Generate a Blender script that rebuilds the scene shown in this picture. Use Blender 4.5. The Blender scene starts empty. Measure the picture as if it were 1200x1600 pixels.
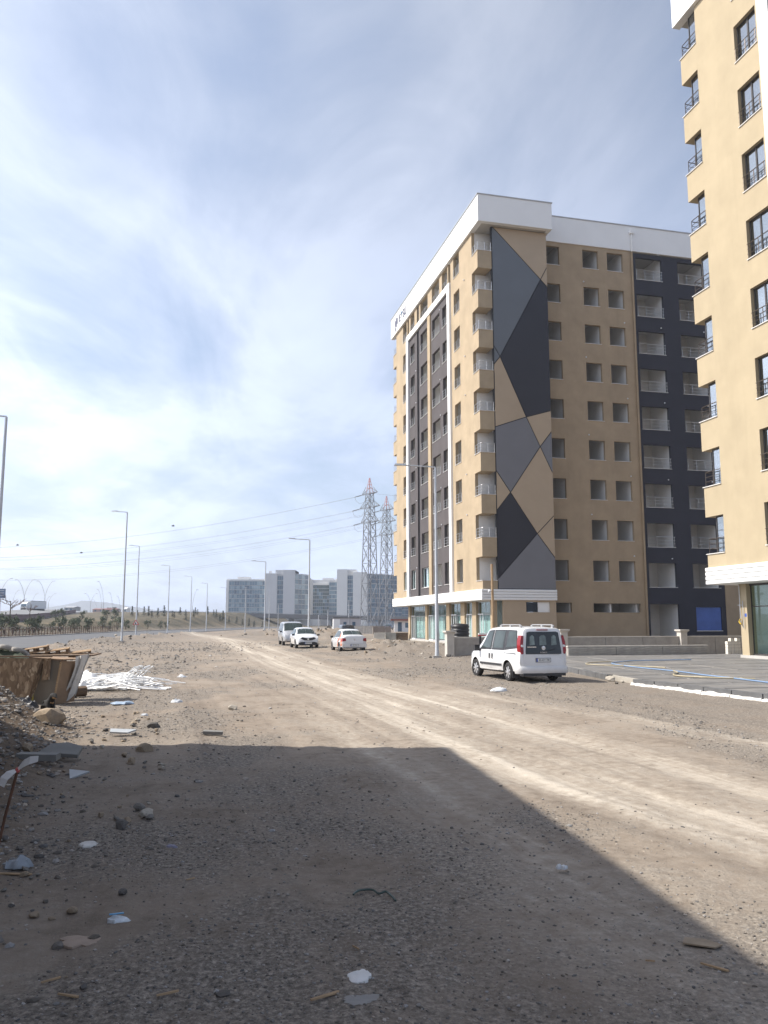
import bpy, bmesh, math, random
import numpy as np
from mathutils import Vector, Matrix

C = bpy.context.scene.collection
scn = bpy.context.scene
PI = math.pi
rad = math.radians
random.seed(7)

# ------------------------------------------------------------------ camera
cam = bpy.data.cameras.new('camera')
cam.sensor_fit = 'VERTICAL'; cam.sensor_height = 24.0; cam.lens = 18.9
cam.clip_start = 0.05; cam.clip_end = 12000
camo = bpy.data.objects.new('camera', cam); C.objects.link(camo)
camo.location = (0, 0, 1.8)
camo.rotation_euler = (rad(90) + math.atan(173 / 1260), 0, 0)
scn.camera = camo

# ------------------------------------------------------------------ sun and sky
SUN_EL = 48.0
sun_dir = Vector((-math.cos(rad(SUN_EL)) * 0.9988, math.cos(rad(SUN_EL)) * 0.05, math.sin(rad(SUN_EL))))
sl = bpy.data.lights.new('sun', 'SUN'); sl.energy = 5.0; sl.angle = rad(0.5); sl.color = (1.0, 0.94, 0.85)
so = bpy.data.objects.new('sun', sl); C.objects.link(so)
so.rotation_euler = sun_dir.to_track_quat('Z', 'Y').to_euler()
so.location = (-60, 0, 80)

scn.view_settings.view_transform = 'Standard'
scn.view_settings.look = 'None'
scn.view_settings.gamma = 1.0
scn.view_settings.use_curve_mapping = False
scn.view_settings.exposure = 0.38

world = bpy.data.worlds.new('World'); scn.world = world
world.use_nodes = True
wt = world.node_tree; wt.nodes.clear()
def wn(t, **k):
    n = wt.nodes.new(t)
    for a, b in k.items(): setattr(n, a, b)
    return n
def wl(a, b): wt.links.new(a, b)
def wmath(op, a, b=None, clamp=False):
    n = wn('ShaderNodeMath', operation=op, use_clamp=clamp)
    for i, x in enumerate((a, b)):
        if x is None: continue
        if isinstance(x, (int, float)): n.inputs[i].default_value = x
        else: wl(x, n.inputs[i])
    return n.outputs[0]
w_out = wn('ShaderNodeOutputWorld'); w_bg = wn('ShaderNodeBackground')
w_bg.inputs['Strength'].default_value = 0.15
w_sky = wn('ShaderNodeTexSky', sky_type='NISHITA')
w_sky.sun_disc = False; w_sky.sun_elevation = rad(SUN_EL); w_sky.sun_rotation = rad(-90 + 2.9)
w_sky.air_density = 1.0; w_sky.dust_density = 2.0; w_sky.ozone_density = 1.5
w_tc = wn('ShaderNodeTexCoord')
w_sep = wn('ShaderNodeSeparateXYZ'); wl(w_tc.outputs['Generated'], w_sep.inputs[0])
zz = wmath('ADD', wmath('MAXIMUM', w_sep.outputs[2], 0.0), 0.16)
w_com = wn('ShaderNodeCombineXYZ')
wl(wmath('DIVIDE', w_sep.outputs[0], zz), w_com.inputs[0]); wl(wmath('DIVIDE', w_sep.outputs[1], zz), w_com.inputs[1])
def cloud_noise(scale, loc, rot, sx, sy, detail, rough, dist):
    m = wn('ShaderNodeMapping'); wl(w_com.outputs[0], m.inputs['Vector'])
    m.inputs['Location'].default_value = loc; m.inputs['Rotation'].default_value = (0, 0, rad(rot)); m.inputs['Scale'].default_value = (sx, sy, 1)
    n = wn('ShaderNodeTexNoise'); wl(m.outputs[0], n.inputs['Vector'])
    n.inputs['Scale'].default_value = scale; n.inputs['Detail'].default_value = detail
    n.inputs['Roughness'].default_value = rough; n.inputs['Distortion'].default_value = dist
    return n.outputs['Fac']
n1 = cloud_noise(1.1, (5.3, 4.1, 0), 35, 1.0, 0.7, 8, 0.55, 0.5)
n2 = cloud_noise(3.0, (8.4, 2.2, 3), 30, 1.0, 0.45, 7, 0.6, 0.8)
cl = wmath('ADD', wmath('MULTIPLY', n1, 0.75), wmath('MULTIPLY', n2, 0.25))
# thin veil: clouds pile up towards the horizon
ver = wmath('POWER', wmath('SUBTRACT', 1.0, wmath('MAXIMUM', w_sep.outputs[2], 0.0)), 3.0)
dns = wmath('ADD', wmath('MULTIPLY', wmath('SUBTRACT', cl, 0.5), 3.4), wmath('MULTIPLY', ver, 0.5))
dns = wmath('ADD', dns, 0.52, True)
dns = wmath('MINIMUM', wmath('MAXIMUM', dns, 0.12), 0.95)
# forward scattering: cloud is brighter near the sun
w_dot = wn('ShaderNodeVectorMath', operation='DOT_PRODUCT')
wl(w_tc.outputs['Generated'], w_dot.inputs[0]); w_dot.inputs[1].default_value = sun_dir
dp = wmath('MAXIMUM', w_dot.outputs['Value'], 0.0)
hh = wmath('SUBTRACT', 1.0, wmath('MAXIMUM', w_sep.outputs[2], 0.0))
glow = wmath('MINIMUM', wmath('MULTIPLY', wmath('MULTIPLY', wmath('POWER', dp, 2.8), hh), 23.0), 8.0)
# thicker parts of the cloud are brighter, thin veil greyer
body = wmath('ADD', wmath('MULTIPLY', wmath('SUBTRACT', cl, 0.5), 1.5), 0.98)
lum = wmath('MULTIPLY', wmath('ADD', 1.3, wmath('MULTIPLY', wmath('POWER', hh, 1.7), 4.7)), body)
def wscale(col, f):
    n = wn('ShaderNodeVectorMath', operation='SCALE'); n.inputs[0].default_value = col; wl(f, n.inputs['Scale']); return n.outputs[0]
w_cc = wn('ShaderNodeVectorMath', operation='ADD'); wl(wscale((0.80, 0.92, 1.20), lum), w_cc.inputs[0]); wl(wscale((0.97, 1.0, 1.05), wmath('MULTIPLY', glow, body)), w_cc.inputs[1])
w_mix = wn('ShaderNodeMix', data_type='RGBA'); wl(dns, w_mix.inputs[0])
wl(w_sky.outputs[0], w_mix.inputs[6]); wl(w_cc.outputs[0], w_mix.inputs[7])
wl(w_mix.outputs[2], w_bg.inputs['Color']); wl(w_bg.outputs[0], w_out.inputs['Surface'])

scn.render.engine = 'CYCLES'
scn.cycles.max_bounces = 7; scn.cycles.diffuse_bounces = 4; scn.cycles.glossy_bounces = 3
scn.cycles.transparent_max_bounces = 12; scn.cycles.volume_bounces = 0
scn.cycles.use_denoising = True
scn.cycles.caustics_reflective = False; scn.cycles.caustics_refractive = False

# ------------------------------------------------------------------ helpers
class MB:
    def __init__(s): s.v = []; s.f = []; s.m = []
    def add(s, vs, fs, mi=0):
        k = len(s.v); s.v += [tuple(p) for p in vs]
        s.f += [tuple(i + k for i in f) for f in fs]; s.m += [mi] * len(fs)
    def box(s, x0, x1, y0, y1, z0, z1, mi=0):
        s.add([(x0,y0,z0),(x1,y0,z0),(x1,y1,z0),(x0,y1,z0),(x0,y0,z1),(x1,y0,z1),(x1,y1,z1),(x0,y1,z1)],
              [(3,2,1,0),(4,5,6,7),(0,1,5,4),(1,2,6,5),(2,3,7,6),(3,0,4,7)], mi)
    def obox(s, c, size, M3=None, mi=0):
        hx, hy, hz = [q / 2 for q in size]; c = Vector(c)
        ps = []
        for x, y, z in [(-hx,-hy,-hz),(hx,-hy,-hz),(hx,hy,-hz),(-hx,hy,-hz),(-hx,-hy,hz),(hx,-hy,hz),(hx,hy,hz),(-hx,hy,hz)]:
            p = Vector((x, y, z))
            if M3 is not None: p = M3 @ p
            ps.append(p + c)
        s.add(ps, [(3,2,1,0),(4,5,6,7),(0,1,5,4),(1,2,6,5),(2,3,7,6),(3,0,4,7)], mi)
    def prism(s, pts, vec, mi=0):
        n = len(pts); vec = Vector(vec); a = [Vector(p) for p in pts]
        s.add(a + [p + vec for p in a], [tuple(range(n))[::-1], tuple(range(n, 2*n))] + [(i, (i+1) % n, n + (i+1) % n, n + i) for i in range(n)], mi)
    def tube(s, pts, r, n=6, mi=0, cap=True):
        pts = [Vector(p) for p in pts]; k = len(pts)
        rs = r if isinstance(r, (list, tuple)) else [r] * k
        vs = []
        t0 = (pts[1] - pts[0]).normalized()
        ref = Vector((0, 0, 1)) if abs(t0.z) < 0.9 else Vector((1, 0, 0))
        nx = t0.cross(ref).normalized()
        for i in range(k):
            t = (pts[min(i+1, k-1)] - pts[max(i-1, 0)])
            t = t.normalized() if t.length > 1e-9 else t0
            nx = (nx - t * nx.dot(t)); nx = nx.normalized() if nx.length > 1e-6 else t.orthogonal().normalized()
            ny = t.cross(nx)
            for j in range(n):
                a = 2 * PI * j / n
                vs.append(pts[i] + (nx * math.cos(a) + ny * math.sin(a)) * rs[i])
        fs = [(i*n + j, i*n + (j+1) % n, (i+1)*n + (j+1) % n, (i+1)*n + j) for i in range(k-1) for j in range(n)]
        if cap: fs += [tuple(range(n))[::-1], tuple(range((k-1)*n, k*n))]
        s.add(vs, fs, mi)
    def lathe(s, prof, n=20, M4=None, mi=0):
        # prof: (r, h) pairs round the z axis
        vs = []
        for r, h in prof:
            for j in range(n):
                a = 2 * PI * j / n
                vs.append(Vector((r * math.cos(a), r * math.sin(a), h)))
        k = len(prof)
        fs = [(i*n + j, i*n + (j+1) % n, (i+1)*n + (j+1) % n, (i+1)*n + j) for i in range(k-1) for j in range(n)]
        fs += [tuple(range(n))[::-1], tuple(range((k-1)*n, k*n))]
        if M4 is not None: vs = [M4 @ p for p in vs]
        s.add(vs, fs, mi)
    def mesh(s, name, mats, smooth=None, fix=True):
        me = bpy.data.meshes.new(name)
        me.from_pydata(s.v, [], s.f)
        for m in (mats if isinstance(mats, (list, tuple)) else [mats]): me.materials.append(m)
        if any(s.m): me.polygons.foreach_set('material_index', s.m)
        if fix:
            bm = bmesh.new(); bm.from_mesh(me); bmesh.ops.recalc_face_normals(bm, faces=bm.faces); bm.to_mesh(me); bm.free()
        if smooth is not None:
            me.polygons.foreach_set('use_smooth', [True] * len(me.polygons))
            me.set_sharp_from_angle(angle=rad(smooth))
        me.update()
        return me
    def build(s, name, mats, parent=None, loc=(0,0,0), rotz=0, smooth=None, fix=True):
        return put(name, s.mesh(name, mats, smooth, fix), parent, loc, rotz)

def put(name, me, parent=None, loc=(0,0,0), rotz=0):
    o = bpy.data.objects.new(name, me); C.objects.link(o)
    if parent is not None: o.parent = parent
    o.location = loc; o.rotation_euler = (0, 0, rotz)
    return o
def tag(o, label=None, cat=None, group=None, kind=None):
    if label: o['label'] = label
    if cat: o['category'] = cat
    if group: o['group'] = group
    if kind: o['kind'] = kind
    return o
def empty(name, loc=(0,0,0), rotz=0, label=None, cat=None, group=None):
    o = bpy.data.objects.new(name, None); C.objects.link(o); o.empty_display_size = 0.2
    o.location = loc; o.rotation_euler = (0, 0, rotz)
    return tag(o, label, cat, group)
def copy_tree(o, parent=None):
    c = o.copy(); C.objects.link(c); c.parent = parent
    for ch in list(o.children): copy_tree(ch, c)
    return c
def text(name, s, size, mat, parent=None, loc=(0,0,0), M3=None, extrude=0.004, align='CENTER', sx=1.0):
    cu = bpy.data.curves.new(name, 'FONT'); cu.body = s; cu.size = size; cu.extrude = extrude
    cu.align_x = align; cu.align_y = 'CENTER'; cu.materials.append(mat)
    tmp = bpy.data.objects.new('tmp', cu); C.objects.link(tmp)
    dg = bpy.context.evaluated_depsgraph_get(); dg.update()
    me = bpy.data.meshes.new_from_object(tmp.evaluated_get(dg)); bpy.data.objects.remove(tmp); me.name = name
    o = bpy.data.objects.new(name, me); C.objects.link(o)
    if parent is not None: o.parent = parent
    M = (M3.to_4x4() if M3 is not None else Matrix.Identity(4)) @ Matrix.Diagonal((sx, 1, 1, 1))
    M.translation = loc
    o.matrix_basis = M
    return o

# ------------------------------------------------------------------ materials
def new_mat(name):
    m = bpy.data.materials.new(name); m.use_nodes = True
    return m, m.node_tree, m.node_tree.nodes['Principled BSDF']
def nd(nt, t, **k):
    n = nt.nodes.new(t)
    for a, b in k.items(): setattr(n, a, b)
    return n
def noise(nt, scale, detail=4, rough=0.55, vec=None, dist=0.0):
    n = nd(nt, 'ShaderNodeTexNoise')
    n.inputs['Scale'].default_value = scale; n.inputs['Detail'].default_value = detail
    n.inputs['Roughness'].default_value = rough; n.inputs['Distortion'].default_value = dist
    if vec is not None: nt.links.new(vec, n.inputs['Vector'])
    return n.outputs['Fac']
def ramp(nt, fac, stops):
    r = nd(nt, 'ShaderNodeValToRGB'); e = r.color_ramp.elements
    while len(e) < len(stops): e.new(0.5)
    for i, (p, c) in enumerate(stops):
        e[i].position = p; e[i].color = c if len(c) == 4 else (*c, 1)
    nt.links.new(fac, r.inputs[0]); return r.outputs[0]
def mixc(nt, fac, a, b, blend='MIX'):
    n = nd(nt, 'ShaderNodeMix', data_type='RGBA', blend_type=blend)
    for i, x in ((0, fac), (6, a), (7, b)):
        if isinstance(x, (int, float)): n.inputs[i].default_value = x
        elif isinstance(x, (tuple, list)): n.inputs[i].default_value = (*x[:3], 1)
        else: nt.links.new(x, n.inputs[i])
    return n.outputs[2]
def mth(nt, op, a, b=None, clamp=False):
    n = nd(nt, 'ShaderNodeMath', operation=op, use_clamp=clamp)
    for i, x in enumerate((a, b)):
        if x is None: continue
        if isinstance(x, (int, float)): n.inputs[i].default_value = x
        else: nt.links.new(x, n.inputs[i])
    return n.outputs[0]
def coords(nt, sc=None):
    t = nd(nt, 'ShaderNodeTexCoord').outputs['Object']
    if sc is None: return t
    m = nd(nt, 'ShaderNodeMapping'); m.inputs['Scale'].default_value = sc; nt.links.new(t, m.inputs['Vector'])
    return m.outputs[0]
def bump(nt, b, h, strength=0.3, dist=0.02):
    n = nd(nt, 'ShaderNodeBump'); n.inputs['Strength'].default_value = strength; n.inputs['Distance'].default_value = dist
    nt.links.new(h, n.inputs['Height']); nt.links.new(n.outputs[0], b.inputs['Normal'])
def M(name, col, rough=0.7, metal=0.0, var=0.10, scale=2.0, bs=0.0, bscale=40.0, sc=None, stain=0.0):
    m, nt, b = new_mat(name)
    v = coords(nt, sc)
    f = noise(nt, scale, 6, 0.6, v)
    lo = tuple(c * (1 - var) for c in col); hi = tuple(min(1, c * (1 + var)) for c in col)
    c = mixc(nt, mth(nt, 'MULTIPLY', mth(nt, 'SUBTRACT', f, 0.3), 2.5, True), lo, hi)
    if stain:
        s = noise(nt, scale * 0.37, 5, 0.65, coords(nt, (1, 1, 0.25)))
        c = mixc(nt, mth(nt, 'MULTIPLY', mth(nt, 'SUBTRACT', s, 0.55), 3.0 * stain, True), c, tuple(x * 0.6 for x in col))
        s = noise(nt, 1.0, 6, 0.7, coords(nt, (3.2, 3.2, 0.10)))      # rain streaks run down the face
        c = mixc(nt, mth(nt, 'MULTIPLY', mth(nt, 'SUBTRACT', s, 0.52), 1.6 * stain, True), c, tuple(x * 0.68 for x in col))
    nt.links.new(c, b.inputs['Base Color'])
    b.inputs['Roughness'].default_value = rough; b.inputs['Metallic'].default_value = metal
    if bs: bump(nt, b, noise(nt, bscale, 4, 0.6, v), bs, 0.01)
    return m
def glass(name, tint, refl=0.12, trans=0.8, rough=0.01):
    m, nt, b = new_mat(name); nt.nodes.remove(b)
    o = [n for n in nt.nodes if n.type == 'OUTPUT_MATERIAL'][0]
    tr = nd(nt, 'ShaderNodeBsdfTransparent'); tr.inputs[0].default_value = (*[c * trans for c in tint], 1)
    gl = nd(nt, 'ShaderNodeBsdfGlossy'); gl.inputs['Roughness'].default_value = rough; gl.inputs['Color'].default_value = (0.95, 0.97, 1, 1)
    fr = nd(nt, 'ShaderNodeLayerWeight'); fr.inputs['Blend'].default_value = 0.5
    sch = mth(nt, 'POWER', fr.outputs['Facing'], 5.0)
    # faint waviness of the sheet
    bp = nd(nt, 'ShaderNodeBump'); bp.inputs['Strength'].default_value = 0.05; bp.inputs['Distance'].default_value = 0.02
    nt.links.new(noise(nt, 1.3, 2, 0.5, coords(nt)), bp.inputs['Height']); nt.links.new(bp.outputs[0], gl.inputs['Normal'])
    f = mth(nt, 'ADD', mth(nt, 'MULTIPLY', sch, 0.9), refl, True)
    mx = nd(nt, 'ShaderNodeMixShader'); nt.links.new(f, mx.inputs[0]); nt.links.new(tr.outputs[0], mx.inputs[1]); nt.links.new(gl.outputs[0], mx.inputs[2])
    nt.links.new(mx.outputs[0], o.inputs['Surface'])
    return m
def paint(name, col, rough=0.3, coat=0.6, metal=0.0, dirt=0.25):
    m, nt, b = new_mat(name)
    v = coords(nt)
    f = noise(nt, 2.2, 7, 0.65, v)
    sep = nd(nt, 'ShaderNodeSeparateXYZ'); nt.links.new(v, sep.inputs[0])
    low = mth(nt, 'MULTIPLY', mth(nt, 'SUBTRACT', 0.75, sep.outputs[2]), 1.3, True)    # road dust sits on the lower body
    d = mth(nt, 'MULTIPLY', mth(nt, 'MULTIPLY', mth(nt, 'ADD', low, 0.15), f), dirt * 2.2, True)
    nt.links.new(mixc(nt, d, col, (0.36, 0.31, 0.25)), b.inputs['Base Color'])
    b.inputs['Metallic'].default_value = metal
    nt.links.new(mth(nt, 'ADD', mth(nt, 'MULTIPLY', d, 0.6), rough, True), b.inputs['Roughness'])
    b.inputs['Coat Weight'].default_value = coat; b.inputs['Coat Roughness'].default_value = 0.06
    return m

TAN = M('tan_render', (0.405, 0.317, 0.210), 0.9, var=0.12, scale=0.7, bs=0.25, bscale=60, stain=0.45)
TANB = M('cream_tan_render', (0.425, 0.348, 0.230), 0.9, var=0.07, scale=0.7, bs=0.3, bscale=60, stain=0.4)
CHAR = M('charcoal_render', (0.082, 0.071, 0.072), 0.85, var=0.14, scale=0.7, bs=0.2, bscale=60, stain=0.2)
WHITE = M('white_render', (0.80, 0.80, 0.79), 0.75, var=0.03, scale=0.6, stain=0.06)
PTAN = M('tan_panel', (0.42, 0.325, 0.225), 0.6, var=0.05, scale=0.5)
PGREY = M('grey_panel', (0.175, 0.175, 0.190), 0.55, var=0.05, scale=0.5)
PSLATE = M('slate_panel', (0.130, 0.145, 0.165), 0.5, var=0.05, scale=0.5)
PBLACK = M('black_panel', (0.022, 0.022, 0.032), 0.5, var=0.08, scale=0.5)
JOINT = M('joint_black', (0.02, 0.02, 0.025), 0.8)
PLASTER = M('inside_plaster', (0.80, 0.79, 0.77), 0.9, var=0.06, scale=0.8, stain=0.2)
SLABC = M('slab_concrete', (0.45, 0.43, 0.40), 0.9, var=0.12, scale=0.8)
MARBLE = M('sill_marble', (0.70, 0.68, 0.65), 0.4, var=0.08, scale=4)
STEEL = M('rail_steel', (0.62, 0.62, 0.62), 0.3, 0.9, var=0.05)
BRONZE = M('rail_bronze', (0.12, 0.095, 0.075), 0.4, 0.6, var=0.1)
FRAMEB = M('window_frame_dark', (0.055, 0.05, 0.048), 0.45, var=0.1)
FRAMEW = M('window_frame_white', (0.78, 0.79, 0.79), 0.4, var=0.04)
GALV = M('galvanised', (0.50, 0.51, 0.52), 0.45, 0.55, var=0.12, scale=1.2)
GLASS_SHOP = glass('shop_glass', (0.86, 0.95, 0.94), 0.06, 0.97)
GLASS_WIN = glass('window_glass', (0.75, 0.85, 0.9), 0.30, 0.75)
GLASS_CAR = glass('car_glass', (0.35, 0.42, 0.42), 0.05, 0.75)
GLASS_DARK = glass('privacy_glass', (0.10, 0.12, 0.13), 0.04, 0.7)
CONC = M('concrete', (0.36, 0.34, 0.31), 0.9, var=0.15, scale=2.5, bs=0.3, bscale=30, stain=0.5)
CONCL = M('pale_concrete', (0.52, 0.49, 0.44), 0.9, var=0.12, scale=2.5, bs=0.3, bscale=30, stain=0.4)
BLACKP = M('black_plastic', (0.025, 0.025, 0.028), 0.45, var=0.15)
RUBBER = M('tyre_rubber', (0.022, 0.021, 0.021), 0.85, var=0.2, scale=8)
REDL = M('tail_lamp', (0.27, 0.010, 0.015), 0.15, var=0.05); 
LAMPW = M('lamp_lens', (0.7, 0.72, 0.74), 0.12, var=0.03)
CURTAIN = M('white_film', (0.74, 0.78, 0.78), 0.8, var=0.06, scale=3)
RUST = M('rusty_iron', (0.12, 0.06, 0.035), 0.9, var=0.3, scale=12)
def wood(name, a, b_, rough=0.8):
    m, nt, b = new_mat(name)
    f = noise(nt, 3.0, 6, 0.6, coords(nt, (1.5, 14, 14)))
    nt.links.new(ramp(nt, f, [(0.3, a), (0.7, b_)]), b.inputs['Base Color']); b.inputs['Roughness'].default_value = rough
    bump(nt, b, f, 0.3, 0.01); return m
WOOD = wood('pale_wood', (0.28, 0.18, 0.10), (0.48, 0.34, 0.20))
WOODD = wood('dark_wood', (0.10, 0.065, 0.04), (0.22, 0.15, 0.095))

# ------------------------------------------------------------------ ground
def vnoise(x, y, seed=0):
    xi = np.floor(x).astype(np.int64); yi = np.floor(y).astype(np.int64)
    xf = x - xi; yf = y - yi
    def h(a, b):
        n = (a * 374761393 + b * 668265263 + seed * 974711) & 0xffffffff
        n = ((n ^ (n >> 13)) * 1274126177) & 0xffffffff
        n = ((n ^ (n >> 16)) * 2246822519) & 0xffffffff
        return ((n ^ (n >> 15)) & 0xffff) / 65535.0
    u = xf * xf * (3 - 2 * xf); v = yf * yf * (3 - 2 * yf)
    a = h(xi, yi); b = h(xi + 1, yi); c = h(xi, yi + 1); d = h(xi + 1, yi + 1)
    return (a * (1 - u) + b * u) * (1 - v) + (c * (1 - u) + d * u) * v
def fbm(x, y, seed=0, octv=4, gain=0.5):
    s = 0.0; a = 1.0; t = 0.0
    for i in range(octv):
        s = s + a * vnoise(x * 2 ** i + 17.3 * i, y * 2 ** i - 9.1 * i, seed + i); t += a; a *= gain
    return s / t - 0.5
def sst(x, a, b):
    t = np.clip((x - a) / (b - a), 0, 1); return t * t * (3 - 2 * t)
ROAD_NEAR = [(-15, -30), (-19, 20), (-24.2, 51.6), (-29.8, 92.7), (-35.2, 149), (-37.5, 220), (-36, 330)]
ROAD_FAR = [(-32, -30), (-36, 20), (-40, 60), (-43.6, 92.7), (-49.7, 154), (-49.5, 220), (-46, 330)]
def px(pl, y): return np.interp(y, [p[1] for p in pl], [p[0] for p in pl])
def seg_dist(x, y, pl):
    d = np.full(np.shape(x), 1e9)
    for (ax, ay), (bx, by) in zip(pl[:-1], pl[1:]):
        dx, dy = bx - ax, by - ay
        t = np.clip(((x - ax) * dx + (y - ay) * dy) / (dx * dx + dy * dy), 0, 1)
        d = np.minimum(d, np.hypot(x - ax - t * dx, y - ay - t * dy))
    return d
def gauss(x, y, cx, cy, sx, sy, rot=0.0):
    c, s = math.cos(rot), math.sin(rot)
    dx, dy = x - cx, y - cy
    return np.exp(-((dx * c + dy * s) / sx) ** 2 - ((-dx * s + dy * c) / sy) ** 2)
TRACKS = [([(-37, 150), (-18.5, 92.7), (-10.3, 59.5), (-5.0, 37.5), (-0.6, 20.0), (1.0, 12.6), (1.9, 10.0), (2.6, 8.6), (3.4, 7.5), (4.6, 5.5), (6, 3)], 0.62, 1.0),
          ([(-30, 130), (-11.4, 72.5), (-1.9, 30.3), (0.8, 20.9), (2.3, 15.0), (3.5, 11.4), (4.2, 9.1), (5.6, 5)], 0.50, 0.85),
          ([(-0.4, 12.6), (0.3, 10.4), (0.9, 7.5), (1.2, 6.1), (1.9, 3.5), (2.4, 1.5)], 0.50, 0.45),
          ([(-7, 45), (-2.6, 27), (-0.9, 17), (-0.5, 12.6)], 0.6, 0.4),
          ([(1.7, 21.8), (4.0, 17.1), (5.8, 12.6), (8, 7)], 0.5, 0.5),
          ([(2.2, 14), (3.2, 9.5), (4.8, 6.0), (6, 4)], 0.3, 0.35)]
def masks(x, y):
    far = np.clip(y / 60, 0.6, 3)
    wob = fbm(x * 0.5, y * 0.22, 5, 3) * 0.9
    dust = np.zeros(np.shape(x))
    for pl, w, s in TRACKS:
        d = seg_dist(x + wob * 0.6, y, pl)
        dust = np.maximum(dust, s * np.exp(-(d / (w * np.clip(far, 1, 3))) ** 2))
    dirt_road = np.exp(-(seg_dist(x, y, [(-19, 95), (-9, 57), (-3.5, 33), (0.6, 20), (2.4, 12), (4.5, 5), (5, 0)]) / (2.6 * np.clip(far, 1, 3))) ** 2)
    dust = np.clip(dust * (0.75 + 1.2 * fbm(x * 1.3, y * 0.5, 9, 4)) + 0.22 * dirt_road, 0, 1)
    gn = fbm(x * 0.55 + 3, y * 0.33, 21, 4)
    gravel = sst(gn + 0.04, -0.06, 0.20) * (1 - sst(dirt_road, 0.45, 0.95) * 0.92)
    gravel = np.maximum(gravel, gauss(x, y, -0.9, 3.5, 1.0, 0.9) * 0.9)
    gravel = np.maximum(gravel, gauss(x, y, -0.9, 9.3, 1.3, 1.6) * 0.95)
    gravel = np.maximum(gravel, gauss(x, y, -1.9, 6.9, 1.6, 1.1) * 0.95)
    gravel = np.maximum(gravel, sst(x - np.interp(y, [0, 12, 20, 30, 45], [9, 5.2, 2.0, 0.5, -1]), 0, 1.5) * sst(y, 5, 9) * 0.8 * (1 - sst(y, 60, 80)))
    gravel = np.maximum(gravel, sst(-x - np.interp(y, [0, 12, 30, 60], [1.0, 2.4, 6.5, 12]), 0, 1.5) * 0.35 * (1 - sst(y, 90, 140)))
    gravel = np.maximum(gravel, berm(x, y) * sst(y, 2, 4) * (1 - sst(y, 15, 19)) * (0.35 + 0.9 * gn))
    gravel = np.clip(gravel * (1 - 0.9 * dust), 0, 1)
    return dust, gravel
def berm(x, y):
    edge = np.interp(y, [0, 4, 6.5, 9.9, 12, 14.5, 16.5, 18], [-1.9, -2.3, -2.9, -3.9, -4.6, -5.2, -6.2, -7.4])
    return sst(edge - x, 0.0, 2.4)
AXIS = [(-60, 260), (-37, 150), (-18.5, 92.7), (-10.0, 59.5), (-4.2, 35), (0.2, 20.0), (2.2, 12.6), (3.2, 9.0), (4.6, 5.5), (6.5, 1), (12, -12)]
def lane(x, y):
    # distance across and along the dirt track
    best = np.full(np.shape(x), 1e9); d = np.zeros(np.shape(x)); s_ = np.zeros(np.shape(x)); acc = 0.0
    for (ax, ay), (bx, by) in zip(AXIS[:-1], AXIS[1:]):
        dx, dy = bx - ax, by - ay; L = math.hypot(dx, dy)
        t = np.clip(((x - ax) * dx + (y - ay) * dy) / (L * L), 0, 1); ex, ey = x - ax - t * dx, y - ay - t * dy; q = np.hypot(ex, ey); m = q < best
        best = np.where(m, q, best); d = np.where(m, (ex * dy - ey * dx) / L, d); s_ = np.where(m, acc + t * L, s_); acc += L
    return d, s_
def ground_h(x, y):
    x = np.asarray(x, float); y = np.asarray(y, float)
    r = np.hypot(x, y)
    toe = px(ROAD_FAR, np.clip(y, -30, 330)) - 1.5
    zr = np.interp(y, [40, 60, 100, 160, 235, 310, 340, 700], [0.0, 0.3, 1.4, 2.0, 3.3, 5.3, 6.2, 6.4])
    s = toe - x
    lim = np.clip(sst(y, 40, 75), 0, 1) * (1 - sst(y, 700, 1200))
    emb = np.minimum(zr, np.maximum(s, 0) * 0.40) * lim
    emb = emb + lim * sst(s, 2, 6) * (1 - 0.85 * sst(s, 9, 14) * (y < 305)) * fbm(x * 0.09, y * 0.09, 33, 4) * 1.1
    bm = berm(x, y) * (1 - sst(y, 14.5, 17.5)) * (0.80 + 0.9 * fbm(x * 0.8, y * 0.8, 3, 5)) * sst(y, 1.0, 4.5) + berm(x + 0.7 - 1.4, y) * (1 - sst(y, 14, 17)) * sst(y, 2, 4) * (fbm(x * 4.5, y * 4.5, 81, 4) * 0.11 + 0.02)
    dust, gravel = masks(x, y)
    near = 1 - sst(r, 20, 60)
    fine = fbm(x * 2.1, y * 2.1, 1, 4) * 0.045 + fbm(x * 9, y * 9, 2, 3) * 0.018 * (0.4 + gravel)
    rut = -0.03 * np.clip(dust, 0, 1)
    ld, ls = lane(x, y)
    tyre = fbm(ld * 2.6, ls * 0.07, 61, 3) * 0.05 * (np.abs(ld) < 9)
    z = (fine + rut + tyre) * (0.25 + 0.75 * near) + bm + emb
    onroad = (x < px(ROAD_NEAR, np.clip(y, -30, 330)) + 1) & (x > px(ROAD_FAR, np.clip(y, -30, 330)) - 1) & (y < 330)
    z = np.where(onroad, np.minimum(z, 0.0) * 0.3, z)
    # spoil along the near edge of the asphalt, rubble in front of the block, heaps of earth behind the parked cars
    sp = seg_dist(x, y, [(-23.5, 58), (-29, 95), (-34, 140)])
    z = z + np.exp(-(sp / 2.2) ** 2) * (0.32 + 0.7 * fbm(x * 0.5, y * 0.4, 41, 4)) * sst(y, 52, 60) * (~onroad)
    z = z + gauss(x, y, 1.3, 58, 3.6, 15, 0.20) * (0.42 + 1.5 * fbm(x * 0.9, y * 0.7, 51, 5))
    z = z + gauss(x, y, -6.2, 95, 2.6, 5) * (1.2 + 1.6 * fbm(x * 0.6, y * 0.5, 52, 4))
    z = z + gauss(x, y, -15.0, 112, 5.5, 5) * (0.8 + 1.3 * fbm(x * 0.5, y * 0.4, 53, 4))
    # flat where the paving and buildings stand
    return z
def gz(x, y): return float(ground_h(np.array([x]), np.array([y]))[0])

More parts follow.
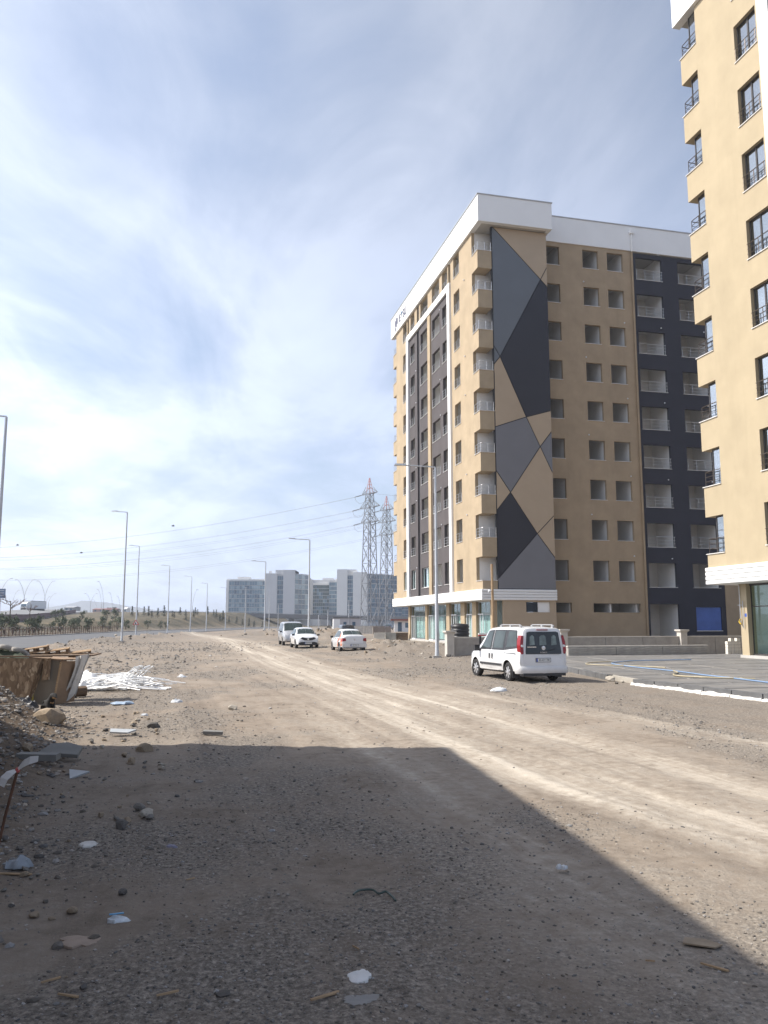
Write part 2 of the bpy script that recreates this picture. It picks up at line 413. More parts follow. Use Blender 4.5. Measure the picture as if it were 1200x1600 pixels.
def mesh_np(name, co, quads, mats, smooth=True):
    me = bpy.data.meshes.new(name)
    n = len(co); k = len(quads); w = quads.shape[1]
    me.vertices.add(n); me.vertices.foreach_set('co', np.ascontiguousarray(co, dtype=np.float32).ravel())
    me.loops.add(k * w); me.loops.foreach_set('vertex_index', np.ascontiguousarray(quads, dtype=np.int32).ravel())
    me.polygons.add(k); me.polygons.foreach_set('loop_start', np.arange(0, k * w, w, dtype=np.int32))
    me.polygons.foreach_set('use_smooth', np.full(k, smooth))
    for m in mats: me.materials.append(m)
    me.update(calc_edges=True); me.validate()
    return me

def ground_material():
    m, nt, b = new_mat('bare_earth')
    at = nd(nt, 'ShaderNodeAttribute', attribute_name='mask')
    sp = nd(nt, 'ShaderNodeSeparateColor'); nt.links.new(at.outputs['Color'], sp.inputs[0])
    v = coords(nt)
    al = nd(nt, 'ShaderNodeAttribute', attribute_name='lane'); ml = nd(nt, 'ShaderNodeMapping'); ml.inputs['Scale'].default_value = (2.2, 0.055, 1); nt.links.new(al.outputs['Vector'], ml.inputs['Vector'])
    st = noise(nt, 1.0, 8, 0.68, ml.outputs[0], 0.25)
    nA = noise(nt, 0.9, 8, 0.62, v); nB = noise(nt, 7.0, 8, 0.65, v); nC = noise(nt, 26.0, 9, 0.78, v); nD = noise(nt, 0.16, 5, 0.6, v)
    earth = ramp(nt, mth(nt, 'ADD', mth(nt, 'MULTIPLY', nA, 0.6), mth(nt, 'MULTIPLY', nB, 0.4)), [(0.34, (0.155, 0.122, 0.093)), (0.5, (0.255, 0.210, 0.166)), (0.68, (0.37, 0.318, 0.26))])
    grav = ramp(nt, nC, [(0.36, (0.080, 0.070, 0.060)), (0.5, (0.195, 0.168, 0.140)), (0.64, (0.38, 0.335, 0.28))])
    dusty = ramp(nt, mth(nt, 'ADD', mth(nt, 'MULTIPLY', nB, 0.6), mth(nt, 'MULTIPLY', nD, 0.4)), [(0.3, (0.42, 0.365, 0.295)), (0.7, (0.62, 0.56, 0.475))])
    gf = mth(nt, 'MULTIPLY', mth(nt, 'ADD', sp.outputs[1], mth(nt, 'ADD', mth(nt, 'MULTIPLY', mth(nt, 'SUBTRACT', nB, 0.5), 1.6), mth(nt, 'MULTIPLY', mth(nt, 'SUBTRACT', nA, 0.52), 2.6))), 1.1, True)
    df = mth(nt, 'MULTIPLY', mth(nt, 'ADD', sp.outputs[0], mth(nt, 'MULTIPLY', mth(nt, 'MULTIPLY', mth(nt, 'SUBTRACT', nB, 0.5), sp.outputs[0]), 2.0)), 1.15, True)
    c = mixc(nt, gf, earth, grav)
    # tyre streaks drawn out along the track
    sk = mth(nt, 'MULTIPLY', mth(nt, 'SUBTRACT', st, 0.47), 5.0, True)
    df = mth(nt, 'MULTIPLY', df, mth(nt, 'ADD', mth(nt, 'MULTIPLY', sk, 0.75), 0.42), True)
    c = mixc(nt, df, c, dusty)
    c = mixc(nt, mth(nt, 'MULTIPLY', mth(nt, 'MULTIPLY', mth(nt, 'SUBTRACT', 0.46, st), 6.0, True), 0.42), c, (0.105, 0.085, 0.07))
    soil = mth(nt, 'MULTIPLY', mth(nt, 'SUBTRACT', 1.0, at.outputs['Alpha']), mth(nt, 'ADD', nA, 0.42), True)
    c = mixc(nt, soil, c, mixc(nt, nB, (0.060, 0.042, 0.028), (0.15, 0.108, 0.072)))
    slope = ramp(nt, mth(nt, 'ADD', mth(nt, 'MULTIPLY', nD, 0.6), mth(nt, 'MULTIPLY', nA, 0.4)), [(0.38, (0.045, 0.046, 0.028)), (0.5, (0.105, 0.088, 0.056)), (0.66, (0.20, 0.155, 0.098))])
    c = mixc(nt, sp.outputs[2], c, slope)
    sepc = mth(nt, 'MULTIPLY', mth(nt, 'GREATER_THAN', noise(nt, 120.0, 2, 0.5, v), 0.66), 0.5)
    c = mixc(nt, sepc, c, (0.36, 0.32, 0.27))
    nt.links.new(c, b.inputs['Base Color'])
    b.inputs['Roughness'].default_value = 0.95; b.inputs['Specular IOR Level'].default_value = 0.2
    vo = nd(nt, 'ShaderNodeTexVoronoi'); vo.inputs['Scale'].default_value = 38.0; nt.links.new(v, vo.inputs['Vector'])
    hgt = mth(nt, 'ADD', mth(nt, 'MULTIPLY', mth(nt, 'SUBTRACT', 1.0, vo.outputs['Distance']), mth(nt, 'ADD', mth(nt, 'MULTIPLY', gf, 0.45), 0.1)), mth(nt, 'MULTIPLY', nB, 0.8))
    bump(nt, b, mth(nt, 'ADD', hgt, mth(nt, 'MULTIPLY', nC, 0.5)), 0.7, 0.02)
    return m
def make_ground():
    az = np.concatenate([np.linspace(-34, 34, 470), np.linspace(36, 324, 64)[:-1]])
    az = np.sort(np.mod(az + 360, 360)); az = np.radians(az)
    rr = [0.6]
    while rr[-1] < 7000: rr.append(rr[-1] * (1.013 if rr[-1] < 32 else 1.030 if rr[-1] < 500 else 1.12))
    rr = np.array(rr)
    R, A = np.meshgrid(rr, az, indexing='ij')
    x = (R * np.sin(A)).ravel(); y = (R * np.cos(A)).ravel()
    z = ground_h(x, y)
    n, k = len(rr), len(az)
    idx = np.arange(n * k).reshape(n, k)
    q = np.stack([idx[:-1, :], idx[:-1, :][:, np.r_[1:k, 0]], idx[1:, :][:, np.r_[1:k, 0]], idx[1:, :]], -1).reshape(-1, 4)[:, ::-1]
    co = np.stack([x, y, z], -1)
    co = np.vstack([co, [[0, 0, gz(0, 0.1)]]])
    me = mesh_np('ground', co, q, [ground_material()])
    dust, gravel = masks(co[:, 0], co[:, 1])
    toe = px(ROAD_FAR, np.clip(co[:, 1], -30, 330)) - 1.0
    slope = sst(toe - co[:, 0], 0, 3) * sst(co[:, 1], 20, 50)
    slope = np.maximum(slope, sst(np.hypot(co[:, 0], co[:, 1]), 260, 420))
    ca = me.color_attributes.new('mask', 'FLOAT_COLOR', 'POINT')
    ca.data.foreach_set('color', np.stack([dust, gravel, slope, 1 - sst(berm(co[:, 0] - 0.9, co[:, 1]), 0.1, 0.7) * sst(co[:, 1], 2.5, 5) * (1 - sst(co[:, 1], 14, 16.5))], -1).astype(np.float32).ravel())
    ld, ls = lane(co[:, 0], co[:, 1]); la = me.attributes.new('lane', 'FLOAT_VECTOR', 'POINT'); la.data.foreach_set('vector', np.stack([ld, ls, 0 * ld], -1).astype(np.float32).ravel())
    o = put('ground', me); tag(o, 'bare brown earth and gravel of the building site', kind='structure')
make_ground()

# asphalt side road
def ribbon(name, L, R, z, mat, th=0.0, sub=6):
    a = []; 
    ys = []
    for i in range(len(L) - 1):
        for j in range(sub): a.append((i + j / sub))
    a.append(len(L) - 1)
    def at(pl, t): i = min(int(t), len(pl) - 2); f = t - i; return (pl[i][0] + (pl[i+1][0] - pl[i][0]) * f, pl[i][1] + (pl[i+1][1] - pl[i][1]) * f)
    vs = []; fs = []
    for t in a:
        p = at(L, t); q = at(R, t); vs += [(p[0], p[1], z), (q[0], q[1], z)]
    for i in range(len(a) - 1): fs.append((2*i, 2*i+1, 2*i+3, 2*i+2))
    mb = MB(); mb.add(vs, fs)
    if th:
        n = len(vs); mb.add([(p[0], p[1], p[2] - th) for p in vs], [f[::-1] for f in fs])
        for i in range(len(a) - 1):
            mb.f += [(2*i, 2*i+2, n + 2*i+2, n + 2*i), (2*i+1, n + 2*i+1, n + 2*i+3, 2*i+3)]; mb.m += [0, 0]
    return mb.build(name, mat)
ASPH = M('asphalt', (0.105, 0.105, 0.108), 0.85, var=0.15, scale=0.5, bs=0.3, bscale=60, stain=0.3)
tag(ribbon('road', ROAD_FAR, ROAD_NEAR, 0.07, ASPH, 0.12), 'grey asphalt side road below the embankment', kind='structure')
kr = [(x - 0.35, y) for x, y in ROAD_FAR]
tag(ribbon('kerb', kr, [(x - 0.03, y) for x, y in ROAD_FAR], 0.20, CONC, 0.2), 'concrete kerb along the far side of the asphalt road', kind='structure')

# far mountain, a real ridge of its own three kilometres away
def make_mountain():
    nx, ny = 150, 30
    X, Y = np.meshgrid(np.linspace(-2300, 900, nx), np.linspace(2500, 3300, ny))
    prof = np.interp(X, [-2300, -1800, -1500, -1290, -1180, -1090, -1010, -900, -760, -500, -200, 900], [10, 18, 34, 48, 66, 86, 76, 62, 40, 22, 12, 8])
    ridge = 1 - np.abs((Y - 2950) / 430)
    Z = prof * np.clip(ridge, 0, 1) * (1 + 0.35 * fbm(X * 0.006, Y * 0.006, 71, 5)) - 2
    idx = np.arange(nx * ny).reshape(ny, nx)
    q = np.stack([idx[:-1, :-1], idx[:-1, 1:], idx[1:, 1:], idx[1:, :-1]], -1).reshape(-1, 4)
    me = mesh_np('mountain', np.stack([X.ravel(), Y.ravel(), Z.ravel()], -1), q, [M('mountain_rock', (0.13, 0.13, 0.13), 0.95, var=0.2, scale=0.02)])
    tag(put('mountain', me), 'pale hazy mountain on the horizon', kind='structure')
make_mountain()

# loose gravel of the yard: uncountable stones
def make_gravel():
    rng = np.random.default_rng(5)
    t = (1 + 5 ** 0.5) / 2
    iv = np.array([(-1,t,0),(1,t,0),(-1,-t,0),(1,-t,0),(0,-1,t),(0,1,t),(0,-1,-t),(0,1,-t),(t,0,-1),(t,0,1),(-t,0,-1),(-t,0,1)], float); iv /= np.linalg.norm(iv[0])
    iff = np.array([(0,11,5),(0,5,1),(0,1,7),(0,7,10),(0,10,11),(1,5,9),(5,11,4),(11,10,2),(10,7,6),(7,1,8),(3,9,4),(3,4,2),(3,2,6),(3,6,8),(3,8,9),(4,9,5),(2,4,11),(6,2,10),(8,6,7),(9,8,1)])
    ov = np.array([(1,0,0),(-1,0,0),(0,1,0),(0,-1,0),(0,0,1),(0,0,-1)], float)
    of = np.array([(0,2,4),(2,1,4),(1,3,4),(3,0,4),(2,0,5),(1,2,5),(3,1,5),(0,3,5)])
    allv = []; allf = []; allc = []; base = 0
    for (V, Fc, n, y0, y1, s0, s1) in [(iv, iff, 34000, 2.3, 8.5, 0.0035, 0.012), (iv, iff, 15000, 6.5, 17, 0.006, 0.020), (iv, iff, 26000, 3.2, 18, 0.012, 0.042), (ov, of, 26000, 13, 34, 0.010, 0.032), (ov, of, 15000, 28, 75, 0.02, 0.07)]:
        y = np.sqrt(rng.uniform(y0 ** 2, y1 ** 2, n)); x = rng.uniform(-0.56, 0.56, n) * y
        dust, gravel = masks(x, y)
        bm = berm(x, y)
        keep = rng.random(n) < np.clip(0.07 + gravel ** 1.5 * 0.9 + bm * 0.4 - dust * 0.05, 0, 1)
        if s0 == 0.012: keep = rng.random(n) < sst(berm(x - 0.7, y) + 0.12 * (x < -0.12 * y), 0.08, 0.6) * 0.9
        keep &= ~((x > 6.0) & (y > 12.5))
        if y0 > 20: keep &= (x > px(ROAD_NEAR, y) + 0.5)
        x, y = x[keep], y[keep]; n = len(x); bmk = bm[keep]
        size = s0 + (s1 - s0) * rng.random(n) ** (2.2 if s0 == 0.012 else 3.2)
        size *= 1 + 0.7 * bmk * rng.random(n)
        z = ground_h(x, y) + size * 0.15
        S = np.stack([size * rng.uniform(0.8, 1.5, n), size * rng.uniform(0.7, 1.1, n), size * rng.uniform(0.45, 0.8, n)], -1)
        P = V[None] * (1 + rng.uniform(-0.28, 0.28, (n, len(V), 1))) * S[:, None]
        a = rng.uniform(0, 2 * PI, n); ca, sa = np.cos(a), np.sin(a)
        Q = np.stack([P[..., 0] * ca[:, None] - P[..., 1] * sa[:, None] + x[:, None], P[..., 0] * sa[:, None] + P[..., 1] * ca[:, None] + y[:, None], P[..., 2] + z[:, None]], -1)
        allv.append(Q.reshape(-1, 3))
        allf.append((Fc[None] + (np.arange(n) * len(V))[:, None, None]).reshape(-1, 3) + base); base += n * len(V)
        k = rng.random(n); w = rng.random(n)
        g = 0.09 + 0.26 * k ** 1.8 + 0.10 * dust[keep] * w
        col = np.stack([g * (1 + 0.22 * w), g * (1 + 0.05 * w), g * (1 - 0.14 * w), np.ones(n)], -1)
        allc.append(np.repeat(col, len(V), 0))
    m, nt, b = new_mat('gravel_stone')
    at = nd(nt, 'ShaderNodeAttribute', attribute_name='tint')
    nt.links.new(mixc(nt, 0.5, at.outputs['Color'], mixc(nt, noise(nt, 60, 4, 0.6, coords(nt)), (0.5, 0.5, 0.5), (1.6, 1.5, 1.4)), 'MULTIPLY'), b.inputs['Base Color'])
    b.inputs['Roughness'].default_value = 0.9
    me = mesh_np('gravel', np.vstack(allv), np.vstack(allf), [m], smooth=False)
    ca = me.color_attributes.new('tint', 'FLOAT_COLOR', 'POINT'); ca.data.foreach_set('color', np.vstack(allc).astype(np.float32).ravel())
    tag(put('gravel', me), 'loose dark gravel scattered over the earth yard', kind='stuff')
make_gravel()

# ------------------------------------------------------------------ the apartment blocks
TH = math.atan2(0.23681, 0.97156)           # both blocks stand at this angle to the view
D1 = Vector((-0.23681, 0.97156, 0)); D2 = Vector((0.97156, 0.23681, 0))
LA = 27.2; PITCH = 3.32; NF = 9
def wall_holes(mb, O, U, N, w, z0, z1, holes, t, mi=0):
    # wall with real openings: O at its outer foot, U along it, N outwards; holes = (u0, u1, z0, z1)
    O, U, N = Vector(O), Vector(U), Vector(N); Z = Vector((0, 0, 1))
    us = sorted({0.0, w} | {round(h[i], 4) for h in holes for i in (0, 1)})
    def P(u, z, d): return O + U * u + Z * z - N * d
    for u0, u1 in zip(us[:-1], us[1:]):
        um = (u0 + u1) / 2; hs = sorted([h for h in holes if h[0] < um < h[1]], key=lambda h: h[2])
        z = z0
        for lo, hi in [(h[2], h[3]) for h in hs] + [(z1, z1)]:
            if lo > z + 1e-4:
                mb.add([P(u0,z,0), P(u1,z,0), P(u1,lo,0), P(u0,lo,0)], [(0,1,2,3)], mi)
                mb.add([P(u0,z,t), P(u1,z,t), P(u1,lo,t), P(u0,lo,t)], [(3,2,1,0)], mi)
            z = hi
    for a, b, c, d in holes:
        r = [P(a,c,0), P(b,c,0), P(b,d,0), P(a,d,0)]; q = [P(a,c,t), P(b,c,t), P(b,d,t), P(a,d,t)]
        mb.add(r + q, [(0,1,5,4), (1,2,6,5), (2,3,7,6), (3,0,4,7)], mi)
    mb.add([P(0,z0,0), P(w,z0,0), P(w,z1,0), P(0,z1,0), P(0,z0,t), P(w,z0,t), P(w,z1,t), P(0,z1,t)], [(0,4,5,1), (1,5,6,2), (2,6,7,3), (3,7,4,0)], mi)
_rail = {}
def rail_mesh(w, mat, h=0.72, ret=0.0):
    key = (round(w, 2), mat.name, h, round(ret, 2))
    if key not in _rail:
        mb = MB(); r = 0.022
        path = [(0, 0, 0), (0, w, 0)] if not ret else [(0, w, 0), (0, 0.12, 0), (0.035, 0.035, 0), (0.12, 0, 0), (ret, 0, 0)]
        for k in (h, h * 0.66, h * 0.34): mb.tube([(p[0], p[1], k) for p in path], r if k == h else r * 0.6, 6)
        n = max(2, round(w / 0.75)) + 1
        for i in range(n):
            y = 0.06 + (w - 0.12) * i / (n - 1); mb.tube([(0, y, 0), (0, y, h)], 0.018, 5)
        if ret: mb.tube([(ret - 0.06, 0, 0), (ret - 0.06, 0, h)], 0.018, 5); mb.tube([(ret * 0.5, 0, 0), (ret * 0.5, 0, h)], 0.018, 5)
        _rail[key] = mb.mesh('railing', mat, 40, fix=False)
    return _rail[key]
_sill = {}
def sill_mesh(w):
    k = round(w, 2)
    if k not in _sill:
        mb = MB(); mb.box(-0.05, 0.22, -0.04, w + 0.04, 0, 0.035); _sill[k] = mb.mesh('window_sill', MARBLE)
    return _sill[k]
_win = {}
def window_parts(root, w, h, loc, rotz, fm, gm, mull=1, transom=False):
    k = (round(w, 2), round(h, 2), fm.name, mull, transom)
    if k not in _win:
        mb = MB(); f = 0.06
        mb.box(0, 0.07, 0, f, 0, h); mb.box(0, 0.07, w - f, w, 0, h); mb.box(0, 0.07, f, w - f, 0, f); mb.box(0, 0.07, f, w - f, h - f, h)
        for i in range(mull):
            y = w * (i + 1) / (mull + 1); mb.box(0.004, 0.066, y - 0.045, y + 0.045, f, h - f)
        if transom: mb.box(0.006, 0.064, f, w - f, h * 0.66, h * 0.66 + 0.05)
        g = MB(); g.box(0.03, 0.042, f * 0.6, w - f * 0.6, f * 0.6, h - f * 0.6)
        _win[k] = (mb.mesh('window', fm), g.mesh('pane', gm))
    o = put('window', _win[k][0], root, loc, rotz)
    put('pane', _win[k][1], o)
    return o
def sill_z(k): return 4.95 + PITCH * k
HW = 1.92
COLS = [('W6', 4.5, 6.0), ('W5', 7.7, 9.27), ('W4', 10.1, 12.4), ('W3', 13.8, 16.3), ('W2', 18.5, 20.0), ('W1', 21.5, 23.0)]
ZONES = [(1.35, 6.8, TAN, TAN), (7.45, 12.75, CHAR, TAN), (12.75, 13.7, TAN, TAN), (13.7, 16.85, CHAR, TAN), (17.6, 20.5, CHAR, TAN), (21.2, 25.85, TAN, TAN)]
def build_block(root, glazed, ymin=0.0):
    tan = TANB if glazed else TAN
    RM = BRONZE if glazed else STEEL
    inst = lambda n, me, loc, rz=0: put(n, me, root, loc, rz)
    cols = [c for c in COLS if c[1] > ymin]
    # long facade
    for y0, y1, m, mtop in ZONES:
        m = tan if m is TAN else m; mtop = tan
        if y1 <= ymin: continue
        y0 = max(y0, ymin); ztop = 31.2
        hs = [(a - y0, b - y0, sill_z(k), sill_z(k) + HW) for n, a, b in cols if y0 <= a < y1 for k in range(NF)]
        if m is mtop:
            mb = MB(); wall_holes(mb, (0, y0, 0), (0, 1, 0), (-1, 0, 0), y1 - y0, 4.0, 33.6, hs, 0.26); mb.build('wall', m, root, fix=False)
        else:
            mb = MB(); wall_holes(mb, (0.0, y0, 0), (0, 1, 0), (-1, 0, 0), y1 - y0, 4.0, ztop, [h for h in hs if h[3] < ztop], 0.26); mb.build('wall', m, root, fix=False)
            mb = MB(); wall_holes(mb, (0.0, y0, 0), (0, 1, 0), (-1, 0, 0), y1 - y0, ztop, 33.6, [h for h in hs if h[3] > ztop], 0.26); mb.build('wall', mtop, root, fix=False)
    # tall white frame round the charcoal bay; pilaster; black service groove with its pipe
    if ymin < 6.8:
        mb = MB(); mb.box(-0.18, 0.2, 6.8, 7.45, 4.2, 31.55); mb.build('frame_post', WHITE, root)
        mb = MB(); mb.box(-0.18, 0.05, 7.45, 20.5, 30.95, 31.55); mb.build('frame_beam', WHITE, root)
        mb = MB(); mb.box(-0.12, -0.004, 12.8, 13.65, 4.2, 30.95); mb.build('pilaster', tan, root)
    elif ymin < 20: 
        mb = MB(); mb.box(-0.18, 0.05, ymin, 20.5, 30.95, 31.55); mb.build('frame_beam', WHITE, root)
    mb = MB(); mb.box(-0.18, 0.2, 20.5, 21.2, 4.2, 31.55); mb.build('frame_post', WHITE, root)
    if ymin < 16.8:
        mb = MB(); mb.box(0.25, 0.4, 16.85, 17.6, 4.0, 33.6); mb.build('groove', JOINT, root)
        mb = MB(); mb.tube([(0.12, 17.2, 4.1), (0.12, 17.2, 33.5)], 0.07, 8); mb.build('drain_pipe', BLACKP, root, smooth=40)
    # openings of the long facade
    for k in range(NF):
        for n, a, b in cols:
            inst('window_sill', sill_mesh(b - a), (0, a, sill_z(k)))
            if glazed or (k == 0 and n in ('W3', 'W2', 'W1')):
                window_parts(root, b - a, HW - 0.04, (0.17, a, sill_z(k) + 0.036), 0, FRAMEB if glazed else FRAMEW, GLASS_WIN if glazed else GLASS_SHOP, 1)
                if not glazed:
                    mb = MB(); mb.box(0.45, 0.46, a - 0.1, b + 0.1, sill_z(k) - 0.1, sill_z(k) + HW + 0.1); mb.build('curtain', CURTAIN, root)
            if glazed or k > 0: inst('railing', rail_mesh(b - a, RM), (-0.02, a, sill_z(k) + 0.036))
    # corner loggias at both ends
    def loggia(k, far):
        z0 = 4.0 if k == 0 else 6.72 + PITCH * (k - 1); z1 = 4.88 + PITCH * k; top = 33.6 if k == NF - 1 else 6.72 + PITCH * k
        s = -1 if far else 1; y = LA if far else 0.0
        Y = lambda t: y + s * t
        def bx(mb, x0, x1, t0, t1, za, zb): a, b = sorted((Y(t0), Y(t1))); mb.box(x0, x1, a, b, za, zb)
        mb = MB()
        bx(mb, 0, 0.18, 0, 1.35, z0, z1); bx(mb, 0.18, 1.2, 0, 0.18, z0, z1)
        bx(mb, 0.18, 1.2, 0.18, 1.35, z0 + 0.0, z0 + 0.22)
        mb.build('balcony_parapet', tan, root)
        mb = MB(); bx(mb, -0.05, 0.23, -0.05, 1.35, z1, z1 + 0.035); bx(mb, 0.23, 1.2, -0.05, 0.23, z1, z1 + 0.035); mb.build('window_sill', MARBLE, root)
        if not (k == 0 and not glazed):
            me = rail_mesh(1.3, RM, 0.72, 1.18)
            o = inst('railing', me, (0.05, Y(0.05), z1 + 0.035)); o.scale = (1, s, 1)
        if glazed:
            mb = MB(); f = 0.05
            for t in (0.52, 1.28): bx(mb, 0.20, 0.26, t, t + f, z1 + 0.04, top)
            bx(mb, 0.20, 0.26, 0.57, 1.28, top - 0.07, top); bx(mb, 0.20, 0.26, 0.57, 1.28, z1 + 0.04, z1 + 0.10)
            bx(mb, 1.14, 1.2, 0.52, 0.57, z1 + 0.04, top); bx(mb, 0.26, 1.14, 0.52, 0.57, top - 0.07, top); bx(mb, 0.26, 1.14, 0.52, 0.57, z1 + 0.04, z1 + 0.10)
            w = mb.build('window', FRAMEB, root)
            g = MB(); bx(g, 0.225, 0.235, 0.57, 1.28, z1 + 0.1, top - 0.07); g.build('pane', GLASS_WIN, w)
            g = MB(); bx(g, 0.26, 1.14, 0.54, 0.55, z1 + 0.1, top - 0.07); g.build('pane', GLASS_WIN, w)
        return
    for k in range(NF):
        if ymin < 1: loggia(k, False)
        loggia(k, True)
    for y0, y1 in (((1.35, 1.5),) if ymin < 1 else ()) + ((25.7, 25.85),):
        mb = MB(); mb.box(0.26, 6.0, y0, y1, 4.0, 33.6); mb.build('loggia_wall', PLASTER, root)
    # parapet, copings, fascia and soffit
    yb = max(ymin, -0.8) if ymin > 0 else -0.8
    mb = MB(); mb.box(-0.2, 0.25, yb, LA + 0.3, 33.53, 35.78)
    if ymin == 0:
        mb.box(0.25, 6.22, -0.8, -0.4, 33.53, 35.78); mb.box(5.9, 6.22, -0.4, 1.6, 33.53, 35.78)
    mb.build('parapet', WHITE, root)
    mb = MB(); mb.box(-0.26, 0.31, yb - 0.06, LA + 0.36, 35.783, 35.86)
    if ymin == 0: mb.box(0.31, 6.28, -0.86, -0.34, 35.783, 35.86)
    mb.build('coping', M('coping_grey', (0.42, 0.43, 0.45), 0.5) if 'coping_grey' not in bpy.data.materials else bpy.data.materials['coping_grey'], root)
    mb = MB(); mb.box(0.25, 14, max(ymin, 1.65), LA + 0.2, 33.6, 33.85)
    if ymin == 0: mb.box(0.25, 5.88, -0.78, 1.65, 33.56, 33.8)
    mb.build('roof', SLABC, root)
    for i in range(4):
        z = 3.4 + 0.21 * i
        def prof(u, out): return [(u(0.0), z), (u(out * 0.6), z + 0.003), (u(out), z + 0.035), (u(out), z + 0.165), (u(out * 0.6), z + 0.197), (u(0.0), z + 0.2)]
        mb = MB(); y0 = (ymin if ymin > 0 else -0.15)
        pp = prof(lambda d: -0.02 - d, 0.13)
        mb.prism([(x, y0, zz_) for x, zz_ in pp], (0, LA + 0.05 - y0, 0)); mb.build('fascia_board', WHITE, root)
        if ymin == 0:
            mb = MB(); mb.prism([(-0.018, x, zz_) for x, zz_ in pp], (6.06, 0, 0)); mb.build('fascia_board', WHITE, root)
    mb = MB(); mb.box(-0.02, 6.0 if ymin == 0 else 3.0, ymin - (0.02 if ymin == 0 else 0), LA, 3.4, 3.98); mb.build('soffit', WHITE, root)
    # slabs and inner walls seen through the openings
    me = None
    for k in range(NF):
        y0 = max(ymin, 1.5) 
        if me is None:
            mb = MB(); mb.box(0.27, 7.5, y0 - 0.0, 25.7, 0, 0.28); me = mb.mesh('floor_slab', PLASTER)
        inst('floor_slab', me, (0, 0, 4.1 + PITCH * k))
    for y in (6.5, 9.6, 12.9, 17.2, 21.1, 24.0):
        if y > ymin: mb = MB(); mb.box(0.27, 7.5, y, y + 0.15, 4.05, 33.6); mb.build('inner_wall', PLASTER, root)
    mb = MB(); mb.box(4.6 if not glazed else 3.2, 4.75 if not glazed else 3.35, max(ymin, 1.5), 25.7, 4.05, 33.6); mb.build('inner_wall', PLASTER, root)
    # ground floor shops
    gc = [(0.45, 0.75), (3.91, 4.85), (6.7, 7.72), (10.73, 11.64), (17.59, 18.26), (23.78, 24.41)]
    if glazed: gc[-1] = (25.65, 26.15)
    gc = [c for c in gc if c[0] > ymin]
    for a, b in gc:
        mb = MB(); mb.box(0.85, 1.3, a, b, 0, 3.4); mb.build('column', tan, root)
    edges = [0.75] + [v for c in gc[1:] for v in c] if ymin == 0 else [max(ymin, 12)] + [v for c in gc for v in c]
    bays = list(zip(edges[0::2], edges[1::2]))
    for bi, (a, b) in enumerate(bays):
        w = b - a; n = max(2, round(w / 1.35)); st = w / n
        mb = MB()
        mb.box(1.05, 1.15, a, b, 0.02, 0.14); mb.box(1.05, 1.15, a, b, 3.3, 3.4); mb.box(1.07, 1.13, a, b, 2.31, 2.35)
        for i in range(n + 1):
            y = min(max(a + st * i, a + 0.03), b - 0.03); mb.box(1.075, 1.125, y - 0.016, y + 0.016, 0.14, 3.3)
        shop = mb.build('shop_front', GALV if not glazed else FRAMEB, root)
        g = MB()
        for i in range(n):
            for z0, z1 in ((0.14, 2.3), (2.36, 3.3)): g.box(1.095, 1.105, a + st * i + 0.03, a + st * (i + 1) - 0.03, z0, z1)
        gp = [(z0, z1, i) for i in range(n) for z0, z1 in ((0.14, 2.3), (2.36, 3.3))]
        for z0, z1, i in gp:
            g = MB(); g.box(1.095, 1.105, a + st * i + 0.03, a + st * (i + 1) - 0.03, z0, z1); g.build('pane', GLASS_SHOP, shop)
        if not glazed:
            # white door leaves standing in the front, white sheets behind most panes: film, partly in place of bright reflections
            d0 = b - 1.35 if bi != 0 else a + 2.0
            mb = MB()
            for y in (d0, d0 + 0.62, d0 + 1.24): mb.box(1.0, 1.05, y, y + 0.08, 0.04, 2.42)
            mb.box(1.0, 1.05, d0 + 0.08, d0 + 1.24, 2.34, 2.42); mb.box(1.0, 1.05, d0 + 0.08, d0 + 1.24, 0.04, 0.14)
            mb.build('shop_door', FRAMEW, root)
            for i in range(n):
                if (i + bi) % 4 != 3:
                    mb = MB(); mb.box(1.2, 1.205, a + st * i, a + st * (i + 1) - 0.05, 0.2, 2.3); mb.build('curtain', CURTAIN, root)
    xb = 4.2
    mb = MB(); mb.box(xb, xb + 0.15, max(ymin, 1.7), gc[-1][1] - 0.01, 0, 3.4); mb.box(1.3, xb, gc[-1][1] - 0.16, gc[-1][1] - 0.01, 0, 3.4)
    if ymin > 0: mb.box(1.3, xb, ymin, ymin + 0.15, 0, 3.4)
    mb.build('shop_back_wall', PLASTER, root)
    mb = MB(); mb.box(0.8, xb if ymin else 5.9, max(ymin, 0.1), gc[-1][1] + 0.1, -0.15, 0.06); mb.build('shop_floor', SLABC, root)

A0 = Vector((7.5052, 61.4233, 0.1))
block = empty('apartment_block', A0, TH, 'unfinished ten storey tan and charcoal block with a grey, tan and black patterned gable', 'building')
build_block(block, False)
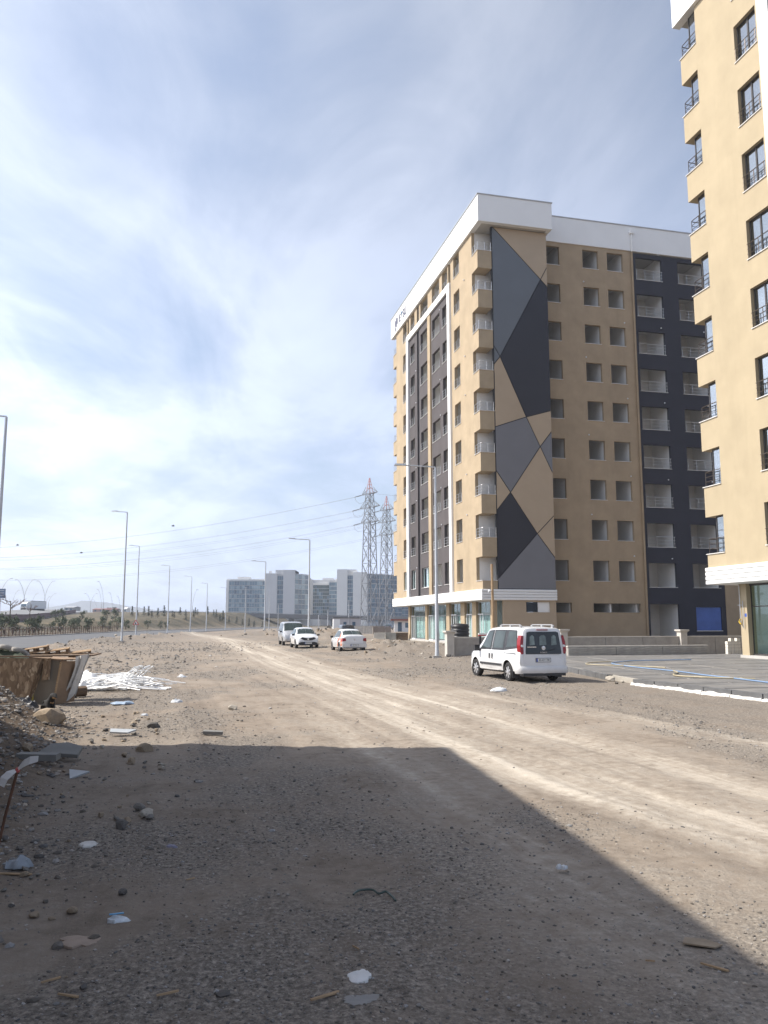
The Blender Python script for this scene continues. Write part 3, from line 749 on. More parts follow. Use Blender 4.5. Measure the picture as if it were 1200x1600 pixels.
# short facade, front part: the patterned gable
mb = MB(); wall_holes(mb, (1.2, 0.0, 0), (1, 0, 0), (0, -1, 0), 4.8, 4.2, 33.6, [], 0.25); mb.build('wall', JOINT, block, fix=False)
mb = MB(); wall_holes(mb, (1.65, 0.0, 0), (1, 0, 0), (0, -1, 0), 4.35, -0.1, 3.4, [(1.85, 3.85, 2.5, 3.28)], 0.3); mb.build('wall', PTAN, block, fix=False)
mb = MB(); mb.box(3.5, 4.5, 0.14, 0.16, 2.52, 3.26); mb.build('pane', GLASS_DARK, block)
mb = MB(); mb.box(4.52, 5.5, 0.12, 0.16, 2.5, 3.28); mb.build('window_board', WHITE, block)
mb = MB(); mb.box(5.75, 6.0, 0.25, 1.62, -0.1, 33.6); mb.build('wall', TAN, block)
V = dict(TL=(1.3,33.55), TR=(6.03,33.55), A=(5.42,29.47), R1=(6.03,30.62), R2=(6.03,28.85), B=(1.75,22.65), L1=(1.24,23.53), L2=(1.24,22.0), Cc=(3.87,17.86),
         L3=(1.24,16.91), R3=(6.03,18.51), D=(5.0,15.52), R4=(6.03,16.83), R5=(6.03,13.37), E=(2.4,11.75), L4=(1.24,13.44), L5=(1.24,10.3), F=(4.56,8.58),
         R6=(6.03,10.05), R7=(6.03,6.67), L6=(1.24,5.02), BL=(1.24,4.25), BR=(6.03,4.25), TL2=(1.24,33.55))
PANELS = [('TL TR R1 A', PTAN), ('A R1 R2', PTAN), ('TL2 TL A B L1', PSLATE), ('L1 B L2', PSLATE), ('A R2 R3 Cc B', PBLACK), ('L2 B Cc L3', PTAN), ('Cc R3 R4 D', PTAN),
          ('L3 Cc D E L4', PGREY), ('D R4 R5', PGREY), ('D R5 R6 F E', PTAN), ('L4 E L5', PTAN), ('E F L6 L5', PBLACK), ('F R6 R7', PTAN), ('L6 F R7 BR BL', PGREY)]
def inset(poly, d):
    # pull every edge inwards by d so that a dark joint stays between the panels
    n = len(poly); P = [Vector(p) for p in poly]
    ar = sum(P[i].x * P[(i+1) % n].y - P[(i+1) % n].x * P[i].y for i in range(n))
    s = 1 if ar > 0 else -1; L = []
    for i in range(n):
        e = (P[(i+1) % n] - P[i]).normalized(); nn = Vector((-e.y, e.x)) * s
        L.append((P[i] + nn * d, e))
    out = []
    for i in range(n):
        (p, e), (q, f) = L[i-1], L[i]
        cr = e.x * f.y - e.y * f.x
        if abs(cr) < 0.02: out.append(q); continue
        t = ((q - p).x * f.y - (q - p).y * f.x) / cr; out.append(p + e * t)
    return out
for names, m in PANELS:
    pl = inset([V[k] for k in names.split()], 0.035)
    mb = MB(); mb.prism([(p.x, -0.06, p.y) for p in pl], (0, 0.055, 0)); mb.build('gable_panel', m, block)
# short facade, set-back part
yr = 1.35
hs = [(0.35, 1.85, 5.0 + PITCH * k, 5.0 + PITCH * k + 1.68) for k in range(NF)] + [(4.0, 5.45, 5.0 + PITCH * k, 5.0 + PITCH * k + 1.68) for k in range(NF)] + [(6.3, 7.8, 5.0 + PITCH * k, 5.0 + PITCH * k + 1.68) for k in range(NF)]
hs += [(0.4, 2.0, 2.5, 3.28), (3.9, 8.15, 2.52, 3.24)]
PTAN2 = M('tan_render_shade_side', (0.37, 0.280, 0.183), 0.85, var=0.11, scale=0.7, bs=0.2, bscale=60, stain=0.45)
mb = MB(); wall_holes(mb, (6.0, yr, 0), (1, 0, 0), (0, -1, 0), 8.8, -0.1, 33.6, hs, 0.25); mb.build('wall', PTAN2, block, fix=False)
hd = [(0.25, 2.8, 4.56 + PITCH * k, 4.56 + PITCH * k + 2.02) for k in range(NF)] + [(4.35, 6.9, 4.56 + PITCH * k, 4.56 + PITCH * k + 2.02) for k in range(NF)]
hd += [(0.2, 2.9, 0.1, 3.2), (4.45, 6.85, 1.05, 2.98)]
mb = MB(); wall_holes(mb, (14.8, yr + 0.05, 0), (1, 0, 0), (0, -1, 0), 7.3, -0.1, 33.5, hd, 0.25); mb.build('wall', M('dark_render', (0.034, 0.034, 0.046), 0.85, var=0.1, scale=0.7, stain=0.1), block, fix=False)
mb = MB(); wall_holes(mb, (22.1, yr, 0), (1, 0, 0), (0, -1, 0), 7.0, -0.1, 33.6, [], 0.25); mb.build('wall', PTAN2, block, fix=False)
mb = MB(); mb.box(6.22, 29.1, yr - 0.1, yr + 0.3, 33.6, 35.85); mb.build('parapet', WHITE, block)
mb = MB(); mb.box(6.29, 29.1, yr - 0.16, yr + 0.36, 35.853, 35.93); mb.build('coping', bpy.data.materials['coping_grey'], block)
mb = MB(); mb.box(14.02, 29.0, yr + 0.25, 14, 33.6, 33.85); mb.build('roof', SLABC, block)
mb = MB(); mb.box(1.2, 14, LA - 0.15, LA, 4.0, 33.6); mb.box(28.8, 29.1, yr + 0.25, 14, -0.1, 33.6); mb.build('back_wall', TAN, block)
sm = MB(); sm.box(-0.04, 1.49, -0.05, 0.22, 0, 0.035); sme = sm.mesh('window_sill', MARBLE)
sb = MB(); sb.box(-0.04, 2.59, -0.05, 0.22, 0, 0.035); sbe = sb.mesh('window_sill', MARBLE)
for k in range(NF):
    for x in (6.35, 10.0, 12.3): put('window_sill', sme, block, (x, yr, 5.0 + PITCH * k))
    for x in (15.05, 19.15):
        put('window_sill', sbe, block, (x, yr + 0.05, 4.56 + PITCH * k))
        if k > 0:
            o = put('railing', rail_mesh(2.55, STEEL, 0.85), block, (x, yr + 0.03, 4.6 + PITCH * k), -PI / 2); 
            o.location.x = x; o.rotation_euler = (0, 0, -PI / 2)
me = None
for k in range(NF):
    if me is None:
        mb = MB(); mb.box(7.52, 29, yr + 0.31, 9.5, 0, 0.28); me = mb.mesh('floor_slab', PLASTER)
    put('floor_slab', me, block, (0, 0, 4.1 + PITCH * k))
for x in (7.95, 11.5, 13.85, 17.66, 21.76): mb = MB(); mb.box(x, x + 0.15, yr + 0.32, 7.0, 0.0, 33.6); mb.build('inner_wall', PLASTER, block)
mb = MB(); mb.box(6.05, 29, 4.3, 4.45, 0.0, 33.6); mb.build('inner_wall', PLASTER, block)
mb = MB(); mb.box(19.26, 21.64, yr + 0.12, yr + 0.14, 1.06, 2.97); mb.build('blue_film', M('blue_film', (0.05, 0.11, 0.36), 0.35, var=0.15, scale=1.5), block)
mb = MB(); mb.box(19.22, 21.68, yr + 0.0, yr + 0.3, 1.0, 1.05); mb.build('window_sill', MARBLE, block)
mb = MB(); mb.tube([(14.63, yr - 0.09, 0.2), (14.63, yr - 0.09, 33.5)], 0.075, 8); mb.build('drain_pipe', PTAN2, block, smooth=40)
mb = MB(); mb.tube([(14.63, yr - 0.19, 33.5), (14.63, yr - 0.19, 35.1)], 0.075, 8); mb.box(14.45, 14.81, yr - 0.34, yr - 0.102, 35.1, 35.35); mb.build('drain_hopper', WHITE, block, smooth=40)
# small wall lamps beside the openings
mb = MB(); mb.lathe([(0.0, -0.05), (0.05, -0.04), (0.06, 0.0), (0.05, 0.05), (0.0, 0.06)], 8); lm = mb.mesh('wall_lamp', LAMPW, 50)
for k in range(NF):
    for x, z in ((6.3, 7.05), (10.0, 7.1), (13.7, 7.1), (17.2, 6.95), (21.4, 6.95)):
        if (k + int(x)) % 2: put('wall_lamp', lm, block, (x, yr - 0.05, z + PITCH * k))
    for y in (3.2, 9.9, 17.9):
        if (k + int(y)) % 3: put('wall_lamp', lm, block, (-0.05, y, 7.0 + PITCH * k))
# sign on the parapet, read from the street on the left: reading direction is -y, facing -x
Mtx = Matrix(((0, 0, -1), (-1, 0, 0), (0, 1, 0)))
NAVY = M('sign_navy', (0.05, 0.05, 0.11), 0.4); NAVB = M('sign_blue', (0.10, 0.20, 0.34), 0.4)
text('sign_lettering', 'E', 1.25, NAVY, block, (-0.23, 23.5, 34.55), Mtx, 0.02)
text('sign_lettering', 'P', 0.85, NAVB, block, (-0.23, 22.75, 34.75), Mtx, 0.02)
text('sign_lettering', 'SU', 1.25, NAVY, block, (-0.23, 21.6, 34.55), Mtx, 0.02)
mb = MB()
for y0, z0, hgt, dy in ((25.6, 34.15, 0.95, 0.0), (25.1, 34.0, 1.25, 0.0), (24.75, 34.25, 0.95, 0.0)):
    mb.prism([(-0.24, y0, z0 + 0.25), (-0.24, y0 - 0.28, z0), (-0.24, y0 - 0.28, z0 + hgt * 0.8), (-0.24, y0, z0 + hgt)], (0.035, 0, 0))
mb.prism([(-0.24, 25.7, 33.9), (-0.24, 25.45, 33.75), (-0.24, 25.2, 34.05), (-0.24, 25.45, 34.2)], (0.035, 0, 0))
mb.build('sign_emblem', NAVY, block)

B0 = Vector((15.75, 39.57, 0.0)) + D2 * 0.15 - D1 * 27.25; B0.z = 0.23
blockb = empty('apartment_block', B0, TH, 'tan apartment block with dark glazed windows and railings, cut off by the right edge', 'building')
build_block(blockb, True, 12.0)
mb = MB(); mb.box(1.2, 14, LA - 0.15, LA, 4.0, 33.6); mb.box(0.26, 14, 12.0, 12.2, 0, 33.6); mb.build('back_wall', TANB, blockb)
mb = MB(); mb.box(1.31, 8, 26.0, 26.15, 0, 3.4); mb.build('wall', TANB, blockb)
YEL = M('gas_yellow', (0.55, 0.38, 0.04), 0.5)
mb = MB(); mb.tube([(0.78, 26.05, 3.35), (0.78, 26.05, 1.55)], 0.02, 6); mb.tube([(0.78, 25.85, 2.6), (0.78, 25.85, 1.3)], 0.016, 6); mb.tube([(0.78, 25.85, 2.4), (0.78, 26.2, 2.4)], 0.016, 6)
mb.build('gas_pipe', GALV, blockb, smooth=40)
mb = MB(); mb.tube([(0.78, 26.05, 1.75), (0.74, 26.12, 1.62), (0.74, 26.0, 1.5)], 0.035, 6); mb.build('gas_valve', YEL, blockb, smooth=40)
mb = MB(); mb.box(0.842, 0.852, 25.70, 25.85, 1.85, 2.0); mb.build('number_plate', M('plate_blue', (0.05, 0.12, 0.45), 0.4), blockb)

# two storey site building beyond the left edge: it throws the shade over the near ground
ea = math.atan2(1.09, 7.61)
off = empty('site_building', (-6.62, 12.52, -0.1), ea, 'plain two storey site building just left of the near ground it shades', 'building')
mb = MB(); wall_holes(mb, (0, -24, 0), (0, 1, 0), (1, 0, 0), 24, 0, 8.35, [(2 + 3.6 * i, 3.6 + 3.6 * i, z, z + 1.4) for i in range(6) for z in (1.0, 4.4)], 0.25)
mb.build('wall', PTAN2, off, fix=False)
mb = MB(); mb.box(-8, -0.25, -0.25, 0, 0, 8.35); mb.box(-8, -0.25, -24, -23.75, 0, 8.35); mb.box(-8.25, -8, -24, 0, 0, 8.35); mb.build('wall', PTAN2, off)
mb = MB(); mb.box(-8.25, 0.003, -24.1, 0.003, 8.35, 8.5); mb.build('roof', SLABC, off)
for i in range(6):
    for z in (1.0, 4.4): window_parts(off, 1.6, 1.4, (-0.12, -24 + 3.6 + 3.6 * i, z), PI, FRAMEW, GLASS_WIN, 1)

# ------------------------------------------------------------------ paving and kerb before the right-hand block
PZ = 0.16
FR = [(10.9, 12.0), (8.79, 18.88), (7.25, 24.0), (6.95, 27.0), (6.75, 31.0), (6.4, 35.0), (6.1, 40.5)]
fy = [p[1] for p in FR]; fx = [p[0] for p in FR]
def fr(y): return float(np.interp(y, fy, fx))
PAVE = M('stamped_concrete', (0.165, 0.160, 0.155), 0.6, var=0.25, scale=1.6, bs=0.5, bscale=7, stain=0.4)
nt_ = PAVE.node_tree; b_ = nt_.nodes['Principled BSDF']; l_ = b_.inputs['Base Color'].links[0].from_socket
dn = noise(nt_, 0.8, 7, 0.68, coords(nt_, (0.5, 1.3, 1)))
nt_.links.new(mixc(nt_, mth(nt_, 'MULTIPLY', mth(nt_, 'SUBTRACT', dn, 0.50), 3.2, True), l_, (0.30, 0.27, 0.235)), b_.inputs['Base Color'])   # sand and dust trodden over the slabs
PJ = M('joint_mortar', (0.40, 0.37, 0.32), 0.9, var=0.15)
mb = MB()
ys = [12, 15.4, 18.88, 24.0, 27, 31, 35, 40.5]
for a, b in zip(ys[:-1], ys[1:]):
    pa, pb = Vector((fr(a), a, 0)), Vector((fr(b), b, 0)); w = 13.5
    mb.prism([pa + Vector((0.15, 0, -0.2)), pa + D2 * w + Vector((0, 0, -0.2)), pb + D2 * w + Vector((0, 0, -0.2)), pb + Vector((0.15, 0, -0.2))], (0, 0, 0.2 + PZ - 0.012))
pav = mb.build('pavement', PJ); tag(pav, 'dark stamped concrete pavement with pale joints', kind='structure')
ys = [12, 13.7, 15.4, 17.1, 18.88, 20.6, 22.3, 24.0, 25.7, 27.4, 29.2, 31.2, 33.4, 35.8, 38.2, 40.5]
us = [0.28, 1.9, 3.7, 5.6, 7.6, 9.7, 11.8, 13.4]
rs = random.Random(3)
for a, b in zip(ys[:-1], ys[1:]):
    for u, v in zip(us[:-1], us[1:]):
        g = 0.055
        p = [Vector((fr(a + g), a + g, 0)) + D2 * (u + g), Vector((fr(a + g), a + g, 0)) + D2 * (v - g), Vector((fr(b - g), b - g, 0)) + D2 * (v - g), Vector((fr(b - g), b - g, 0)) + D2 * (u + g)]
        mb = MB(); z = PZ + rs.uniform(-0.003, 0.003); mb.prism([q + Vector((0, 0, PZ - 0.05)) for q in p], (0, 0, z - PZ + 0.05)); mb.build('paving_slab', PAVE, pav)
KERB = M('kerb_stone', (0.12, 0.12, 0.122), 0.85, var=0.2, scale=3, bs=0.3, bscale=40)
KW = M('mortar_white', (0.66, 0.64, 0.60), 0.9, var=0.15, scale=5, bs=0.4, bscale=25, stain=0.3)
kroot = empty('kerb', (0, 0, 0)); tag(kroot, 'kerb stones edging the dark pavement', kind='structure')
y = 12.1
while y < 40:
    y2 = y + 0.96
    if not (24.0 < y + 0.5 < 25.5):
        a, b = Vector((fr(y), y, 0)), Vector((fr(y2), y2, 0)); t = (b - a).normalized(); n = Vector((t.y, -t.x, 0))
        j = rs.uniform(-0.008, 0.008)
        mb = MB(); mb.prism([a - n * 0.01 + Vector((j, 0, -0.1)), b - n * 0.01 + Vector((j, 0, -0.1)), b + n * 0.19 + Vector((j, 0, -0.1)), a + n * 0.19 + Vector((j, 0, -0.1))], (0, 0, 0.1 + PZ + 0.012 + j))
        mb.build('kerb_stone', KERB, kroot)
    if y + 0.5 < 24.0:
        mb = MB(); w = 0.05 + rs.uniform(0, 0.04); h = 0.06 + rs.uniform(0, 0.03)
        k = 8; top = []; 
        for i in range(k + 1):
            f = i / k; c = a.lerp(b + t * 0.02, f) - n * 0.012; hh = h + rs.uniform(-0.022, 0.02); ww = w + rs.uniform(-0.03, 0.07)
            top.append((c, hh, ww))
        vs = []
        for c, hh, ww in top: vs += [c + Vector((0, 0, -0.08)), c + Vector((0, 0, hh)), c - n * ww * 0.4 + Vector((0, 0, hh * 0.97)), c - n * ww + Vector((0, 0, -0.08))]
        fs = [(4*i+q, 4*i+(q+1) % 4, 4*i+4+(q+1) % 4, 4*i+4+q) for i in range(k) for q in range(4)] + [(0,1,2,3), (4*k+3, 4*k+2, 4*k+1, 4*k)]
        mb.add(vs, fs); mb.build('mortar_bedding', KW, kroot)
    y += 0.99
# hoses lying on the paving
def smooth_path(p, n=8, jit=0.0):
    P = [Vector(q) for q in p]; out = []
    for i in range(len(P) - 1):
        a, b, c, d = P[max(i-1, 0)], P[i], P[i+1], P[min(i+2, len(P)-1)]
        for k in range(n):
            t = k / n
            out.append(0.5 * ((2*b) + (c - a) * t + (2*a - 5*b + 4*c - d) * t * t + (3*b - a - 3*c + d) * t ** 3))
    out.append(P[-1]); return out
hz_ = PZ + 0.03
def hose(pts, r, mat, label):
    mb = MB(); mb.tube(smooth_path([(x, y, hz_) for x, y in pts]), r, 7)
    return tag(mb.build('hose', mat, smooth=60, fix=False), label, 'hose')
hose([(10.52, 21.977), (10.274, 23.978), (9.97, 25.581), (9.836, 27.416), (9.286, 29.747), (9.056, 31.776), (9.283, 33.291), (10.515, 34.958), (11.945, 35.552), (13.566, 36.166)], 0.021, M('blue_hose', (0.20, 0.30, 0.46), 0.4, var=0.1), 'long blue hose snaking across the dark paving')
hose([(10.772, 23.842), (9.694, 24.395), (9.046, 25.123), (9.125, 25.896), (9.625, 26.89), (9.816, 27.964)], 0.022, M('tan_hose', (0.42, 0.36, 0.24), 0.5, var=0.1), 'thin tan hose curling back beside the blue hose')
hose([(10.215, 29.747), (9.389, 30.841), (8.372, 31.537), (7.962, 32.265), (8.519, 33.557), (9.536, 34.384)], 0.02, bpy.data.materials['tan_hose'], 'thin tan hose looped on the paving nearest the parked van')

# ------------------------------------------------------------------ garden walls, columns, barrier
def along(p, t, n=0.0): return (p[0] + D2.x * t + D1.x * n, p[1] + D2.y * t + D1.y * n)
W0 = (3.36, 43.04)
def garden_wall(t0, t1, h, label, z0=0.0, n=0.0, wavy=False, coping=True):
    x, y = along(W0, t0, n); root = empty('garden_wall', (x, y, z0), TH, label, 'wall')
    L = t1 - t0
    mb = MB(); mb.box(0, L, 0, 0.2, -0.3, h - 0.06); 
    mb.build('wall', CONC, root)
    if coping: mb = MB(); mb.box(-0.02, L + 0.02, -0.04, 0.24, h - 0.06, h); mb.build('coping', CONCL, root)
    m = 0
    k = max(1, round(L / 2.4))
    for i in range(k):
        a, b = L * i / k + 0.02, L * (i + 1) / k - 0.02
        mb = MB(); mb.box(a, b, -0.03, 0.001, -0.3, h - 0.07); mb.build('wall_panel', CONC, root)
        if wavy:
            for r_ in range(5):
                z = 0.07 + r_ * (h - 0.14) / 4.6
                mb = MB(); mb.tube([(a + (b - a) * q / 12, -0.035, z + 0.022 * math.sin(q * 1.7 + r_ * 1.3 + i)) for q in range(13)], 0.014, 5); mb.build('wave_ridge', CONCL if r_ == 4 else CONC, root, smooth=50)
    return root
garden_wall(0.35, 3.2, 1.05, 'grey garden wall between the pale columns, with the black drum showing above it', 0.0)
garden_wall(6.85, 13.75, 1.05, 'long grey garden wall with pale coping under the brown gable wall', 0.0)
garden_wall(14.2, 17.95, 1.05, 'grey garden wall between the flared column and the stacked white bricks', 0.0)
garden_wall(5.3, 13.3, 0.62, 'low concrete planter wall with wavy relief, standing on the dark paving', 0.02, -3.2, True)
def gate_column(t, label, h=1.3):
    x, y = along(W0, t, -0.1); root = empty('gate_column', (x, y, 0), TH, label, 'column')
    mb = MB(); mb.box(-0.2, 0.2, -0.1, 0.3, -0.2, h - 0.2); mb.build('shaft', CONCL, root)
    mb = MB(); s = [(0.20, h - 0.198), (0.23, h - 0.12), (0.29, h - 0.08), (0.29, h)]
    for (a, z), (b, z2) in zip(s[:-1], s[1:]):
        mb.add([(-a, 0.1-a, z), (a, 0.1-a, z), (a, 0.1+a, z), (-a, 0.1+a, z), (-b, 0.1-b, z2), (b, 0.1-b, z2), (b, 0.1+b, z2), (-b, 0.1+b, z2)], [(0,1,5,4),(1,2,6,5),(2,3,7,6),(3,0,4,7)])
    mb.add([(-0.29, -0.19, h), (0.29, -0.19, h), (0.29, 0.39, h), (-0.29, 0.39, h)], [(0,1,2,3)])
    mb.build('capital', CONCL, root)
gate_column(0.1, 'pale concrete gate column beside the street lamp, left of the black drum', 1.38)
gate_column(6.6, 'pale concrete gate column just behind the tail of the white van', 1.45)
gate_column(13.97, 'flared concrete column between the two long garden walls', 1.42)
# black ribbed drum
mb = MB(); pr = []
for i in range(9):
    z = 0.0 + i * 0.19; pr += [(0.47, z), (0.50, z + 0.03), (0.50, z + 0.10), (0.47, z + 0.14)]
x, y = along(W0, 1.0, 0.9)
mb.lathe([(0.44, -0.02)] + pr + [(0.46, 1.72), (0.1, 1.76)], 22)
tag(mb.build('drum', BLACKP, None, (x, y, 0), smooth=35), 'black ribbed plastic drum behind the grey garden wall', 'drum')
# barrier with red and white boom
x, y = along(W0, 1.25, -1.5); root = empty('barrier', (x, y, 0), TH, 'red and white boom barrier on dark posts beside the white van', 'barrier')
RW = M('boom_white', (0.78, 0.77, 0.74), 0.5); RR = M('boom_red', (0.42, 0.05, 0.05), 0.5)
for a in (0, 2.3): mb = MB(); mb.box(a - 0.05, a + 0.05, -0.05, 0.05, 0, 1.12); mb.build('post', BLACKP, root)
mb = MB(); mb.box(-0.08, 2.5, -0.045, 0.045, 1.19, 1.27); mb.build('boom', RW, root)
mb = MB(); mb.box(-0.08, 2.5, -0.047, 0.047, 1.123, 1.187); mb.build('boom_stripe', RR, root)
# timber post
x, y = (6.215, 46.5); root = empty('timber_post', (x, y, 0), 0.2, 'thin tall timber post standing before the white fascia corner', 'post')
mb = MB(); mb.tube([(0, 0, -0.2), (0.02, 0, 2.5), (0.0, 0, 5.15)], 0.075, 8); mb.build('pole', WOOD, root, smooth=40)
mb = MB(); mb.lathe([(0.0, -0.1), (0.09, -0.06), (0.1, 0.02), (0.04, 0.08)], 10, Matrix.Translation((-0.2, -0.1, 3.6))); mb.tube([(-0.18, -0.1, 3.62), (0, 0, 3.62)], 0.02, 5); mb.build('floodlight', LAMPW, root, smooth=40)
# white brick stack
x, y = (18.558, 43.455); root = empty('brick_stack', (x, y, PZ), TH, 'small stack of white bricks at the foot of the shop column', 'brick stack')
BR = M('white_brick', (0.72, 0.68, 0.60), 0.9, var=0.12, scale=5, bs=0.2, bscale=30)
mb = MB(); mb.box(-0.094, 0.094, -0.1, 0.1, 0, 0.155); bm_ = mb.mesh('brick', BR)
for r_ in range(4):
    for c_ in range(4):
        put('brick', bm_, root, (-0.3 + c_ * 0.205, rs.uniform(-0.02, 0.02), r_ * 0.168))
put('brick', bm_, root, (-0.1, 0, 0.672)); put('brick', bm_, root, (0.28, 0.0, 0.672))
# pale step blocks left of the van
for i, (u, v, s) in enumerate(((2.05, -2.0, 0.5), (2.5, -3.0, 0.42), (2.75, -3.9, 0.4))):
    x, y = along(W0, u, v); mb = MB(); mb.obox((0, 0, 0.08), (s, 0.32, 0.16)); o = mb.build('kerb_block', CONCL, None, (x, y, gz(x, y) - 0.02), TH + 0.2 * i)
    tag(o, ['pale kerb block nearest the barrier foot', 'middle pale kerb block between barrier and van', 'pale kerb block nearest the front wheel of the white van'][i], 'kerb block')

# ------------------------------------------------------------------ street lamps
_lamp = {}
def street_lamp(x, y, h, arm, label, z=None, adir=PI, group='street lamps along the building site', cat='street lamp', rise=0.12):
    k = (h, arm, rise)
    z = gz(x, y) if z is None else z
    if k not in _lamp:
        mb = MB(); mb.tube([(0, 0, -0.3), (0, 0, 0.25), (0, 0, 0.3), (0, 0, h)], [0.115, 0.115, 0.10, 0.055], 10); a = mb.mesh('pole', GALV, 50)
        mb = MB(); mb.tube([(0, 0, h - 0.05), (0.0, 0, h + 0.02), (arm - 0.3, 0, h + rise)], 0.035, 8); b = mb.mesh('arm', GALV, 50)
        mb = MB(); mb.add([(arm - 0.45, -0.06, h + rise - 0.03), (arm - 0.45, 0.06, h + rise - 0.03), (arm + 0.15, 0.10, h + rise - 0.02), (arm + 0.15, -0.10, h + rise - 0.02), (arm - 0.45, -0.05, h + rise + 0.07), (arm - 0.45, 0.05, h + rise + 0.07), (arm + 0.1, 0.06, h + rise + 0.07), (arm + 0.1, -0.06, h + rise + 0.07)],
                          [(3,2,1,0),(4,5,6,7),(0,1,5,4),(1,2,6,5),(2,3,7,6),(3,0,4,7)]); c = mb.mesh('lamp_head', GALV)
        mb = MB(); mb.box(-0.2, 0.2, -0.2, 0.2, -0.3, 0.1); d = mb.mesh('lamp_base', CONC)
        mb = MB(); mb.box(-0.075, 0.075, -0.13, -0.09, 0.8, 1.25); e = mb.mesh('hatch', GALV)
        _lamp[k] = (a, b, c, d, e)
    root = empty('street_lamp', (x, y, z), 0, label, cat, group)
    a, b, c, d, e = _lamp[k]
    put('pole', a, root); put('arm', b, root, (0, 0, 0), adir); put('lamp_head', c, root, (0, 0, 0), adir); put('lamp_base', d, root); put('hatch', e, root, (0, 0, 0), 0.4)
    return root
street_lamp(-15.76, 32.8, 10.3, 1.5, 'tall dark street lamp cut by the left edge of the view')
street_lamp(*(-23.279, 72.458), 11.6, 1.35, 'tallest whole street lamp left of the yard, its base beside the earth spoil', adir=PI - 0.1)
street_lamp(*(-33.569, 110.283), 12.2, 1.35, 'street lamp carrying the red triangular road works sign', adir=PI - 0.1)
street_lamp(*(-36.177, 136.174), 11.3, 1.35, 'third street lamp back along the asphalt road, after the one with the sign', adir=PI - 0.1)
street_lamp(*(-36.701, 154.298), 10.5, 1.35, 'fourth street lamp back along the asphalt road', adir=PI - 0.1)
street_lamp(*(-37.414, 171.414), 10.0, 1.35, 'fifth street lamp back along the asphalt road', adir=PI - 0.1)
street_lamp(*(-37.549, 192.81), 10.0, 1.35, 'street lamp just left of the far glass wing, farthest of its row', adir=PI - 0.1)
street_lamp(*(-16.179, 110.283), 9.3, 1.8, 'street lamp in front of the grey left tower of the far complex', adir=PI + 0.05)
street_lamp(*(-6.916, 74.788), 9.4, 1.8, 'street lamp rising behind the parked white crossover', adir=PI + 0.05)
street_lamp(2.62, 40.4, 9.55, 1.95, 'large street lamp in front of the unfinished block, beside the gate column', adir=PI + 0.02)
for i, (u, v, t) in enumerate(((386, 984.5, 912), (424, 984, 930), (546, 983, 932), (499, 983, 945))):
    pass
# road works sign on the second lamp
x, y = (-33.569, 110.283)
root = empty('road_sign', (x, y - 0.17, gz(x, y) + 2.05), 0, 'red bordered triangular road works sign strapped to a street lamp', 'road sign'); root.scale = (0.4, 1, 0.38); root.location.z = gz(x, y) + 1.5
SR = M('sign_red', (0.55, 0.04, 0.04), 0.4); SW = M('sign_white', (0.8, 0.8, 0.78), 0.4); SK = M('sign_black', (0.02, 0.02, 0.02), 0.5)
mb = MB(); mb.prism([(-1.1, 0, 0), (1.1, 0, 0), (0, 0, 1.9)], (0, 0.02, 0)); mb.build('plate', SR, root)
mb = MB(); mb.prism([(-0.72, -0.012, 0.22), (0.72, -0.012, 0.22), (0, -0.012, 1.45)], (0, 0.01, 0)); mb.build('face', SW, root)
mb = MB(); mb.prism([(-0.28, -0.022, 0.3), (0.34, -0.022, 0.3), (0.1, -0.022, 0.5), (0.02, -0.022, 0.95), (-0.16, -0.022, 0.9)], (0, 0.009, 0)); mb.build('pictogram', SK, root)

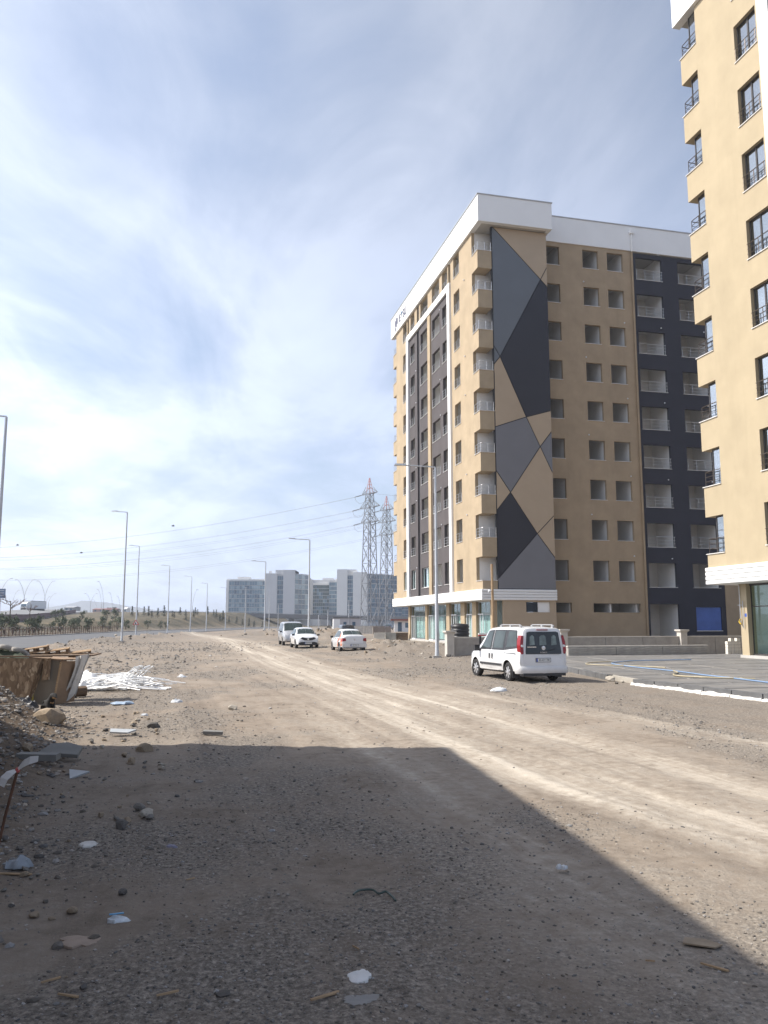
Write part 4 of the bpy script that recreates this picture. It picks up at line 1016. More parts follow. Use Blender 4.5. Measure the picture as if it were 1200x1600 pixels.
# ------------------------------------------------------------------ pylons and power lines
PYL = M('pylon_steel', (0.20, 0.21, 0.23), 0.6, 0.2, var=0.15); PRED = M('pylon_red', (0.48, 0.17, 0.14), 0.6)
LV = {24.0: 'lowest', 27.3: 'middle', 30.4: 'topmost'}
ARMS = ((24.0, 2.4), (27.3, 3.0), (30.4, 2.3))
def bar(mb, a, b, w=0.11):
    a, b = Vector(a), Vector(b); t = (b - a).normalized(); r = Vector((0, 0, 1)) if abs(t.z) < 0.9 else Vector((1, 0, 0))
    w *= 0.72; n = t.cross(r).normalized() * w / 2; q = t.cross(n).normalized() * w / 2
    mb.add([a - n - q, a + n - q, a + n + q, a - n + q, b - n - q, b + n - q, b + n + q, b - n + q], [(0,1,5,4),(1,2,6,5),(2,3,7,6),(3,0,4,7)])
def make_pylon(x, y, label, rot):
    root = empty('pylon', (x, y, 0), rot, label, 'pylon', 'lattice power pylons')
    def hw(z): return np.interp(z, [0, 24, 31], [1.45, 0.92, 0.58])
    mb = MB()
    for sx in (-1, 1):
        for sy in (-1, 1):
            bar(mb, (sx * hw(0), sy * hw(0), 0), (sx * hw(24), sy * hw(24), 24), 0.2); bar(mb, (sx * hw(24), sy * hw(24), 24), (sx * hw(31), sy * hw(31), 31), 0.15)
    mb.build('legs_frame', PYL, root)
    mb = MB(); zs = [0, 5.4, 10.4, 14.8, 18.6, 21.6, 24, 25.7, 27.3, 28.9, 30.4]
    for z0, z1 in zip(zs[:-1], zs[1:]):
        a, b = hw(z0), hw(z1); zm = (z0 + z1) / 2; m = (a + b) / 2
        for s in (-1, 1):
            for ax in (0, 1):
                P = lambda u, z: ((u, s * (a + (b - a) * (z - z0) / (z1 - z0)), z) if ax == 0 else (s * (a + (b - a) * (z - z0) / (z1 - z0)), u, z))
                bar(mb, P(-a, z0), P(b, z1), 0.10); bar(mb, P(a, z0), P(-b, z1), 0.10); bar(mb, P(-b, z1), P(b, z1), 0.09)
                if z1 < 24: bar(mb, P(-m, zm), P(-m * 0.4, zm), 0.07); bar(mb, P(m, zm), P(m * 0.4, zm), 0.07)
    mb.build('lattice', PYL, root)
    for z, L in ARMS:
        for s in (-1, 1):
            mb = MB(); w = hw(z); tip = (s * (w + L), 0, z)
            for sy in (-1, 1):
                bar(mb, (s * w, sy * w, z), tip, 0.12); bar(mb, (s * hw(z + 1.5), sy * hw(z + 1.5), z + 1.5), tip, 0.11)
                for f in (0.33, 0.66):
                    p = Vector((s * w, sy * w, z)).lerp(Vector(tip), f); q = Vector((s * hw(z + 1.5), sy * hw(z + 1.5), z + 1.5)).lerp(Vector(tip), f); bar(mb, p, q, 0.07)
            mb.build('cross_arm', PYL, root)
    mb = MB()
    for sx in (-1, 1):
        for sy in (-1, 1): bar(mb, (sx * hw(31), sy * hw(31), 30.4), (sx * 0.06, sy * 0.06, 33.9), 0.10)
    for z in (31.6, 32.4, 33.1):
        w = 0.72 * (33.9 - z) / 3.2
        for a, b in (((-w, -w), (w, -w)), ((w, -w), (w, w)), ((w, w), (-w, w)), ((-w, w), (-w, -w))): bar(mb, (*a, z), (*b, z), 0.07)
    mb.build('peak', PRED, root)
    return root
PYLONS = [((-3.21, 178.0), rad(-52)), ((0.65, 204.0), rad(-52)), ((-215.0, 300.0), rad(20))]
make_pylon(*PYLONS[0][0], 'larger lattice pylon with red peak beside the unfinished block', PYLONS[0][1])
make_pylon(*PYLONS[1][0], 'smaller lattice pylon with red peak, partly behind the first', PYLONS[1][1])
make_pylon(*PYLONS[2][0], 'distant lattice pylon beyond the left edge holding the other end of the wires', PYLONS[2][1])
WIRE = M('wire_dark', (0.20, 0.20, 0.22), 0.6); INS = M('insulator', (0.07, 0.07, 0.08), 0.7)
def wire(a, b, sag, r, label, group):
    a, b = Vector(a), Vector(b); pts = []
    for i in range(29):
        t = i / 28; p = a.lerp(b, t); p.z -= sag * 4 * t * (1 - t); pts.append(p)
    mb = MB(); mb.tube(pts, r, 4); return tag(mb.build('power_line', WIRE, fix=False), label, 'power line', group)
def tip(pi, z, L, s):
    (x, y), r = PYLONS[pi]; w = float(np.interp(z, [0, 24, 31], [1.45, 0.92, 0.58])) + L
    return Vector((x + math.cos(r) * s * w, y + math.sin(r) * s * w, z))
for pi in (0, 1):
    for z, L in ARMS:
        for s in (-1, 1):
            a = tip(pi, z, L, s); b = tip(2, z + (3 if pi == 0 else 0.5), L + (0 if pi == 0 else 3), s)
            d = (b - a).normalized()
            e = a + d * 1.9 - Vector((0, 0, 0.35))
            mb = MB(); mb.tube([a, a.lerp(e, 0.1), a.lerp(e, 0.95), e], [0.04, 0.09, 0.09, 0.04], 6); tag(mb.build('insulator', INS, fix=False), 'dark insulator string on the %s %s arm of the %s pylon' % (LV[z], 'near' if s > 0 else 'far', 'larger' if pi == 0 else 'smaller'), 'insulator', 'insulators on the pylons')
            wire(e, b, 7.5 if pi == 0 else 9.0, 0.017, '%s wire running left from the %s side of the %s pylon' % (LV[z], 'near' if s > 0 else 'far', 'larger' if pi == 0 else 'smaller'), 'power lines')
        # jumper loop below the arm
        a = tip(pi, z, L, -1); mb = MB(); d = Vector((-0.86, 0.5, 0))
        mb.tube([a + d * 1.9 - Vector((0, 0, .35)), a + d * 1.5 - Vector((0, 0, 1.3)), a + d * 0.6 - Vector((0, 0, 1.9)), a - d * 0.6 - Vector((0, 0, 1.7)), a - d * 1.2 - Vector((0, 0, 0.6))], 0.03, 4)
        tag(mb.build('jumper_wire', WIRE, fix=False), 'slack jumper loop hanging under the %s arm of the %s pylon' % (LV[z], 'larger' if pi == 0 else 'smaller'), 'power line', 'jumper loops on the pylons')
# shield wires from the peaks to the right behind the block
wire((-3.2, 178, 30.5), (60, 190, 29.5), 1.0, 0.02, 'high wire running from the larger pylon behind the block', 'power lines')
wire((0.65, 204, 30.5), (70, 216, 29.5), 1.0, 0.02, 'high wire running from the smaller pylon behind the block', 'power lines')

# ------------------------------------------------------------------ highway ramp, viaduct and what stands on the embankment
HR = [(-47, 90, 1.75), (-53, 110, 1.9), (-70, 160, 2.45), (-96, 235, 3.8), (-118, 310, 5.7), (-140, 400, 6.6)]
HL = [(x - 17, y + 4, z + 1.4) for x, y, z in HR]
mb = MB(); vs = []; fs = []
for p, q in zip(HR, HL): vs += [p, q, (p[0], p[1], p[2] - 0.8), (q[0], q[1], q[2] - 0.8)]
for i in range(len(HR) - 1): a = 4 * i; fs += [(a, a+1, a+5, a+4), (a, a+4, a+6, a+2), (a+1, a+3, a+7, a+5)]
mb.add(vs, fs); tag(mb.build('highway', M('old_asphalt', (0.20, 0.20, 0.20), 0.85, var=0.1, scale=0.3)), 'raised highway ramp climbing away on the left', kind='structure')
PURP = M('fence_purple_brown', (0.17, 0.125, 0.135), 0.7, var=0.12); FBR = M('fence_brown', (0.17, 0.10, 0.065), 0.8, var=0.2); HOOP = M('hoop_pale', (0.45, 0.40, 0.36), 0.7, var=0.1)
def poly_points(pl, step):
    out = []; carry = 0.0
    for a, b in zip(pl[:-1], pl[1:]):
        a, b = Vector(a), Vector(b); L = (b - a).length; t = carry
        while t < L: out.append(a.lerp(b, t / L)); t += step
        carry = t - L
    return out
root = empty('guard_fence', (-47, 90, 1.6), 0, 'purple brown slatted guard fence along the edge of the highway ramp', 'fence')
org = Vector((-47, 90, 1.6)); line = [(x + 0.3, y, z - 0.15) for x, y, z in HR[:5]]
mb = MB()
for p in poly_points(line, 0.95): q = p - org; mb.box(q.x - 0.16, q.x + 0.16, q.y - 0.02, q.y + 0.02, q.z, q.z + 1.15)
tag(mb.build('slats', PURP, root), kind='stuff')
for h in (0.25, 1.0):
    mb = MB(); mb.tube([Vector(p) - org + Vector((0.05, 0.04, h)) for p in line], 0.05, 4); mb.build('rail', PURP, root)
for p in poly_points(line, 24): q = p - org; mb = MB(); mb.box(q.x - 0.09, q.x + 0.09, q.y + 0.03, q.y + 0.2, q.z - 0.5, q.z + 1.25); mb.build('post', PURP, root)
def farx(y): return float(px(ROAD_FAR, y))
root = empty('picket_fence', (farx(88) - 1.2, 88, 0), 0, 'brown picket fence at the foot of the embankment behind the asphalt road', 'fence'); org = Vector(root.location)
line = [(farx(y) - 1.3, y, gz(farx(y) - 1.3, y)) for y in range(84, 160, 6)]
mb = MB()
for p in poly_points(line, 1.25): q = p - org; mb.box(q.x - 0.045, q.x + 0.045, q.y - 0.02, q.y + 0.02, q.z - 0.2, q.z + 1.25 + 0.1 * math.sin(q.y * 7))
tag(mb.build('pickets', FBR, root), kind='stuff')
for h in (0.3, 0.95): mb = MB(); mb.tube([Vector(p) - org + Vector((0, 0.03, h)) for p in line], 0.035, 4); mb.build('rail', FBR, root)
root = empty('hoop_edging', (farx(84) - 2.4, 84, 0), 0, 'pale hooped edging behind the brown picket fence', 'fence'); org = Vector(root.location)
mb = MB()
for p in poly_points([(farx(y) - 2.3, y, gz(farx(y) - 2.3, y)) for y in range(84, 130, 6)], 1.9):
    q = p - org; mb.tube([q + Vector((0.9 * math.cos(t) * 0.5, 0.5 * math.cos(t), -0.1 + 1.0 * max(0, math.sin(t)))) for t in [PI * k / 8 for k in range(9)]], 0.05, 4)
tag(mb.build('hoops', HOOP, root, fix=False), kind='stuff')

# conifers, shrubs and bare saplings on the embankment
def leaf_mat(name, col, var=0.35):
    m, nt, b = new_mat(name); f = noise(nt, 4.0, 3, 0.6, coords(nt))
    nt.links.new(mixc(nt, f, tuple(c * (1 - var) for c in col), tuple(c * (1 + var) for c in col)), b.inputs['Base Color']); b.inputs['Roughness'].default_value = 0.8
    return m
NEED = leaf_mat('needles_dark', (0.035, 0.055, 0.035)); SHRUB = leaf_mat('shrub_green', (0.095, 0.115, 0.065)); BARK = M('bark', (0.10, 0.08, 0.06), 0.9, var=0.2)
def conifer_meshes(seed, n, wide, mat):
    r = random.Random(seed); mb = MB()
    for i in range(n):
        h = 0.12 + 0.88 * r.random() ** 1.2; w = wide * (1.02 - h) * (0.55 + 0.6 * r.random()); a = r.random() * 2 * PI
        p = Vector((math.cos(a) * w, math.sin(a) * w, h - 0.10 * w)); d = Vector((math.cos(a), math.sin(a), -0.35 + 0.5 * r.random()))
        s = 0.05 + 0.06 * r.random(); t = d.cross(Vector((0, 0, 1))).normalized()
        mb.add([p - d * s * 1.3 + t * s * 0.7, p - d * s * 1.3 - t * s * 0.7, p + d * s * 1.5 + Vector((0, 0, r.uniform(-.03, .03)))], [(0, 1, 2)])
    mb.add([(-0.02, 0, 0.85), (0.02, 0, 0.85), (0, 0.0, 1.02)], [(0, 1, 2)])
    crown = mb.mesh('crown', mat, fix=False)
    mb = MB(); mb.tube([(0, 0, -0.05), (0.005, 0, 0.4), (0, 0, 0.9)], [0.03, 0.02, 0.006], 5); return crown, mb.mesh('trunk', BARK, fix=False)
CON = [conifer_meshes(i, 210, 0.30 + 0.06 * i, NEED) for i in range(3)]
def shrub_meshes(seed, n, mat):
    r = random.Random(seed); mb = MB()
    cl_ = [(Vector((r.uniform(-.3, .3), r.uniform(-.3, .3), r.uniform(.3, .85))), r.uniform(.16, .28)) for _ in range(7)]
    for i in range(n):
        c, R_ = r.choice(cl_); d = Vector((r.gauss(0, 1), r.gauss(0, 1), r.gauss(0, 1))).normalized(); p = c + d * R_ * r.random() ** 0.4
        s = 0.035 + 0.05 * r.random(); e = Vector((r.gauss(0, 1), r.gauss(0, 1), r.gauss(0, 1))).normalized(); t = e.cross(d).normalized()
        mb.add([p - e * s + t * s * 0.6, p - e * s - t * s * 0.6, p + e * s * 1.3], [(0, 1, 2)])
    c = mb.mesh('crown', mat, fix=False); mb = MB()
    for k in range(3): mb.tube([(0, 0, -0.05), (r.uniform(-.1, .1), r.uniform(-.1, .1), 0.3), (r.uniform(-.25, .25), r.uniform(-.25, .25), 0.7)], [0.03, 0.02, 0.008], 4)
    return c, mb.mesh('trunk', BARK, fix=False)
SHR = [shrub_meshes(20 + i, 260, SHRUB) for i in range(3)]
def plant(name, meshes, x, y, h, w, label, cat, group):
    root = empty(name, (x, y, gz(x, y) - 0.05), random.random() * 6, label, cat, group); root.scale = (w, w, h)
    put('crown', meshes[0], root); put('trunk', meshes[1], root)
i = 0
for u, v, d, h in ((209.5, 952, 250, 3.2), (218, 957, 250, 2.0), (228, 953, 255, 3.0), (235, 952.5, 252, 3.2), (249.5, 955, 230, 2.8), (259, 951, 250, 3.4), (272, 956, 250, 1.8), (284, 954.5, 270, 2.8), (292.5, 956, 270, 2.0), (305, 958, 250, 2.4), (307.5, 955, 275, 2.6), (311, 957, 280, 2.0), (326.5, 953, 280, 3.0), (336, 957, 285, 2.2), (340, 956, 280, 2.8), (350.5, 953, 280, 3.4),
                   (372, 968, 290, 2.6), (381, 970, 295, 2.2), (391, 967, 300, 3.0), (399, 970, 300, 2.6), (412, 970, 305, 2.4), (360, 969, 285, 2.2), (346, 966, 270, 2.6), (275, 966, 235, 1.8), (293, 966, 235, 1.9), (240, 966, 225, 2.0)):
    x = (u - 600) / 1260 * d; plant('conifer', CON[i % 3], x, d, h, h * 0.95, 'small dark conifer planted along the top of the embankment', 'tree', 'conifers along the embankment'); i += 1
for u, v, d, h in ((2, 985, 100, 1.7), (28, 978, 104, 1.9), (31, 990, 98, 1.6), (49, 984, 101, 2.6), (69, 984, 104, 2.2), (86, 982, 112, 2.4), (94, 985, 110, 1.9), (106, 984, 112, 1.9), (118, 984, 114, 2.1), (120, 975, 135, 1.8), (135, 984, 120, 1.6), (150, 980, 124, 1.7), (157, 984, 124, 2.3), (168, 980, 130, 2.0), (176, 978, 140, 2.2), (186, 984, 132, 2.2), (199, 978, 150, 2.6), (204, 984, 140, 2.3), (232, 980, 160, 2.6), (245, 980, 165, 2.0), (233, 985, 155, 1.8), (265, 980, 180, 2.0), (283, 980, 190, 1.8), (292, 981, 195, 1.8), (90, 968, 170, 2.4), (102, 966, 190, 2.6), (132, 966, 190, 2.2), (170, 968, 180, 2.6), (184, 968, 180, 2.8)):
    x = (u - 600) / 1260 * d; x = min(x, farx(d) - 2.6); plant('shrub', SHR[i % 3], x, d, h, h * 0.9, 'green pine shrub on the slope behind the picket fence', 'shrub', 'shrubs on the embankment slope'); i += 1
def bare_tree(x, y, h, label):
    r = random.Random(int(x * 7)); z = gz(x, y); root = empty('bare_tree', (x, y, z), 0, label, 'tree')
    mb = MB(); mb.tube([(0, 0, -0.2), (0.03, 0, h * 0.5), (0, 0, h * 0.75)], [0.09, 0.07, 0.05], 6); mb.build('trunk', BARK, root, fix=False)
    mb = MB()
    def br(p, d, L, k):
        q = p + d * L; mb.tube([p, p.lerp(q, 0.5) + Vector((0, 0, L * 0.04)), q], [0.014 * k, 0.011 * k, 0.007 * k], 4)
        if k > 1:
            for _ in range(3): br(p.lerp(q, r.uniform(0.5, 1)), (d + Vector((r.uniform(-.8, .8), r.uniform(-.8, .8), r.uniform(-.1, .6)))).normalized(), L * 0.62, k - 1)
    for k in range(7): a = k * 0.9; br(Vector((0, 0, h * r.uniform(0.4, 0.72))), Vector((math.cos(a), math.sin(a), r.uniform(0.2, 0.9))).normalized(), h * 0.30, 3)
    mb.build('crown', M('twigs', (0.16, 0.11, 0.09), 0.9) if 'twigs' not in bpy.data.materials else bpy.data.materials['twigs'], root, fix=False)
bare_tree(-49.7, 108, 4.6, 'leafless sapling before the guard fence near the left edge')
bare_tree(-68, 156, 3.6, 'leafless sapling before the ramp, right of the truck')

# highway lamps
_hl = {}
def arm_pts(s, h0, h, out): return [(0, 0, h0), (s * out * 0.18, 0, h0 + (h - h0) * 0.38), (s * out * 0.5, 0, h0 + (h - h0) * 0.78), (s * out * 0.85, 0, h), (s * out, 0, h + 0.05)]
def highway_lamp(u, d, vbase, vtop, sides, out, label, h0=0.48):
    z0 = 1.8 + (973 - vbase) * d / 1260; h = (vbase - vtop) * d / 1260
    x = (u - 600) / 1260 * d
    root = empty('highway_lamp', (x, d, z0), 0, label, 'street lamp', 'curved lamps along the highway')
    k = (round(h, 1), round(out, 1), tuple(sides), h0)
    if k not in _hl:
        a = MB(); a.tube([(0, 0, -1.2), (0, 0, h * h0)], [0.16, 0.13], 8)
        arms = []
        for s in sides:
            m_ = MB(); m_.tube(smooth_path(arm_pts(s, h * h0, h, out), 4), 0.075, 6); b_ = MB(); b_.box(s * out - 0.45, s * out + 0.45, -0.15, 0.15, h - 0.02, h + 0.16); arms.append((m_.mesh('arm', GALV, 50, fix=False), b_.mesh('lamp_head', GALV)))
        _hl[k] = (a.mesh('pole', GALV, 50, fix=False), arms)
    put('pole', _hl[k][0], root)
    for a, b in _hl[k][1]: put('arm', a, root); put('lamp_head', b, root)
W_ = 'double armed curved highway lamp '
highway_lamp(40.7, 290, 957, 907, (-1, 1), 3.2, W_ + 'just left of the white truck')
highway_lamp(72.8, 300, 956.5, 909, (-1, 1), 3.0, W_ + 'just right of the white truck')
highway_lamp(2, 250, 958, 905, (1,), 3.4, 'curved highway lamp rising behind the blue road sign')
highway_lamp(23.5, 420, 955, 923, (1,), 2.8, 'curved highway lamp behind the bare sapling')
highway_lamp(53.5, 440, 955, 928, (1,), 2.6, 'curved highway lamp above the truck trailer')
highway_lamp(74.5, 450, 955, 933, (1,), 2.0, 'shorter curved highway lamp among the lamps right of the truck')
highway_lamp(79, 430, 955, 928.5, (1,), 3.4, 'curved highway lamp farthest right of those beside the truck')
highway_lamp(144.4, 400, 957, 928, (-1, 1), 2.9, W_ + 'in front of the hazy mountain')
highway_lamp(164.5, 330, 957, 909.5, (-1,), 2.6, 'tall curved highway lamp before the mountain, tallest of its cluster', 0.3)
highway_lamp(161.5, 400, 957, 922, (-1,), 2.3, 'second curved highway lamp of the cluster before the mountain', 0.3)
highway_lamp(178.5, 380, 957, 927, (-1,), 1.7, 'curved highway lamp right of the cluster before the mountain', 0.3)
highway_lamp(190.5, 400, 957, 932.5, (-1,), 1.6, 'curved highway lamp half hidden by the tallest street lamp', 0.3)
highway_lamp(302.5, 330, 962, 922.5, (1,), 1.8, 'curved highway lamp between the last two street lamps', 0.35)
highway_lamp(155, 470, 957, 938, (-1,), 2.8, 'small curved highway lamp low in the cluster before the mountain', 0.3)

# viaduct
root = empty('viaduct', (-85, 352, 0), 0, 'low grey viaduct crossing before the far glass complex', 'bridge')
vp = [(-95, 344, 6.3), (-60, 372, 5.7), (-25, 405, 5.0), (20, 430, 4.4)]; org = Vector(root.location)
def strip(z0, z1, n0, n1, name, m):
    vs = []
    for i, p in enumerate(vp):
        a = Vector(vp[max(i-1, 0)]); b = Vector(vp[min(i+1, len(vp)-1)]); t = (b - a); t.z = 0; t.normalize(); n = Vector((-t.y, t.x, 0)); q = Vector(p) - org
        vs += [q + n * n0 + Vector((0, 0, z0)), q + n * n1 + Vector((0, 0, z0)), q + n * n1 + Vector((0, 0, z1)), q + n * n0 + Vector((0, 0, z1))]
    mb = MB(); k = len(vp)
    mb.add(vs, [(4*i+q, 4*i+(q+1) % 4, 4*i+4+(q+1) % 4, 4*i+4+q) for i in range(k-1) for q in range(4)] + [(0,1,2,3), (4*k-4, 4*k-3, 4*k-2, 4*k-1)]); return mb.build(name, m, root)
VC = M('viaduct_concrete', (0.22, 0.21, 0.205), 0.9, var=0.12, scale=0.2)
strip(-1.5, -0.5, 0, 11, 'deck', VC); strip(-0.497, 0.45, 0.003, 0.35, 'parapet', VC); strip(-0.497, 0.45, 10.6, 10.99, 'parapet', VC); strip(0.7, 0.8, 0.1, 0.2, 'guard_rail', GALV)
for f in (0.12, 0.3, 0.48, 0.66, 0.84):
    i = min(int(f * 3), 2); p = Vector(vp[i]).lerp(Vector(vp[i+1]), f * 3 - i) - org
    mb = MB(); mb.box(p.x - 0.9, p.x + 0.9, p.y + 1.5, p.y + 9, -0.5, p.z - 1.502); mb.build('pier', VC, root)

# ------------------------------------------------------------------ far glass and concrete complex
HD = 480.0
def hx(u, d=HD): return (u - 600) / 1260 * d * 0.998
def hz2(v, d=HD): return 1.8 + (973 - v) / 1260 * d * 0.985
OG = [M('office_glass_%s' % n, c, 0.08, 0.0, var=0.1, scale=0.2) for n, c in (('mid', (0.12, 0.20, 0.27)), ('dark', (0.07, 0.12, 0.18)), ('pale', (0.25, 0.34, 0.40)), ('green', (0.035, 0.065, 0.065)))]
CLAD = M('grey_cladding', (0.60, 0.60, 0.61), 0.7, var=0.04, scale=0.1); CLADL = M('pale_cladding', (0.78, 0.77, 0.75), 0.7, var=0.04, scale=0.1)
MULL = M('mullion', (0.40, 0.42, 0.44), 0.5, var=0.05)
hosp = empty('office_complex', (hx(440), HD, 0), 0, 'far office complex of glass wings and grey concrete towers', 'building'); HO = Vector(hosp.location)
def hb(name, u0, u1, vt, y0, y1, m, vb=978, d=HD):
    mb = MB(); mb.box(hx(u0, d) - HO.x, hx(u1, d) - HO.x, y0, y1, max(hz2(vb, d), -0.5), hz2(vt, d)); return mb.build(name, m, hosp)
rg = random.Random(11)
def curtain_wall(O, U, w, z0, z1, nc, nr, weights, proud=0.25):
    O, U = Vector(O), Vector(U).normalized(); N = Vector((U.y, -U.x, 0)); Zv = Vector((0, 0, 1))
    mb = MB(); fh = (z1 - z0) / nr; cw = w / nc
    for r_ in range(nr):
        for c_ in range(nc):
            g = rg.choices(range(4), weights)[0]; t = Vector((0, 0, 0)) + N * rg.uniform(0, 0.04)
            a = O + U * (c_ * cw + 0.05) + Zv * (z0 + r_ * fh + fh * 0.12) + t; b = U * (cw - 0.1); h = Zv * (fh * 0.84)
            mb.add([a, a + b, a + b + h, a + h], [(0, 1, 2, 3)], g)
    s = tag(mb.build('panes', OG, hosp, fix=False), kind='stuff')
    for r_ in range(nr + 1):
        z = z0 + r_ * fh; mb = MB(); a = O + N * proud * 0.4 + Zv * (z - 0.05); hh = fh * 0.12 if r_ < nr else 0.5
        mb.prism([a, a + U * w, a + U * w + Zv * hh, a + Zv * hh], -N * (proud * 0.4 + 0.1)); mb.build('spandrel', MULL, hosp)
    mb = MB()
    for c_ in range(nc + 1):
        a = O + U * (c_ * cw) + N * proud * 0.5 + Zv * z0; mb.prism([a - U * 0.06, a + U * 0.06, a + U * 0.06 + Zv * (z1 - z0), a - U * 0.06 + Zv * (z1 - z0)], -N * (proud * 0.5 + 0.1))
    tag(mb.build('mullions', MULL, hosp), kind='stuff')
def lx(u, d=HD): return hx(u, d) - HO.x
# left glass wing
hb('wall', 352.6, 414, 904.2, 3.3, 25, CLADL); hb('roof_plant', 367.5, 386, 900, 8, 16, CLAD, 904); 
hb('wall', 352.6, 356.5, 906, 2.6, 3.25, CLADL)
curtain_wall((lx(357), 3.0, 0), (1, 0, 0), lx(413) - lx(357), hz2(963), hz2(907.5), 14, 8, (6, 2, 3, 0))
# grey left tower with its glass slot, glass on the receding side
for a, b, vt in ((413.8, 433, 895.5), (442.5, 460.8, 890)): hb('wall', a, b, vt, 0, 22, CLAD)
hb('wall', 430, 460.8, 890, 1.2, 22.05, CLAD, 897); hb('wall', 433, 442.5, 890, 1.5, 21.9, CLAD); hb('chimney', 418.3, 422, 891, 4, 7, CLAD, 896)
curtain_wall((lx(433.2), 1.2, 0), (1, 0, 0), lx(442.3) - lx(433.2), hz2(966), hz2(899.5), 3, 9, (5, 4, 0, 0), 0.1)
curtain_wall((lx(460.9), 0.3, 0), (0.62, 0.8, 0), 11.5, hz2(968), hz2(897), 4, 9, (3, 5, 2, 0))
hb('wall', 461.2, 484, 902, 22.2, 36, CLAD); hb('wall', 461.5, 482, 901.0, 14, 22.1, CLAD)
# glazed middle
hb('wall', 479, 527, 902.5, 24.6, 60, CLAD); hb('fascia', 483, 511, 907.5, 23.6, 24.5, CLADL, 911)
curtain_wall((lx(483.4), 24.2, 0), (1, 0, 0), lx(510) - lx(483.4), hz2(964), hz2(911), 8, 9, (2, 2, 1, 5))
curtain_wall((lx(510.5), 23.0, 0), (1, 0, 0), lx(526) - lx(510.5), hz2(968), hz2(906.5), 5, 9, (4, 6, 0, 0))
hb('roof_plant', 498, 516, 898.5, 30, 40, CLAD, 903); hb('roof_plant', 519, 528, 899.5, 30, 40, CLADL, 903); hb('base_block', 484, 498, 963.5, 14, 18, CLADL); hb('base_block', 468, 484, 964, 12, 13, CLAD)
# right tower
for a, b, vt in ((526.5, 542.8, 889), (551.5, 573.6, 893.5)): hb('wall', a, b, vt, 0, 26, CLADL)
hb('wall', 526.5, 557, 889, 1.2, 26.05, CLADL, 894); hb('wall', 542.8, 551.5, 894, 1.5, 25.9, CLADL)
curtain_wall((lx(543), 1.2, 0), (1, 0, 0), lx(551.3) - lx(543), hz2(966), hz2(899), 3, 10, (5, 4, 1, 0), 0.1)
curtain_wall((lx(573.8), 0.3, 0), (0.8, 0.6, 0), 26, hz2(972), hz2(897), 9, 10, (3, 7, 0, 0))
mb = MB(); mb.prism([(lx(573.7), 0.6, 0), (lx(573.7) + 20.8, 16.3, 0), (lx(573.7) + 30, 40, 0), (lx(573.7), 26, 0)], (0, 0, hz2(896))); mb.build('wall', CLAD, hosp)
hb('roof_plant', 592, 600, 892.5, 20, 28, CLAD, 898)
curtain_wall((lx(612), 16.2, 0), (1, 0.05, 0), 22, hz2(976), hz2(905), 8, 9, (3, 7, 0, 0))
mb = MB(); mb.box(lx(612), lx(612) + 22, 17.6, 40, 0, hz2(904)); mb.build('wall', CLAD, hosp)

# small far buildings left
def far_shed(name, u0, u1, vt, vb, d, wallc, roofc, label):
    x0, x1 = hx(u0, d), hx(u1, d); root = empty(name, ((x0 + x1) / 2, d, hz2(vb, d)), 0, label, 'building'); w = (x1 - x0) / 2; h = hz2(vt, d) - hz2(vb, d)
    mb = MB(); mb.box(-w, w, 0, 10, -3, h * 0.75); mb.build('wall', wallc, root)
    mb = MB(); mb.prism([(-w - 0.3, -0.4, h * 0.75), (-w - 0.3, 10.4, h * 0.75), (-w - 0.3, 5, h)], (2 * w + 0.6, 0, 0)); mb.build('roof', roofc, root)
    n = max(2, int(w * 2 / 3))
    for k in range(n): mb = MB(); x = -w + (k + 0.5) * 2 * w / n; mb.box(x - 0.5, x + 0.5, -0.05, 0.002, h * 0.25, h * 0.6); mb.build('window', OG[1], root)
GREYW = M('far_grey_wall', (0.34, 0.35, 0.37), 0.8); REDR = M('far_red_roof', (0.25, 0.09, 0.07), 0.8)
far_shed('far_building', 103, 117, 947, 956, 420, GREYW, GREYW, 'small grey block at the end of the guard fence')
far_shed('far_building', 147, 182, 950.5, 957, 450, M('far_pink_wall', (0.42, 0.30, 0.28), 0.8), REDR, 'long low far building with a reddish roof under the cluster of lamps')
far_shed('far_building', 169, 176, 948, 953, 480, GREYW, GREYW, 'tiny grey block behind the reddish roof')
far_shed('far_building', 194.5, 199, 949, 958, 600, CLADL, CLADL, 'narrow pale far tower right of the tallest street lamp')
# blue road sign over the highway
root = empty('highway_sign', (hx(1, 200), 200, hz2(962, 200)), 0, 'blue grey highway sign cut by the left edge', 'road sign')
mb = MB(); mb.box(-2.2, 1.4, 0, 0.08, 4.3, 6.6); mb.build('sign_panel', M('sign_blue_grey', (0.12, 0.17, 0.27), 0.5), root)
for z in (4.9, 5.5, 6.1): mb = MB(); mb.box(-1.9, 1.1, -0.012, -0.002, z, z + 0.16); mb.build('sign_bar', M('sign_pale', (0.55, 0.57, 0.6), 0.6) if 'sign_pale' not in bpy.data.materials else bpy.data.materials['sign_pale'], root)
for x in (-0.6, 0.2): mb = MB(); mb.tube([(x, 0.15, -1.5), (x, 0.15, 6.4)], 0.1, 6); mb.build('post', GALV, root)

